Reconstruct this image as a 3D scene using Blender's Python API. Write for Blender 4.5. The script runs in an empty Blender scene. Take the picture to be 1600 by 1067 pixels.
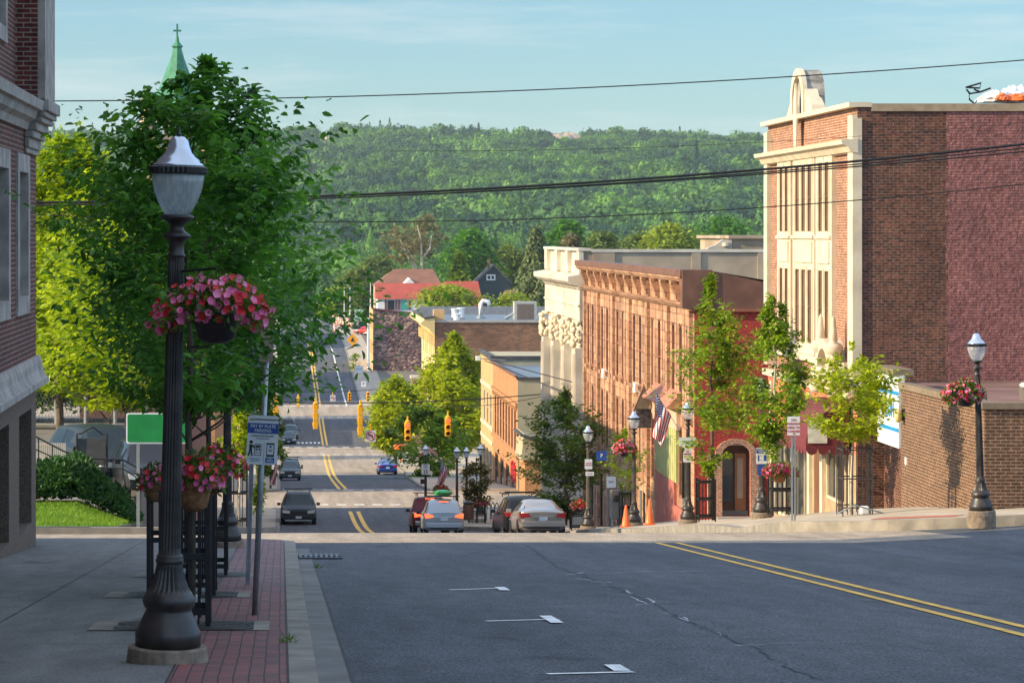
import bpy, math, random
import numpy as np
from mathutils import Vector, Matrix
R = math.radians
sc = bpy.context.scene
COL = sc.collection
# ------------------------------------------------------------------ camera, sky, sun, exposure
F = 4220.0; VX = 440.0; VY = 365.0            # focal length and vanishing point of the street, in pixels of a 1600 px wide picture
cd = bpy.data.cameras.new('camera'); cam = bpy.data.objects.new('camera', cd); COL.objects.link(cam)
cd.sensor_width = 36.0; cd.lens = F/1600*36.0
cd.shift_x = (800-VX)/1600.0; cd.shift_y = -(533.5-VY)/1600.0
cd.clip_start = 0.1; cd.clip_end = 20000
cam.rotation_euler = (R(90), 0, 0); sc.camera = cam
HAZE = 0.00006
SUN_EL = R(23.0); SUN_DIR = (1.0, 0.19)       # horizontal direction in which the sunlight travels
w = bpy.data.worlds.new('World'); sc.world = w; w.use_nodes = True
wn = w.node_tree.nodes; wl = w.node_tree.links; wn.clear()
wo = wn.new('ShaderNodeOutputWorld'); wb = wn.new('ShaderNodeBackground'); sky = wn.new('ShaderNodeTexSky')
sky.sky_type = 'NISHITA'; sky.sun_disc = False; sky.sun_elevation = SUN_EL
az = math.atan2(-SUN_DIR[0], -SUN_DIR[1])     # compass azimuth towards the sun
sky.sun_rotation = az % (2*math.pi); sky.altitude = 100; sky.air_density = 1.0; sky.dust_density = 0.4; sky.ozone_density = 3.0
wb.inputs[1].default_value = 0.15
# thin cirrus mixed into the sky by direction
tc = wn.new('ShaderNodeTexCoord'); mp = wn.new('ShaderNodeMapping'); mp.inputs['Scale'].default_value = (5.0, 3.0, 55.0)
mp.inputs['Rotation'].default_value = (0, 0.10, 0)
nz = wn.new('ShaderNodeTexNoise'); nz.inputs['Scale'].default_value = 1.5; nz.inputs['Detail'].default_value = 8; nz.inputs['Roughness'].default_value = 0.6
cr = wn.new('ShaderNodeValToRGB'); cr.color_ramp.elements[0].position = 0.52; cr.color_ramp.elements[1].position = 0.80
cr.color_ramp.elements[1].color = (0.55, 0.55, 0.55, 1)
mx = wn.new('ShaderNodeMixRGB'); mx.inputs[2].default_value = (5.4, 5.6, 5.6, 1)
tint = wn.new('ShaderNodeMixRGB'); tint.blend_type = 'MULTIPLY'; tint.inputs[0].default_value = 1.0; tint.inputs[2].default_value = (0.60, 0.80, 0.87, 1)
wl.new(tc.outputs['Generated'], mp.inputs[0]); wl.new(mp.outputs[0], nz.inputs[0]); wl.new(nz.outputs[0], cr.inputs[0])
# high sky boosted and whitened as added fill for the shade, horizon band dimmed
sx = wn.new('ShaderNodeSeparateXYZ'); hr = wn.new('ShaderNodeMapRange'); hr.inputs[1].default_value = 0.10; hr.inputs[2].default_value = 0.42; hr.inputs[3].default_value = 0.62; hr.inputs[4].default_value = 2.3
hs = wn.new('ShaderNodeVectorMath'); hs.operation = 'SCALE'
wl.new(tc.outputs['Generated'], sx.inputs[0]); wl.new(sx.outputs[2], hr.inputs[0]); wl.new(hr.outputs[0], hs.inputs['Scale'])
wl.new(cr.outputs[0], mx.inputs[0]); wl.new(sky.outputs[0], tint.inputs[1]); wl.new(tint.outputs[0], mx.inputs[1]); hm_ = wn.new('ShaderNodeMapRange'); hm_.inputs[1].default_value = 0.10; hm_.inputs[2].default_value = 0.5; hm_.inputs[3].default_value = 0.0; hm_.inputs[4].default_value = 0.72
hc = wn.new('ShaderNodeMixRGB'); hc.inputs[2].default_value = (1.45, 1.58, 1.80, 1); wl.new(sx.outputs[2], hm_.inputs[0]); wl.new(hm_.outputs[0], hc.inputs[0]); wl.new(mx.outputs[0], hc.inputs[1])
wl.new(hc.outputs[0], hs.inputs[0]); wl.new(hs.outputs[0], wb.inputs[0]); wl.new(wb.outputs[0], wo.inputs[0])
sd = bpy.data.lights.new('sun', 'SUN'); sd.energy = 4.5; sd.angle = R(0.5); sd.color = (1.0, 0.80, 0.50)
sun = bpy.data.objects.new('sun', sd); COL.objects.link(sun)
_h = Vector((SUN_DIR[0], SUN_DIR[1], 0)).normalized()*math.cos(SUN_EL); _d = Vector((_h.x, _h.y, -math.sin(SUN_EL)))
sun.rotation_euler = _d.to_track_quat('-Z', 'Y').to_euler(); sun.location = (-60, -15, 60)
sc.view_settings.view_transform = 'Standard'; sc.view_settings.look = 'None'; sc.view_settings.gamma = 1
sc.view_settings.exposure = 0.86
sc.render.engine = 'CYCLES'
sc.cycles.max_bounces = 6; sc.cycles.transparent_max_bounces = 12
def s2l(c):
    return tuple(((v/255.0)/12.92 if v/255.0 <= 0.04045 else (((v/255.0)+0.055)/1.055)**2.4) for v in c)
def PX(x, y, Y): return Vector(((x-VX)/F*Y, Y, (VY-y)/F*Y))

# ------------------------------------------------------------------ tagging and building helpers
def tag(o, label=None, cat=None, group=None, kind=None):
    if label: o['label'] = label
    if cat: o['category'] = cat
    if group: o['group'] = group
    if kind: o['kind'] = kind
    return o
def thing(name, label, cat, loc=(0, 0, 0), rz=0, group=None):
    o = bpy.data.objects.new(name, None); o.empty_display_size = 0.2
    COL.objects.link(o); o.location = loc; o.rotation_euler = (0, 0, rz)
    return tag(o, label, cat, group)
def origin(o):
    v = Vector((0, 0, 0))
    while o is not None:
        v += Vector(o.location); o = o.parent
    return v
class MB:
    def __init__(s): s.v = []; s.f = []; s.m = []; s.k = 0
    def add(s, vs, fs, mi=None):
        n = len(s.v); s.v += [tuple(a) for a in vs]
        for f in fs: s.f.append(tuple(i+n for i in f)); s.m.append(s.k if mi is None else mi)
        return s
    def quad(s, a, b, c, d, mi=None): return s.add([a, b, c, d], [(0, 1, 2, 3)], mi)
    def box(s, x0, x1, y0, y1, z0, z1, mi=None):
        return s.add([(x0,y0,z0),(x1,y0,z0),(x1,y1,z0),(x0,y1,z0),(x0,y0,z1),(x1,y0,z1),(x1,y1,z1),(x0,y1,z1)],
                     [(0,3,2,1),(4,5,6,7),(0,1,5,4),(1,2,6,5),(2,3,7,6),(3,0,4,7)], mi)
    def prism(s, pts, ax, a0, a1, mi=None):
        """extrude the 2D outline pts along axis ax (0 x, 1 y, 2 z)"""
        n = len(pts)
        def mk(p, a):
            return (a, p[0], p[1]) if ax == 0 else ((p[0], a, p[1]) if ax == 1 else (p[0], p[1], a))
        vs = [mk(p, a0) for p in pts]+[mk(p, a1) for p in pts]
        fs = [tuple(range(n)), tuple(reversed(range(n, 2*n)))]+[(i, i+n, (i+1) % n+n, (i+1) % n) for i in range(n)]
        return s.add(vs, fs, mi)
    def lathe(s, prof, n=16, c=(0, 0, 0), flute=0, fz=None, mi=None, sx=1, sy=1):
        vs = []; fs = []
        for r, z in prof:
            for i in range(n):
                a = 2*math.pi*i/n; rr = r
                if flute and fz and fz[0] <= z <= fz[1]: rr = r*(1-flute*(i % 2))
                vs.append((c[0]+rr*math.cos(a)*sx, c[1]+rr*math.sin(a)*sy, c[2]+z))
        for j in range(len(prof)-1):
            for i in range(n):
                a = j*n+i; b = j*n+(i+1) % n
                fs.append((a, b, b+n, a+n))
        fs.append(tuple(reversed(range(n)))); fs.append(tuple(range((len(prof)-1)*n, len(prof)*n)))
        return s.add(vs, fs, mi)
    def tube(s, pts, r, n=6, mi=None, r1=None):
        pts = [Vector(p) for p in pts]; m = len(pts); vs = []
        for k, p in enumerate(pts):
            t = (pts[min(k+1, m-1)]-pts[max(k-1, 0)]).normalized()
            u = t.cross(Vector((0, 0, 1)))
            if u.length < 0.05: u = t.cross(Vector((0, 1, 0)))
            u.normalize(); q = t.cross(u).normalized()
            rr = r if r1 is None else r+(r1-r)*k/max(1, m-1)
            for i in range(n):
                a = 2*math.pi*i/n; vs.append(p+u*math.cos(a)*rr+q*math.sin(a)*rr)
        fs = [(k*n+i, k*n+(i+1) % n, (k+1)*n+(i+1) % n, (k+1)*n+i) for k in range(m-1) for i in range(n)]
        fs += [tuple(reversed(range(n))), tuple(range((m-1)*n, m*n))]
        return s.add(vs, fs, mi)
    def build(s, name, mats, parent=None, smooth=False, bevel=0):
        me = bpy.data.meshes.new(name); o3 = origin(parent) if parent is not None else Vector((0, 0, 0))
        me.from_pydata([(v[0]-o3.x, v[1]-o3.y, v[2]-o3.z) for v in s.v], [], s.f)
        if not isinstance(mats, (list, tuple)): mats = [mats]
        for m in mats: me.materials.append(m)
        if len(mats) > 1: me.polygons.foreach_set('material_index', s.m)
        if smooth: me.polygons.foreach_set('use_smooth', [True]*len(s.f))
        me.validate(); me.update()
        o = bpy.data.objects.new(name, me); COL.objects.link(o)
        if parent is not None: o.parent = parent
        if bevel:
            b = o.modifiers.new('bevel', 'BEVEL'); b.width = bevel; b.segments = 2; b.limit_method = 'ANGLE'; b.angle_limit = R(40)
        return o
def np_mesh(name, verts, faces, mat, parent=None, smooth=False):
    """verts (N,3), faces (M,k) numpy arrays"""
    verts = np.asarray(verts, dtype=np.float64)
    if parent is not None: verts = verts-np.array(origin(parent))
    me = bpy.data.meshes.new(name); k = faces.shape[1]; m = len(faces)
    me.vertices.add(len(verts)); me.vertices.foreach_set('co', verts.astype(np.float32).ravel())
    me.loops.add(m*k); me.loops.foreach_set('vertex_index', faces.astype(np.int32).ravel())
    me.polygons.add(m); me.polygons.foreach_set('loop_start', np.arange(0, m*k, k, dtype=np.int32))
    if smooth: me.polygons.foreach_set('use_smooth', np.ones(m, dtype=bool))
    me.update(calc_edges=True); me.validate()
    for q in (mat if isinstance(mat, (list, tuple)) else [mat]): me.materials.append(q)
    o = bpy.data.objects.new(name, me); COL.objects.link(o)
    if parent is not None: o.parent = parent
    return o
KIDS = {}
def kids(o): return [c for c in bpy.data.objects if c.parent == o]
def copy_tree(o, parent=None, loc=None, rz=None, label=None, group=None):
    c = o.copy(); COL.objects.link(c)
    if parent is not None: c.parent = parent
    if loc is not None: c.location = loc
    if rz is not None: c.rotation_euler = (c.rotation_euler[0], c.rotation_euler[1], rz)
    if label: c['label'] = label
    if group: c['group'] = group
    for ch in kids(o): copy_tree(ch, c)
    return c
_fonts = {}
def text(parent, s, size, loc, mat, name='lettering', rot=(R(90), 0, 0), depth=0.004, sx=1.0, align='CENTER'):
    """flat raised letters as a mesh, standing upright and facing -Y by default"""
    cu = bpy.data.curves.new('t', 'FONT'); cu.body = s; cu.size = size; cu.extrude = depth/2; cu.align_x = align; cu.align_y = 'CENTER'; cu.resolution_u = 2
    cu.offset = size*0.012
    to = bpy.data.objects.new('t', cu); COL.objects.link(to)
    bpy.context.view_layer.update()
    me = bpy.data.meshes.new_from_object(to.evaluated_get(bpy.context.evaluated_depsgraph_get()))
    bpy.data.objects.remove(to); bpy.data.curves.remove(cu)
    me.name = name; me.materials.clear(); me.materials.append(mat)
    M = Matrix.Translation(Vector(loc)-(origin(parent) if parent is not None else Vector((0, 0, 0)))) @ (Matrix.Rotation(rot[2], 4, 'Z') @ Matrix.Rotation(rot[1], 4, 'Y') @ Matrix.Rotation(rot[0], 4, 'X')) @ Matrix.Diagonal((sx, 1, 1, 1))
    me.transform(M)
    o = bpy.data.objects.new(name, me); COL.objects.link(o)
    if parent is not None: o.parent = parent
    return o

# ------------------------------------------------------------------ materials
MATS = {}
def newmat(name):
    m = bpy.data.materials.new(name); m.use_nodes = True; nt = m.node_tree
    return m, nt, nt.nodes['Principled BSDF']
def noisy(nt, b, c1, c2, scale, detail=4, bump=0, coord='Object', rough=None, scl=(1, 1, 1), contrast=(0.35, 0.65), bscale=None):
    tc = nt.nodes.new('ShaderNodeTexCoord'); mp = nt.nodes.new('ShaderNodeMapping'); mp.inputs['Scale'].default_value = scl
    n = nt.nodes.new('ShaderNodeTexNoise'); n.inputs['Scale'].default_value = scale; n.inputs['Detail'].default_value = detail
    cr = nt.nodes.new('ShaderNodeValToRGB'); cr.color_ramp.elements[0].position = contrast[0]; cr.color_ramp.elements[1].position = contrast[1]
    cr.color_ramp.elements[0].color = (*c1, 1); cr.color_ramp.elements[1].color = (*c2, 1)
    nt.links.new(tc.outputs[coord], mp.inputs[0]); nt.links.new(mp.outputs[0], n.inputs[0]); nt.links.new(n.outputs[0], cr.inputs[0])
    nt.links.new(cr.outputs[0], b.inputs['Base Color'])
    if bump:
        n2 = nt.nodes.new('ShaderNodeTexNoise'); n2.inputs['Scale'].default_value = bscale or scale*4; n2.inputs['Detail'].default_value = 5
        nt.links.new(mp.outputs[0], n2.inputs[0])
        bp = nt.nodes.new('ShaderNodeBump'); bp.inputs['Strength'].default_value = 1; bp.inputs['Distance'].default_value = bump
        nt.links.new(n2.outputs[0], bp.inputs['Height']); nt.links.new(bp.outputs[0], b.inputs['Normal'])
    return cr
def mat(name, c, rough=0.6, metal=0.0, var=0.12, scale=3.0, bump=0.0, c2=None, scl=(1, 1, 1), spec=None, bscale=None, contrast=(0.35, 0.65)):
    if name in MATS: return MATS[name]
    m, nt, b = newmat(name)
    b.inputs['Roughness'].default_value = rough; b.inputs['Metallic'].default_value = metal
    if spec is not None: b.inputs['Specular IOR Level'].default_value = spec
    if var or c2:
        a = tuple(v*(1-var) for v in c); d = c2 or tuple(min(1, v*(1+var)) for v in c)
        noisy(nt, b, a, d, scale, bump=bump, scl=scl, bscale=bscale, contrast=contrast)
    else: b.inputs['Base Color'].default_value = (*c, 1)
    MATS[name] = m; return m
def emis(name, c, st):
    m, nt, b = newmat(name); b.inputs['Base Color'].default_value = (*[v*0.5 for v in c], 1); b.inputs['Emission Color'].default_value = (*c, 1); b.inputs['Emission Strength'].default_value = st
    return m
def wallcoord(nt, sc_=1.0):
    """(along the wall, height) coordinates for axis-aligned walls, in metres"""
    tc = nt.nodes.new('ShaderNodeTexCoord'); sp = nt.nodes.new('ShaderNodeSeparateXYZ'); nt.links.new(tc.outputs['Object'], sp.inputs[0])
    g = nt.nodes.new('ShaderNodeNewGeometry'); sn = nt.nodes.new('ShaderNodeSeparateXYZ'); nt.links.new(g.outputs['True Normal'], sn.inputs[0])
    ab = nt.nodes.new('ShaderNodeMath'); ab.operation = 'ABSOLUTE'; nt.links.new(sn.outputs[0], ab.inputs[0])
    gt = nt.nodes.new('ShaderNodeMath'); gt.operation = 'GREATER_THAN'; gt.inputs[1].default_value = 0.6; nt.links.new(ab.outputs[0], gt.inputs[0])
    mxx = nt.nodes.new('ShaderNodeMix'); mxx.data_type = 'FLOAT'
    nt.links.new(gt.outputs[0], mxx.inputs[0]); nt.links.new(sp.outputs[0], mxx.inputs[2]); nt.links.new(sp.outputs[1], mxx.inputs[3])
    cb = nt.nodes.new('ShaderNodeCombineXYZ'); nt.links.new(mxx.outputs[0], cb.inputs[0]); nt.links.new(sp.outputs[2], cb.inputs[1])
    return cb, tc
def brick(name, c1, c2, mortar, bw=0.23, bh=0.078, ms=0.010, bump=0.006, soot=0.5, ns=0.6, patch=None, rough=0.85):
    if name in MATS: return MATS[name]
    m, nt, b = newmat(name); b.inputs['Roughness'].default_value = rough; b.inputs['Specular IOR Level'].default_value = 0.25
    cb, tc = wallcoord(nt)
    t = nt.nodes.new('ShaderNodeTexBrick'); t.inputs['Scale'].default_value = 1.0
    t.inputs['Brick Width'].default_value = bw; t.inputs['Row Height'].default_value = bh; t.inputs['Mortar Size'].default_value = ms
    t.inputs['Mortar Smooth'].default_value = 0.15; t.inputs['Bias'].default_value = 0.0
    t.inputs['Color1'].default_value = (*c1, 1); t.inputs['Color2'].default_value = (*c2, 1); t.inputs['Mortar'].default_value = (*mortar, 1)
    nt.links.new(cb.outputs[0], t.inputs[0])
    n = nt.nodes.new('ShaderNodeTexNoise'); n.inputs['Scale'].default_value = ns; n.inputs['Detail'].default_value = 6; nt.links.new(tc.outputs['Object'], n.inputs[0])
    cr = nt.nodes.new('ShaderNodeValToRGB'); cr.color_ramp.elements[0].position = 0.3; cr.color_ramp.elements[1].position = 0.7
    lo = 1-soot*0.5; hi = 1+soot*0.35
    cr.color_ramp.elements[0].color = (lo, lo, lo, 1); cr.color_ramp.elements[1].color = (hi, hi*0.98, hi*0.95, 1); nt.links.new(n.outputs[0], cr.inputs[0])
    n2 = nt.nodes.new('ShaderNodeTexNoise'); n2.inputs['Scale'].default_value = 9.0; n2.inputs['Detail'].default_value = 2; nt.links.new(tc.outputs['Object'], n2.inputs[0])
    cr2 = nt.nodes.new('ShaderNodeValToRGB'); cr2.color_ramp.elements[0].position = 0.35; cr2.color_ramp.elements[1].position = 0.65
    cr2.color_ramp.elements[0].color = (0.75, 0.75, 0.75, 1); cr2.color_ramp.elements[1].color = (1.2, 1.2, 1.2, 1); nt.links.new(n2.outputs[0], cr2.inputs[0])
    m1 = nt.nodes.new('ShaderNodeMixRGB'); m1.blend_type = 'MULTIPLY'; m1.inputs[0].default_value = 1
    nt.links.new(t.outputs[0], m1.inputs[1]); nt.links.new(cr.outputs[0], m1.inputs[2])
    m2 = nt.nodes.new('ShaderNodeMixRGB'); m2.blend_type = 'MULTIPLY'; m2.inputs[0].default_value = 1
    nt.links.new(m1.outputs[0], m2.inputs[1]); nt.links.new(cr2.outputs[0], m2.inputs[2]); nt.links.new(m2.outputs[0], b.inputs['Base Color'])
    inv = nt.nodes.new('ShaderNodeMath'); inv.operation = 'SUBTRACT'; inv.inputs[0].default_value = 1.0; nt.links.new(t.outputs['Fac'], inv.inputs[1])
    ad = nt.nodes.new('ShaderNodeMath'); ad.operation = 'ADD'; nt.links.new(inv.outputs[0], ad.inputs[0]); nt.links.new(n2.outputs[0], ad.inputs[1])
    bp = nt.nodes.new('ShaderNodeBump'); bp.inputs['Distance'].default_value = bump; bp.inputs['Strength'].default_value = 1; nt.links.new(ad.outputs[0], bp.inputs['Height']); nt.links.new(bp.outputs[0], b.inputs['Normal'])
    MATS[name] = m; return m
def leafmat(name, ca, cb_, trans=0.35, ns=1.2, rough=0.5, rw=0.5, nd=2):
    if name in MATS: return MATS[name]
    m, nt, b = newmat(name); nt.nodes.remove(b); out = nt.nodes['Material Output']
    g = nt.nodes.new('ShaderNodeNewGeometry'); tc = nt.nodes.new('ShaderNodeTexCoord')
    n = nt.nodes.new('ShaderNodeTexNoise'); n.inputs['Scale'].default_value = ns; n.inputs['Detail'].default_value = nd; nt.links.new(tc.outputs['Object'], n.inputs[0])
    ad = nt.nodes.new('ShaderNodeMath'); ad.operation = 'MULTIPLY_ADD'; ad.inputs[1].default_value = rw; nt.links.new(g.outputs['Random Per Island'], ad.inputs[0])
    m0 = nt.nodes.new('ShaderNodeMath'); m0.operation = 'MULTIPLY_ADD'; m0.inputs[1].default_value = 1.6; m0.inputs[2].default_value = -0.55; nt.links.new(n.outputs[0], m0.inputs[0]); nt.links.new(m0.outputs[0], ad.inputs[2])
    cr = nt.nodes.new('ShaderNodeValToRGB'); cr.color_ramp.elements[0].color = (*ca, 1); cr.color_ramp.elements[1].color = (*cb_, 1); cr.color_ramp.elements[0].position = 0.1; cr.color_ramp.elements[1].position = 0.95
    nt.links.new(ad.outputs[0], cr.inputs[0])
    d = nt.nodes.new('ShaderNodeBsdfPrincipled'); d.inputs['Roughness'].default_value = rough; d.inputs['Specular IOR Level'].default_value = 0.3; nt.links.new(cr.outputs[0], d.inputs['Base Color'])
    t = nt.nodes.new('ShaderNodeBsdfTranslucent')
    br = nt.nodes.new('ShaderNodeMixRGB'); br.blend_type = 'MULTIPLY'; br.inputs[0].default_value = 1; br.inputs[2].default_value = (1.5, 1.5, 0.7, 1); nt.links.new(cr.outputs[0], br.inputs[1]); nt.links.new(br.outputs[0], t.inputs[0])
    mx = nt.nodes.new('ShaderNodeMixShader'); mx.inputs[0].default_value = trans; nt.links.new(d.outputs[0], mx.inputs[1]); nt.links.new(t.outputs[0], mx.inputs[2]); nt.links.new(mx.outputs[0], out.inputs[0])
    MATS[name] = m; return m
M_glass = mat('dark_window_glass', (0.03, 0.04, 0.045), 0.06, var=0, spec=0.8)
M_blind = mat('window_with_tan_blind', (0.36, 0.27, 0.19), 0.35, var=0.15, scale=0.8)
M_wframe = mat('painted_window_frame', (0.45, 0.42, 0.36), 0.5)
M_black = mat('black_cast_iron', (0.012, 0.012, 0.014), 0.38, 0.0, 0.3, 8, bump=0.001)
M_post = mat('weathered_black_post_paint', (0.02, 0.017, 0.018), 0.42, 0.0, var=0.2, scale=6, c2=(0.05, 0.04, 0.036), bump=0.002)
M_steel = mat('galvanised_steel', (0.33, 0.35, 0.36), 0.42, 0.6, 0.15, 12)
M_conc = mat('concrete', (0.30, 0.27, 0.235), 0.85, var=0.15, scale=2.5, bump=0.002, bscale=60)
M_lime = mat('limestone', (0.55, 0.47, 0.36), 0.8, var=0.12, scale=2.0, bump=0.004, bscale=14)
M_white = mat('white_paint', (0.75, 0.75, 0.73), 0.5, var=0.06)
M_bark = mat('tree_bark', (0.11, 0.085, 0.06), 0.9, var=0.35, scale=14, bump=0.01, scl=(1, 1, 0.3))
M_barkpale = mat('pale_bark', (0.42, 0.38, 0.32), 0.9, var=0.25, scale=8, bump=0.006, scl=(1, 1, 0.3))
M_rubber = mat('tyre_rubber', (0.02, 0.02, 0.02), 0.8, var=0.1)
M_orange = mat('orange_plastic', (0.85, 0.16, 0.03), 0.45, var=0.06)
M_signwhite = mat('reflective_white_sign_face', (0.72, 0.73, 0.74), 0.4, var=0.04)
M_signred = mat('sign_red', (0.5, 0.02, 0.03), 0.4, var=0)
M_signblue = mat('sign_blue', (0.02, 0.07, 0.30), 0.4, var=0.05)
M_signblack = mat('sign_black', (0.02, 0.02, 0.022), 0.5, var=0)
M_signgreen = mat('sign_green', (0.008, 0.20, 0.05), 0.4, var=0.12)
M_yellow = mat('signal_yellow', (0.92, 0.48, 0.015), 0.45, var=0.08)
M_wire = mat('black_cable', (0.012, 0.012, 0.014), 0.6, var=0)

# ------------------------------------------------------------------ ground profile along the street
_pt = [(-20, -0.0), (0, -1.61), (54, -6.20), (63, -6.98), (80, -8.85), (104, -11.65), (123, -13.80), (140, -15.45), (150, -16.22), (165, -16.92), (172, -17.2), (190, -18.0),
       (210, -19.5), (230, -21.0), (253, -22.6), (280, -23.9), (300, -24.5), (320, -25.3), (350, -25.6), (376, -25.5), (395, -25.4), (411, -25.1), (450, -23.5), (490, -21.5),
       (550, -20.4), (607, -20.2), (660, -20.6), (720, -23), (1200, -34)]
_py = np.array([a for a, b in _pt], float); _pz = np.array([b for a, b in _pt], float)
def zr(Y):
    w_ = 5.0 if Y > 70 else 1.0
    return float(np.mean(np.interp([Y-w_, Y, Y+w_], _py, _pz)))
def zs(Y): return zr(Y)+0.14
_rt = [(40, -4.88), (58, -6.32), (63, -6.72), (72, -7.45), (77, -7.95), (91, -9.60), (97, -10.25), (105, -11.15), (123, -13.35), (140, -15.2), (150, -16.07), (165, -16.78), (190, -17.86)]
_ry = np.array([a for a, b in _rt], float); _rz = np.array([b for a, b in _rt], float)
def zright(Y):
    """pavement height on the right-hand side"""
    if Y < 40: return zs(Y)
    return float(np.interp(Y, _ry, _rz)) if Y < 190 else zs(Y)
def gpx(x, y, lo=8.0, hi=62.0, f=zr):
    """point of the road seen at pixel (x, y)"""
    best = None
    k = (VY-y)/F
    Y = lo
    while Y < hi:
        if f(Y) < k*Y+0.0 or Y == lo: pass
        if f(Y) >= k*Y: best = Y; break
        Y += 0.05
    if best is None: best = hi
    return Vector(((x-VX)/F*best, best, f(best)))
# ------------------------------------------------------------------ ground, roads, pavements
def rise(X, Y):
    e = max(0.0, X-12.0)*0.06
    return min(e, 0.8)*max(0.0, min(1.0, (78-Y)/10.0))*max(0.0, min(1.0, (Y-46)/6.0))
def zroad(X, Y): return zr(Y)+rise(X, Y)
def zleft(X, Y): return zs(Y)
def zrt(X, Y):
    k = max(0.0, min(1.0, (Y-64)/6.0))*max(0.0, min(1.0, (128-Y)/10.0))
    return zright(Y)+rise(X, Y)-0.34*k*max(0.0, min(1.0, (14.6-X)/2.8))
def sheet(name, Ys, x0f, x1f, zf, m, nx=1, skirt=0.0, dz=0.0, kind='structure', parent=None):
    vs = []; fs = []
    f0 = x0f if callable(x0f) else (lambda Y: x0f); f1 = x1f if callable(x1f) else (lambda Y: x1f)
    for Y in Ys:
        a, b = f0(Y), f1(Y)
        for i in range(nx+1):
            X = a+(b-a)*i/nx; vs.append((X, Y, zf(X, Y)+dz))
    n = len(Ys); c = nx+1
    for j in range(n-1):
        for i in range(nx): fs.append((j*c+i, j*c+i+1, (j+1)*c+i+1, (j+1)*c+i))
    if skirt:
        edge = [j*c for j in range(n)]+[(n-1)*c+i for i in range(1, c)]+[j*c+nx for j in range(n-2, -1, -1)]+[i for i in range(nx-1, 0, -1)]
        k = len(vs); vs += [(vs[e][0], vs[e][1], vs[e][2]-skirt) for e in edge]; m_ = len(edge)
        fs += [(edge[i], edge[(i+1) % m_], k+(i+1) % m_, k+i) for i in range(m_)]
    mb = MB(); mb.add(vs, fs); o = mb.build(name, m, parent)
    if parent is None: tag(o, kind=kind)
    return o
def rng(a, b, st): 
    n = max(1, int(math.ceil((b-a)/st))); return [a+(b-a)*i/n for i in range(n+1)]
def asphalt(name, lo, hi, grain=0.45):
    m, nt, b = newmat(name); b.inputs['Roughness'].default_value = 0.88; b.inputs['Specular IOR Level'].default_value = 0.3
    tc = nt.nodes.new('ShaderNodeTexCoord')
    def nse(s, d, scl=(1, 1, 1)):
        mp = nt.nodes.new('ShaderNodeMapping'); mp.inputs['Scale'].default_value = scl
        n = nt.nodes.new('ShaderNodeTexNoise'); n.inputs['Scale'].default_value = s; n.inputs['Detail'].default_value = d
        nt.links.new(tc.outputs['Object'], mp.inputs[0]); nt.links.new(mp.outputs[0], n.inputs[0]); return n
    trk = nse(1.6, 3, (1, 0.02, 1)); spot = nse(1.1, 2, (1, 0.6, 1)); big = nse(0.35, 5, (1, 0.25, 1)); fine = nse(45, 3, (1, 0.35, 1)); mid = nse(4, 5, (1, 0.3, 1))
    cr = nt.nodes.new('ShaderNodeValToRGB'); cr.color_ramp.elements[0].position = 0.3; cr.color_ramp.elements[1].position = 0.7
    cr.color_ramp.elements[0].color = (*lo, 1); cr.color_ramp.elements[1].color = (*hi, 1); nt.links.new(big.outputs[0], cr.inputs[0])
    c2 = nt.nodes.new('ShaderNodeValToRGB'); c2.color_ramp.elements[0].position = 0.36; c2.color_ramp.elements[1].position = 0.66
    c2.color_ramp.elements[0].color = (1-grain, 1-grain, 1-grain, 1); c2.color_ramp.elements[1].color = (1+grain, 1+grain, 1+grain, 1); nt.links.new(fine.outputs[0], c2.inputs[0])
    c3 = nt.nodes.new('ShaderNodeValToRGB'); c3.color_ramp.elements[0].position = 0.35; c3.color_ramp.elements[1].position = 0.65
    c3.color_ramp.elements[0].color = (0.86, 0.86, 0.86, 1); c3.color_ramp.elements[1].color = (1.1, 1.1, 1.1, 1); nt.links.new(mid.outputs[0], c3.inputs[0])
    a = nt.nodes.new('ShaderNodeMixRGB'); a.blend_type = 'MULTIPLY'; a.inputs[0].default_value = 1; nt.links.new(cr.outputs[0], a.inputs[1]); nt.links.new(c2.outputs[0], a.inputs[2])
    a2 = nt.nodes.new('ShaderNodeMixRGB'); a2.blend_type = 'MULTIPLY'; a2.inputs[0].default_value = 1; nt.links.new(a.outputs[0], a2.inputs[1]); nt.links.new(c3.outputs[0], a2.inputs[2])
    for nd, p0, p1, k0, k1 in ((trk, 0.35, 0.65, 0.86, 1.12), (spot, 0.24, 0.34, 0.6, 1.0)):
        cx = nt.nodes.new('ShaderNodeValToRGB'); cx.color_ramp.elements[0].position = p0; cx.color_ramp.elements[1].position = p1; cx.color_ramp.elements[0].color = (k0, k0, k0, 1); cx.color_ramp.elements[1].color = (k1, k1, k1, 1); nt.links.new(nd.outputs[0], cx.inputs[0])
        a3 = nt.nodes.new('ShaderNodeMixRGB'); a3.blend_type = 'MULTIPLY'; a3.inputs[0].default_value = 1; nt.links.new(a2.outputs[0], a3.inputs[1]); nt.links.new(cx.outputs[0], a3.inputs[2]); a2 = a3
    nt.links.new(a2.outputs[0], b.inputs['Base Color'])
    bp = nt.nodes.new('ShaderNodeBump'); bp.inputs['Distance'].default_value = 0.008; nt.links.new(fine.outputs[0], bp.inputs['Height']); nt.links.new(bp.outputs[0], b.inputs['Normal'])
    MATS[name] = m; return m
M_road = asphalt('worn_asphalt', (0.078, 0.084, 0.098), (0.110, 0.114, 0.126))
M_road2 = asphalt('sunlit_asphalt', (0.32, 0.26, 0.20), (0.40, 0.32, 0.245))  # lit copy of the asphalt: warm sunlight is put into the colour
M_lot = mat('parking_lot_asphalt', (0.16, 0.14, 0.125), 0.9, var=0.2, scale=0.6)
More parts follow.
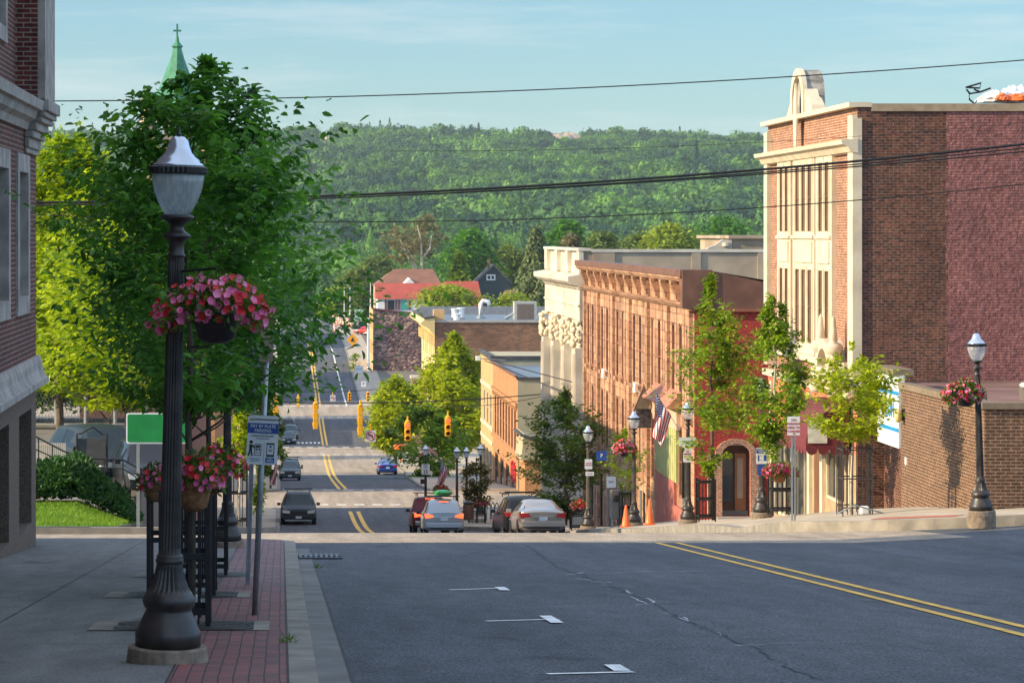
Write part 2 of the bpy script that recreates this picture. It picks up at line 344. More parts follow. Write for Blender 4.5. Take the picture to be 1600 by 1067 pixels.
M_walk = asphalt('pavement_concrete', (0.155, 0.15, 0.145), (0.195, 0.188, 0.175), 0.16)
M_walk2 = mat('sunlit_pavement_concrete', (0.42, 0.35, 0.27), 0.85, var=0.16, scale=0.8, bump=0.003, bscale=40)  # paler, warmer copy of the pavement concrete with sunlight in its colour
M_curb = mat('curb_concrete', (0.24, 0.215, 0.18), 0.85, var=0.22, scale=2.2, bump=0.006, bscale=30)
M_gut = mat('gutter_concrete', (0.165, 0.16, 0.15), 0.85, var=0.2, scale=1.6, bump=0.003, bscale=30)
def paver():
    m, nt, b = newmat('red_clay_pavers'); b.inputs['Roughness'].default_value = 0.62
    tc = nt.nodes.new('ShaderNodeTexCoord'); sp = nt.nodes.new('ShaderNodeSeparateXYZ'); cb = nt.nodes.new('ShaderNodeCombineXYZ')
    n0 = nt.nodes.new('ShaderNodeTexNoise'); n0.inputs['Scale'].default_value = 1.3
    nt.links.new(tc.outputs['Object'], sp.inputs[0]); nt.links.new(tc.outputs['Object'], n0.inputs[0])
    wv = nt.nodes.new('ShaderNodeMath'); wv.operation = 'MULTIPLY_ADD'; wv.inputs[1].default_value = 0.035; nt.links.new(n0.outputs[0], wv.inputs[0]); nt.links.new(sp.outputs[0], wv.inputs[2])
    nt.links.new(sp.outputs[1], cb.inputs[0]); nt.links.new(wv.outputs[0], cb.inputs[1])
    t = nt.nodes.new('ShaderNodeTexBrick'); t.inputs['Scale'].default_value = 1; t.inputs['Brick Width'].default_value = 0.21; t.inputs['Row Height'].default_value = 0.105
    t.inputs['Mortar Size'].default_value = 0.006; t.inputs['Mortar Smooth'].default_value = 0.3; t.offset = 0.5
    t.inputs['Color1'].default_value = (0.26, 0.080, 0.072, 1); t.inputs['Color2'].default_value = (0.13, 0.055, 0.055, 1); t.inputs['Mortar'].default_value = (0.018, 0.016, 0.016, 1)
    nt.links.new(cb.outputs[0], t.inputs[0])
    n = nt.nodes.new('ShaderNodeTexNoise'); n.inputs['Scale'].default_value = 1.1; n.inputs['Detail'].default_value = 5; nt.links.new(tc.outputs['Object'], n.inputs[0])
    cr = nt.nodes.new('ShaderNodeValToRGB'); cr.color_ramp.elements[0].position = 0.3; cr.color_ramp.elements[1].position = 0.72
    cr.color_ramp.elements[0].color = (0.65, 0.65, 0.7, 1); cr.color_ramp.elements[1].color = (1.35, 1.25, 1.2, 1); nt.links.new(n.outputs[0], cr.inputs[0])
    mm = nt.nodes.new('ShaderNodeMixRGB'); mm.blend_type = 'MULTIPLY'; mm.inputs[0].default_value = 1; nt.links.new(t.outputs[0], mm.inputs[1]); nt.links.new(cr.outputs[0], mm.inputs[2]); nt.links.new(mm.outputs[0], b.inputs['Base Color'])
    iv = nt.nodes.new('ShaderNodeMath'); iv.operation = 'SUBTRACT'; iv.inputs[0].default_value = 1; nt.links.new(t.outputs['Fac'], iv.inputs[1])
    bp = nt.nodes.new('ShaderNodeBump'); bp.inputs['Distance'].default_value = 0.006; nt.links.new(iv.outputs[0], bp.inputs['Height']); nt.links.new(bp.outputs[0], b.inputs['Normal'])
    return m
M_paver = paver()
# main road and cross streets
sheet('road', rng(-5, 51, 2)+rng(52, 720, 4), -0.6, 14.0, zroad, M_road, 6)
tag(bpy.data.objects['road'], kind='structure')
sheet('cross_street', rng(50.5, 61.5, 1), 14.0, 90, zroad, M_road, 12)
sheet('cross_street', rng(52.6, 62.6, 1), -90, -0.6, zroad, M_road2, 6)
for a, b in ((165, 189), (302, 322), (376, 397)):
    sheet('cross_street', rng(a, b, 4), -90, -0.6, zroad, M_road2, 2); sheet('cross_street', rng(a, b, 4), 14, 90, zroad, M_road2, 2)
# bands of sunlight on the roadway, put in as paler warmer asphalt
sheet('sunlit_road_band', rng(54.6, 64.5, 1), -0.6, 14.0, zroad, M_road2, 6, dz=0.004)
sheet('sunlit_road_band', rng(168, 190, 2), -0.6, 14.0, zroad, M_road2, 4, dz=0.004)
sheet('sunlit_road_band', rng(254, 318, 4), -0.6, 14.0, zroad, M_road2, 4, dz=0.004)
sheet('sunlit_road_band', rng(372, 400, 4), -0.6, 14.0, zroad, M_road2, 4, dz=0.004)
# pavements
def rc(x_edge, r, yend):   # rounded far corner of a left-hand pavement
    return lambda Y: x_edge if Y < yend-r else x_edge-r+math.sqrt(max(0, r*r-(Y-(yend-r))**2))
L0 = rc(0.25, 2.4, 53.2)
YS0 = rng(-5, 50.5, 1.5)+[50.8+0.3*i for i in range(1, 8)]+[53.1, 53.19]
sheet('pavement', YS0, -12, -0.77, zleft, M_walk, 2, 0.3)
sheet('brick_pavement', YS0, -0.77, lambda Y: L0(Y)-0.2, zleft, M_paver, 1, 0.3, dz=0.003)
sheet('curb', YS0, lambda Y: L0(Y)-0.2, L0, lambda X, Y: zs(Y)+0.004, M_curb, 2, 0.3)
sheet('gutter', rng(-5, 51, 2), 0.25, 0.52, zroad, M_gut, 1, dz=0.004)
R0 = lambda Y: 13.0 if Y < 46.5 else 13.0+(4.2-math.sqrt(max(0, 17.6-(Y-46.4)**2)))
sheet('pavement', rng(-5, 46, 3)+rng(46.5, 50.4, 0.5), R0, 40, lambda X, Y: zs(Y)+rise(X, Y), M_walk, 4, 0.3)
def Lcorner(x_edge, r, y0, y1):
    def f(Y):
        if Y < y0+r: return x_edge-r+math.sqrt(max(0, r*r-(y0+r-Y)**2))
        if Y > y1-r: return x_edge-r+math.sqrt(max(0, r*r-(Y-y1+r)**2))
        return x_edge
    return f
def Ys(y0, y1, r, st=4): return [y0+0.01]+[y0+r*i/6 for i in range(1, 7)]+rng(y0+r, y1-r, st)[1:-1]+[y1-r+r*i/6 for i in range(0, 6)]+[y1-0.01]
for y0, y1 in ((62.3, 166), (186.5, 302), (321.5, 376), (396.5, 715)):
    f = Lcorner(-0.1, 2.5, y0, y1); yy = Ys(y0, y1, 2.5)
    sheet('curb', yy, lambda Y: f(Y)-0.25, f, lambda X, Y: zs(Y)+0.004, M_curb, 1, 0.3)
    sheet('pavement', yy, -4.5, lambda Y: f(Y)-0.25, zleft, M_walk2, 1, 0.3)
    sheet('yard_ground', yy, -90, -4.5, lambda X, Y: zs(Y)-0.004, M_lot, 6, 0.4)
def x0_r1(Y):
    if Y < 65: return 17.8-math.sqrt(max(0, 36-(65-Y)**2))
    if Y < 138: return 11.8
    if Y < 144: return 11.8-3.6*(Y-138)/6
    if Y > 163: return 8.2+2-math.sqrt(max(0, 4-(Y-163)**2))
    return 8.2
yy = [59.02, 59.1, 59.25, 59.5, 60, 60.7, 61.5, 62.4, 63.5, 65, 66]+rng(67, 138, 3)[1:]+rng(138, 163, 2)[1:]+[163.6, 164.2, 164.7, 164.95]
sheet('curb', yy, x0_r1, lambda Y: x0_r1(Y)+0.25, lambda X, Y: zrt(X, Y)+0.004, M_curb, 1, 0.6)
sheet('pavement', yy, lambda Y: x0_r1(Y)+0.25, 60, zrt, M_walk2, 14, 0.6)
x0_r2 = lambda Y: 10.2+min(1.4, max(0, (Y-200)/40.0))
sheet('curb', rng(189, 302, 4), x0_r2, lambda Y: x0_r2(Y)+0.25, lambda X, Y: zs(Y)+0.004, M_curb, 1, 0.3)
sheet('pavement', rng(189, 302, 4), lambda Y: x0_r2(Y)+0.25, 90, zleft, M_walk2, 1, 0.3)
for y0, y1 in ((321.5, 376), (396.5, 715)):
    sheet('curb', rng(y0, y1, 5), 11.7, 12.0, lambda X, Y: zs(Y)+0.004, M_curb, 1, 0.3)
    sheet('pavement', rng(y0, y1, 5), 12.0, 16.0, zleft, M_walk2, 1, 0.3)
    sheet('yard_ground', rng(y0, y1, 5), 16.0, 120, lambda X, Y: zs(Y)-0.004, M_lot, 2, 0.3)
# tactile ramp by the corner
M_ramp = mat('red_tactile_paving', (0.42, 0.13, 0.08), 0.8, var=0.15, scale=20)
yl = rng(76, 121, 5); sheet('raised_yard', yl, -60, -4.6, lambda X, Y: -8.25, M_lot, 1, 5.0)
# the wide ground, out to the hills
def hill(X, Y):
    """height of the country beyond the town"""
    a = X/Y
    base = np.interp(Y, [-200, 0, 54, 150, 300, 700, 1000, 1400, 2000, 2600, 3000, 3300, 4200, 9000], [-1, -2.4, -7.0, -17.5, -26.5, -27, -30, -22, 22, 72, 100, 108, 100, 60])
    n = 5*math.sin(X*0.006+Y*0.002)+4*math.sin(X*0.013-Y*0.004+1)+3*math.sin(Y*0.011+X*0.004)
    k = max(0.0, min(1.0, (Y-1200)/1500.0))
    return base+n*k*0.9+k*(-2-0.016*X)
M_ground = mat('dry_grass_ground', (0.09, 0.11, 0.04), 0.95, var=0.3, scale=0.05)
vs = []; fs = []
gy = [-200, -50, 0, 30, 54, 80, 110, 150, 200, 300, 400, 500, 600, 700, 850, 1000]+list(range(1100, 3500, 75))+[3700, 4200, 6000, 9000]
gx = list(range(-24, 25))
for Y in gy:
    half = 260+abs(Y)*0.42
    for i in gx:
        X = i/24.0*half; vs.append((X, Y, hill(X, max(Y, 1))-0.4))
for j in range(len(gy)-1):
    for i in range(48): fs.append((j*49+i, j*49+i+1, (j+1)*49+i+1, (j+1)*49+i))
g = MB(); g.add(vs, fs); go = g.build('ground', M_ground, smooth=True); tag(go, kind='structure')

# ------------------------------------------------------------------ painted markings
M_ypaint = mat('yellow_road_paint', (0.80, 0.46, 0.06), 0.7, var=0.22, scale=3)
M_wpaint = mat('white_road_paint', (0.80, 0.80, 0.78), 0.7, var=0.16, scale=8)
M_wpaint2 = mat('worn_white_road_paint', (0.68, 0.66, 0.62), 0.75, var=0.3, scale=1.5)
def ribbon(name, pts, wd, m, dz=0.008, zf=zroad, kind='structure'):
    """flat painted strip along a list of (x, y) road points"""
    vs = []; fs = []; P = []
    for k in range(len(pts)-1):
        a = Vector(pts[k]); b = Vector(pts[k+1]); n = max(1, int((b-a).length/3.0))
        for i in range(n): P.append(a+(b-a)*i/n)
    P.append(Vector(pts[-1]))
    for k, p in enumerate(P):
        t = (P[min(k+1, len(P)-1)]-P[max(0, k-1)]).normalized(); q = Vector((-t.y, t.x))*wd/2
        for s_ in (1, -1):
            x = p+q*s_; vs.append((x.x, x.y, zf(x.x, x.y)+dz))
    for k in range(len(P)-1): fs.append((2*k, 2*k+1, 2*k+3, 2*k+2))
    mb = MB(); mb.add(vs, fs); o = mb.build(name, m)
    return tag(o, kind=kind)
def g2(x, y, lo=8, hi=62): p = gpx(x, y, lo, hi); return (p.x, p.y)
ya = g2(1025, 848, 30); yb = g2(1600, 993, 10)
ribbon('centre_line', [ya, (yb[0]+(yb[0]-ya[0])*0.0, yb[1]), (yb[0], 0)], 0.115, M_ypaint)
ya = g2(1057, 848, 30); yb = g2(1600, 980, 10)
ribbon('centre_line', [ya, yb, (yb[0], 0)], 0.115, M_ypaint)
for (xa, y_, xb, bx0, bx1, by0, by1) in ((703, 921, 792, 775, 792, 918, 923), (760, 970, 872, 846, 871, 963, 974), (855, 1053, 990, 957, 990, 1040, 1050)):
    a = g2(xa, y_+1); b = g2(xb, y_-2); ribbon('parking_stall_line', [a, b], 0.10, M_wpaint)
    c = g2((bx0+bx1)/2, by0); d = g2((bx0+bx1)/2, by1); ribbon('parking_stall_line', [(b[0]-0.08, d[1]), (b[0]-0.08, c[1])], 0.13, M_wpaint, dz=0.012)
ribbon('parking_stall_line', [g2(1268, 843.5, 30), g2(1325, 843.5, 30)], 0.12, M_wpaint)
def ccx(Y): return np.interp(Y, [120, 165, 195, 296, 322, 373, 420, 620], [4.3, 4.4, 4.35, 4.9, 5.2, 5.4, 5.5, 5.0])
for y0, y1 in ((125, 164), (193, 300), (323, 374), (400, 520)):
    for s_ in (-1, 1):
        ribbon('centre_line', [(ccx(Y)+s_*0.24, Y) for Y in rng(y0, y1, 10)], 0.24, M_ypaint)
def crosswalk(Y, x0=0.2, x1=10, n=9):
    wd = (x1-x0)/n
    vs = MB()
    for i in range(n):
        a = x0+i*wd; b = a+wd*0.55
        vs.quad((a, Y-0.45, zr(Y-.45)+0.009), (b, Y-0.45, zr(Y-.45)+0.009), (b, Y+0.45, zr(Y+.45)+0.009), (a, Y+0.45, zr(Y+.45)+0.009))
    tag(vs.build('crosswalk_marking', M_wpaint2), kind='structure')
crosswalk(171.2, 0.1, 8.0, 7); crosswalk(190.8, 0.1, 10.0, 7); crosswalk(299.5, 0.1, 11.4, 8); crosswalk(318.5, 0.1, 11.4, 8)
crosswalk(375, 0.1, 11.5, 9); crosswalk(397, 0.1, 11.5, 9)
ribbon('stop_line', [(0.1, 191.9), (10, 191.9)], 0.5, M_wpaint2)
ribbon('lane_line', [(9.6, 398), (9.2, 520)], 0.22, M_wpaint2); ribbon('lane_line', [(1.7, 326), (1.6, 372)], 0.2, M_wpaint2)
mb = MB()
for i in range(6):
    X = 1.9+i*0.5; mb.quad((X, 326.5, zr(326.5)+.009), (X+0.28, 326.5, zr(326.5)+.009), (X+0.28, 329, zr(329)+.009), (X, 329, zr(329)+.009))
tag(mb.build('lane_word_marking', M_wpaint), kind='structure')
# cracks and patches in the near road
M_crack = mat('dark_crack_filler', (0.018, 0.017, 0.018), 0.7, var=0.2)
M_scratch = mat('pale_scrape', (0.45, 0.46, 0.48), 0.8, var=0.4, scale=14)
rnd = random.Random(4)
def crackline(pts, wd, m, jit=0.06, name='road_crack'):
    P = []
    for k in range(len(pts)-1):
        a = Vector(g2(*pts[k])); b = Vector(g2(*pts[k+1])); n = max(2, int((b-a).length/0.25))
        for i in range(n): P.append(a+(b-a)*i/n+Vector((rnd.uniform(-jit, jit), rnd.uniform(-jit, jit))))
    vs = []; fs = []
    for k, p in enumerate(P):
        t = (P[min(k+1, len(P)-1)]-P[max(0, k-1)]).normalized(); q = Vector((-t.y, t.x))*wd*rnd.uniform(0.3, 1)/2
        for s_ in (1, -1):
            x = p+q*s_; vs.append((x.x, x.y, zroad(x.x, x.y)+0.006))
    for k in range(len(P)-1): fs.append((2*k, 2*k+1, 2*k+3, 2*k+2))
    mb = MB(); mb.add(vs, fs); tag(mb.build(name, m), kind='structure')
crackline([(820, 850), (870, 885), (930, 905), (1010, 940), (1060, 965), (1120, 990), (1180, 1012), (1230, 1042), (1290, 1066)], 0.028, M_crack)
crackline([(660, 1028), (900, 1022), (1050, 1016), (1240, 1005)], 0.012, M_crack, 0.02)
crackline([(520, 985), (700, 980), (850, 975)], 0.02, M_crack, 0.02)
crackline([(500, 905), (640, 915), (700, 908)], 0.03, M_crack, 0.03)
crackline([(560, 1050), (640, 1040), (760, 1052)], 0.012, M_crack, 0.02)
for q in ([(885, 898), (905, 896), (920, 893)], [(873, 904), (900, 904), (935, 908)], [(925, 908), (945, 911), (965, 908)], [(940, 913), (958, 916)], [(978, 922), (985, 928), (992, 925)], [(985, 933), (1012, 944), (975, 947)],
          [(1010, 935), (1022, 940), (1014, 945)], [(1030, 955), (1050, 962)], [(1060, 965), (1078, 972), (1065, 962)], [(1148, 1009), (1180, 1008), (1215, 1006)], [(930, 896), (1010, 893), (1130, 892)], [(940, 915), (1040, 916)],
          [(830, 949), (930, 947)], [(1120, 988), (1130, 996)], [(1200, 1006), (1380, 1002)]):
    crackline(q, 0.045 if len(q) > 2 else 0.016, M_scratch, 0.012, 'road_scratch')
crackline([(1125, 983), (1380, 953), (1590, 935)], 0.012, M_crack, 0.015)
crackline([(500, 815), (900, 822), (960, 826)], 0.05, M_crack, 0.04)
# pavement joints of the near left pavement and the drain
for yj in (14.0, 18.0, 22, 26.2, 30.5, 35, 40, 45, 49.5):
    ribbon('pavement_joint', [(-4.3, yj), (-0.78, yj)], 0.018, M_crack, dz=0.006, zf=lambda X, Y: zs(Y))
ribbon('pavement_joint', [(-0.775, 5), (-0.775, 52)], 0.012, M_crack, dz=0.007, zf=lambda X, Y: zs(Y))
ribbon('pavement_joint', [(-2.6, 5), (-2.6, 52)], 0.012, M_crack, dz=0.006, zf=lambda X, Y: zs(Y))
ribbon('curb_joint', [(0.045, 3), (0.045, 50)], 0.016, M_crack, dz=0.009, zf=lambda X, Y: zs(Y))
ribbon('gutter_joint', [(0.525, 3), (0.525, 50)], 0.022, M_crack, dz=0.009)
mb = MB(); d0 = (0.30, 1.0, 45.3, 46.3)
for i in range(8):
    x0 = d0[0]+i*0.088; mb.box(x0, x0+0.045, d0[2], d0[3], zr(45.8)-0.02, zr(45.8)+0.03)
for yv in (45.3, 46.25): mb.box(0.28, 1.02, yv, yv+0.07, zr(yv)-0.02, zr(yv)+0.035)
o = mb.build('storm_drain', mat('worn_dark_iron', (0.10, 0.10, 0.105), 0.5, 0.3, 0.2, 8)); tag(o, 'steel storm drain grate in the road beside the near left curb corner', 'drain')
t = thing('curb_drain', 'rusty curb inlet in the sunlit far curb below the lawn', 'drain', (-6.6, 62.6, zs(63)))
MB().box(-7.6, -5.9, 62.16, 62.28, zs(62.3)-0.15, zs(62.3)+0.07).build('inlet_plate', mat('rusty_iron', (0.16, 0.055, 0.03), 0.8, var=0.3, scale=9), t)
MB().box(-7.4, -6.1, 62.13, 62.158, zs(62.3)-0.11, zs(62.3)-0.02).build('opening', M_signblack, t)
sheet('curb', rng(62.0, 62.3, 0.3), -60, -2.6, lambda X, Y: zs(Y)+0.01, M_curb, 1, 0.3)
MB().add([(13.4, 61.6, zrt(13.4, 61.6)+.008), (15.0, 60.4, zrt(15.0, 60.4)+.008), (15.5, 61.2, zrt(15.5, 61.2)+.008), (13.9, 62.5, zrt(13.9, 62.5)+.008)], [(0, 1, 2, 3)]).build('tactile_paving', M_ramp)
tag(bpy.data.objects['tactile_paving'], kind='structure')
mb = MB(); mb.lathe([(0.55, -0.01), (0.55, 0.012)], 28, (14.4, 49.7, zroad(14.4, 49.7)+0.15)); 
# ------------------------------------------------------------------ foliage
def unit(a): return a/np.maximum(1e-9, np.linalg.norm(a, axis=1))[:, None]
def leaf_faces(pos, d, nrm, ln, wd, fold=0.18, rich=True):
    """leaves as small folded blades; all arguments arrays; returns verts, quad faces"""
    n = len(pos); d = unit(d); s = unit(np.cross(nrm, d)); u = np.cross(d, s)
    ln = ln[:, None]; wd = wd[:, None]
    if rich:
        T = [(0, 0, 0), (0.30, 0.42, fold), (0.68, 0.36, fold*0.8), (1, 0, -0.12), (0.68, -0.36, fold*0.8), (0.30, -0.42, fold)]
        V = np.stack([pos+d*ln*a+s*wd*b*1.0+u*wd*c for a, b, c in T], 1).reshape(-1, 3)
        b = np.arange(n)[:, None]*6
        Fc = np.concatenate([b+np.array([[0, 1, 2, 3]]), b+np.array([[0, 3, 4, 5]])], 0)
    else:
        T = [(0, 0, 0), (0.5, 0.5, fold), (1, 0, 0), (0.5, -0.5, fold)]
        V = np.stack([pos+d*ln*a+s*wd*b*1.0+u*wd*c for a, b, c in T], 1).reshape(-1, 3)
        Fc = np.arange(n)[:, None]*4+np.array([[0, 1, 2, 3]])
    return V, Fc
PROF = {'broad': lambda h: np.clip(1-np.abs(2*h-1.0)**3.2, 0, 1)**0.6, 'egg': lambda h: np.sin(np.pi*np.clip(h, 0, 1)**0.75)**0.75, 'round': lambda h: np.sqrt(np.clip(1-(2*h-1)**2, 0, 1)),
        'cone': lambda h: (1-h)**0.85+0.03, 'vase': lambda h: np.sin(np.pi*(0.18+0.78*h))**0.8}
def crown(c, rx, z0, z1, nshoot, per, leaf, seed, prof='egg', up=0.5, droop=0.45, rich=False, jit=0.18, wd=0.5, lean=(0, 0), gap=0.0, inner=0.25, K=0):
    """shoots that leave the axis, climb outwards and carry alternate leaves"""
    r = np.random.RandomState(seed); H = z1-z0
    h = r.beta(1.3, 1.1, nshoot) if prof != 'cone' else r.beta(1.0, 1.6, nshoot)
    a = r.uniform(0, 2*np.pi, nshoot)
    if K:
        ci = r.randint(0, K, nshoot); ch = h[:K][ci % len(h[:K])]; ca = r.uniform(0, 2*np.pi, K)[ci]
        h = np.clip(ch+r.normal(0, 0.045, nshoot), 0, 1); a = ca+r.normal(0, 0.30, nshoot)
    lump = 1+0.22*np.sin(3*a+h*9+seed)+0.12*np.sin(5*a-h*14)
    R_ = rx*PROF[prof](h)*(1+r.normal(0, jit, nshoot))*lump*(r.uniform(0.72, 1.18, K)[ci] if K else 1)
    tip = np.stack([c[0]+np.cos(a)*R_+lean[0]*np.sqrt(h), c[1]+np.sin(a)*R_+lean[1]*h, z0+h*H+r.normal(0, 0.02, nshoot)*H], 1)
    st = r.uniform(inner, 0.75, nshoot)
    base = np.stack([c[0]+np.cos(a)*R_*st+lean[0]*np.sqrt(h), c[1]+np.sin(a)*R_*st+lean[1]*h, z0+(h*H)-up*R_*(1-st)], 1)
    base[:, 2] = np.maximum(base[:, 2], z0)
    t = np.linspace(0.0, 1.0, per)[None, :, None]
    D = (tip-base)[:, None, :]
    P = base[:, None, :]+D*t
    P[:, :, 2] += (-0.12*np.linalg.norm(D, axis=2)*(t[:, :, 0]**2-t[:, :, 0]*0.4))*1.0
    P = P.reshape(-1, 3)+r.normal(0, leaf*0.25, (nshoot*per, 3))
    sd_ = unit(np.repeat(tip-base, per, 0))
    side = unit(np.cross(sd_, np.array([[0, 0, 1.0]]))); sg = np.tile(np.array([1, -1]*((per+1)//2))[:per], nshoot)[:, None]
    d = sd_*0.55+side*sg*0.9+np.array([[0, 0, -droop]])+r.normal(0, 0.35, (nshoot*per, 3))
    nrm = np.array([[0, 0, 1.0]])+r.normal(0, 0.45, (nshoot*per, 3))
    ln = leaf*r.uniform(0.7, 1.25, nshoot*per)
    V, Fc = leaf_faces(P, d, nrm, ln, ln*wd, rich=rich)
    return V, Fc, base, tip
def trunk_mesh(x, y, zb, zt, r0, r1, base, tip, nb, seed, mb=None, wig=0.04, nsides=7, br=0.35):
    mb = mb or MB(); rr = random.Random(seed); n = 7; pts = []
    for i in range(n+1):
        f = i/n; pts.append((x+rr.uniform(-wig, wig)*(0.3+f), y+rr.uniform(-wig, wig)*(0.3+f), zb+(zt-zb)*f))
    mb.tube(pts, r0, nsides, r1=r1)
    idx = list(range(len(base))); rr.shuffle(idx)
    for k in idx[:nb]:
        b = Vector(base[k]); t = Vector(tip[k]); h = max(zb+(zt-zb)*0.25, min(zt-0.1, b.z-(t-b).length*0.5)); f = (h-zb)/(zt-zb)
        s = Vector((x, y, h)); m_ = (s+b)/2+Vector((0, 0, -0.05)); mb.tube([s, m_, b, b.lerp(t, 0.8)], r0*br*(1-f*0.5), 4, r1=r0*0.08)
    return mb
def tree(name, label, x, y, zb, z0, z1, rx, ns, per, leaf, m, seed, prof='egg', group=None, trunk=None, r0=0.06, nb=18, bark=None, cat='tree', **kw):
    t = thing(name, label, cat, (x, y, zb), 0, group)
    zt = trunk if trunk is not None else z0+(z1-z0)*0.75
    V, Fc, base, tip = crown((x, y), rx, z0, z1, ns, per, leaf, seed, prof, **kw)
    np_mesh('crown', V, Fc, m, t)
    trunk_mesh(x, y, zb, zt, r0, r0*0.25, base, tip, nb, seed).build('trunk', bark or M_bark, t, smooth=True)
    return t
L_pet0 = leafmat('weed_leaves', (0.05, 0.12, 0.015), (0.14, 0.25, 0.03), 0.35, 6)
L_dark = leafmat('dark_elm_leaves', (0.028, 0.11, 0.022), (0.16, 0.38, 0.05), 0.45, 1.6, 0.42)
L_mid = leafmat('green_maple_leaves', (0.055, 0.13, 0.008), (0.32, 0.44, 0.022), 0.35, 1.3, 0.5)
L_lime = leafmat('lime_green_leaves', (0.15, 0.22, 0.006), (0.52, 0.57, 0.020), 0.38, 1.0, 0.55)
L_locust = leafmat('honey_locust_leaves', (0.07, 0.17, 0.008), (0.50, 0.58, 0.02), 0.45, 0.5, 0.5)
L_rust = leafmat('green_and_rust_leaves', (0.05, 0.065, 0.010), (0.20, 0.15, 0.022), 0.35, 1.3, 0.55)
L_shadegreen = leafmat('deep_green_linden_leaves', (0.03, 0.08, 0.012), (0.17, 0.25, 0.025), 0.4, 1.0, 0.5)
L_hedge = leafmat('yew_hedge_leaves', (0.012, 0.05, 0.014), (0.05, 0.12, 0.025), 0.25, 2.5, 0.5)
L_spruce = leafmat('spruce_needles', (0.05, 0.09, 0.03), (0.26, 0.30, 0.12), 0.2, 0.6, 0.6)
L_far = leafmat('far_maple_leaves', (0.02, 0.10, 0.010), (0.13, 0.34, 0.02), 0.3, 0.25, 0.6)
L_farlime = leafmat('far_lime_leaves', (0.13, 0.20, 0.010), (0.40, 0.48, 0.03), 0.3, 0.3, 0.6)
L_farolive = leafmat('far_olive_leaves', (0.06, 0.11, 0.02), (0.22, 0.29, 0.05), 0.3, 0.3, 0.6)
L_dry = leafmat('dry_sparse_leaves', (0.12, 0.10, 0.05), (0.25, 0.22, 0.10), 0.3, 0.3, 0.6)
L_forest = leafmat('forest_leaves', (0.003, 0.050, 0.026), (0.14, 0.30, 0.032), 0.22, 0.018, 0.7, 0.14, 5)

for nd_ in L_forest.node_tree.nodes:
    if nd_.type == 'VALTORGB': nd_.color_ramp.elements[0].position = 0.16; nd_.color_ramp.elements[1].position = 0.62
# ---- three young street trees in iron guards on the near brick pavement
def guard(name, label, x, y, zb, h=1.35, s=0.48, group=None, bars=5, hoops=3, m=None, flare=0.0, pt=0.022):
    t = thing(name, label, 'tree guard', (x, y, zb), 0, group); m = m or M_black
    a = s/2
    for sx in (-1, 1):
        for sy in (-1, 1):
            MB().prism([(x+sx*a-pt, y+sy*a-pt), (x+sx*a+pt, y+sy*a-pt), (x+sx*a+pt, y+sy*a+pt), (x+sx*a-pt, y+sy*a+pt)], 2, zb, zb+h).build('post', m, t)
    for k in range(hoops):
        z = zb+h*(0.12+0.80*k/(hoops-1)); hb = MB()
        for sgn in (-1, 1):
            hb.box(x-a+pt+.001, x+a-pt-.001, y+sgn*a-0.008, y+sgn*a+0.008, z-pt*1.3, z+pt*1.3); hb.box(x+sgn*a-0.008, x+sgn*a+0.008, y-a+pt+.001, y+a-pt-.001, z-pt*1.3, z+pt*1.3)
        hb.build('hoop', m, t)
    for i in range(1, bars):
        q = -a+s*i/bars
        for (bx, by) in ((x+q, y-a+0.018), (x+q, y+a-0.018), (x-a+0.018, y+q), (x+a-0.018, y+q)):
            MB().box(bx-0.009, bx+0.009, by-0.009, by+0.009, zb+0.04, zb+h-0.03).build('bar', m, t)
    return t
def grate(x, y, hw=0.62, hd=0.70):
    t = thing('tree_grate', None, 'tree grate', (x, y, zs(y)), 0)
    mb = MB()
    f = lambda X, Y: (X, Y, zs(Y)+0.009)
    mb.add([f(x-hw-0.22, y-hd), f(x-hw, y-hd), f(x-hw, y+hd), f(x-hw-0.22, y+hd)], [(0, 1, 2, 3)]); mb.build('concrete_collar', M_curb, t); mb = MB(); mb.add([f(x+hw, y-hd), f(x+hw+0.14, y-hd), f(x+hw+0.14, y+hd), f(x+hw, y+hd)], [(0, 1, 2, 3)])
    mb.build('concrete_collar', M_curb, t)
    mb = MB(); rust = MATS['rusty_grate']
    for k in range(9):
        r0, r1 = 0.10+k*0.068, 0.10+k*0.068+0.036
        n = 32
        for i in range(n):
            if i % 8 == 0: continue
            a, b = 2*math.pi*i/n, 2*math.pi*(i+1)/n
            pts = []
            for rr_, aa in ((r0, a), (r1, a), (r1, b), (r0, b)):
                X = x+max(-hw, min(hw, rr_*1.1*math.cos(aa))); Y = y+max(-hd, min(hd, rr_*1.2*math.sin(aa))); pts.append((X, Y, zs(Y)+0.016))
            mb.add(pts, [(0, 1, 2, 3)])
    mb.build('iron_rings', rust, t)
    MB().add([(x-hw, y-hd, zs(y-hd)+.008), (x+hw, y-hd, zs(y-hd)+.008), (x+hw, y+hd, zs(y+hd)+.008), (x-hw, y+hd, zs(y+hd)+.008)], [(0, 1, 2, 3)]).build('bed', M_signblack, t)
    return t
mat('rusty_grate', (0.06, 0.045, 0.04), 0.7, var=0.3, scale=7)
GY = [24.4, 30.2, 35.6]
GX = [-0.87, -1.11, -1.08]; GS = [0.42, 0.72, 0.70]
for i, (gx_, gy_) in enumerate(zip(GX, GY)):
    t = grate(gx_, gy_)
    tag(t, ['square iron tree grate set in the brick paving just behind the near lamp post', 'iron tree grate under the second tree guard from the near lamp post', 'iron tree grate under the third and farthest near tree guard'][i])
    g = guard('tree_guard', ['black iron tree guard with flat bars right behind the near lamp post', 'black iron tree guard, second one behind the near lamp post', 'black iron tree guard, third and farthest in the near row'][i], gx_, gy_, zs(gy_)+0.01, 1.24, GS[i], 'iron tree guards on the near brick pavement')
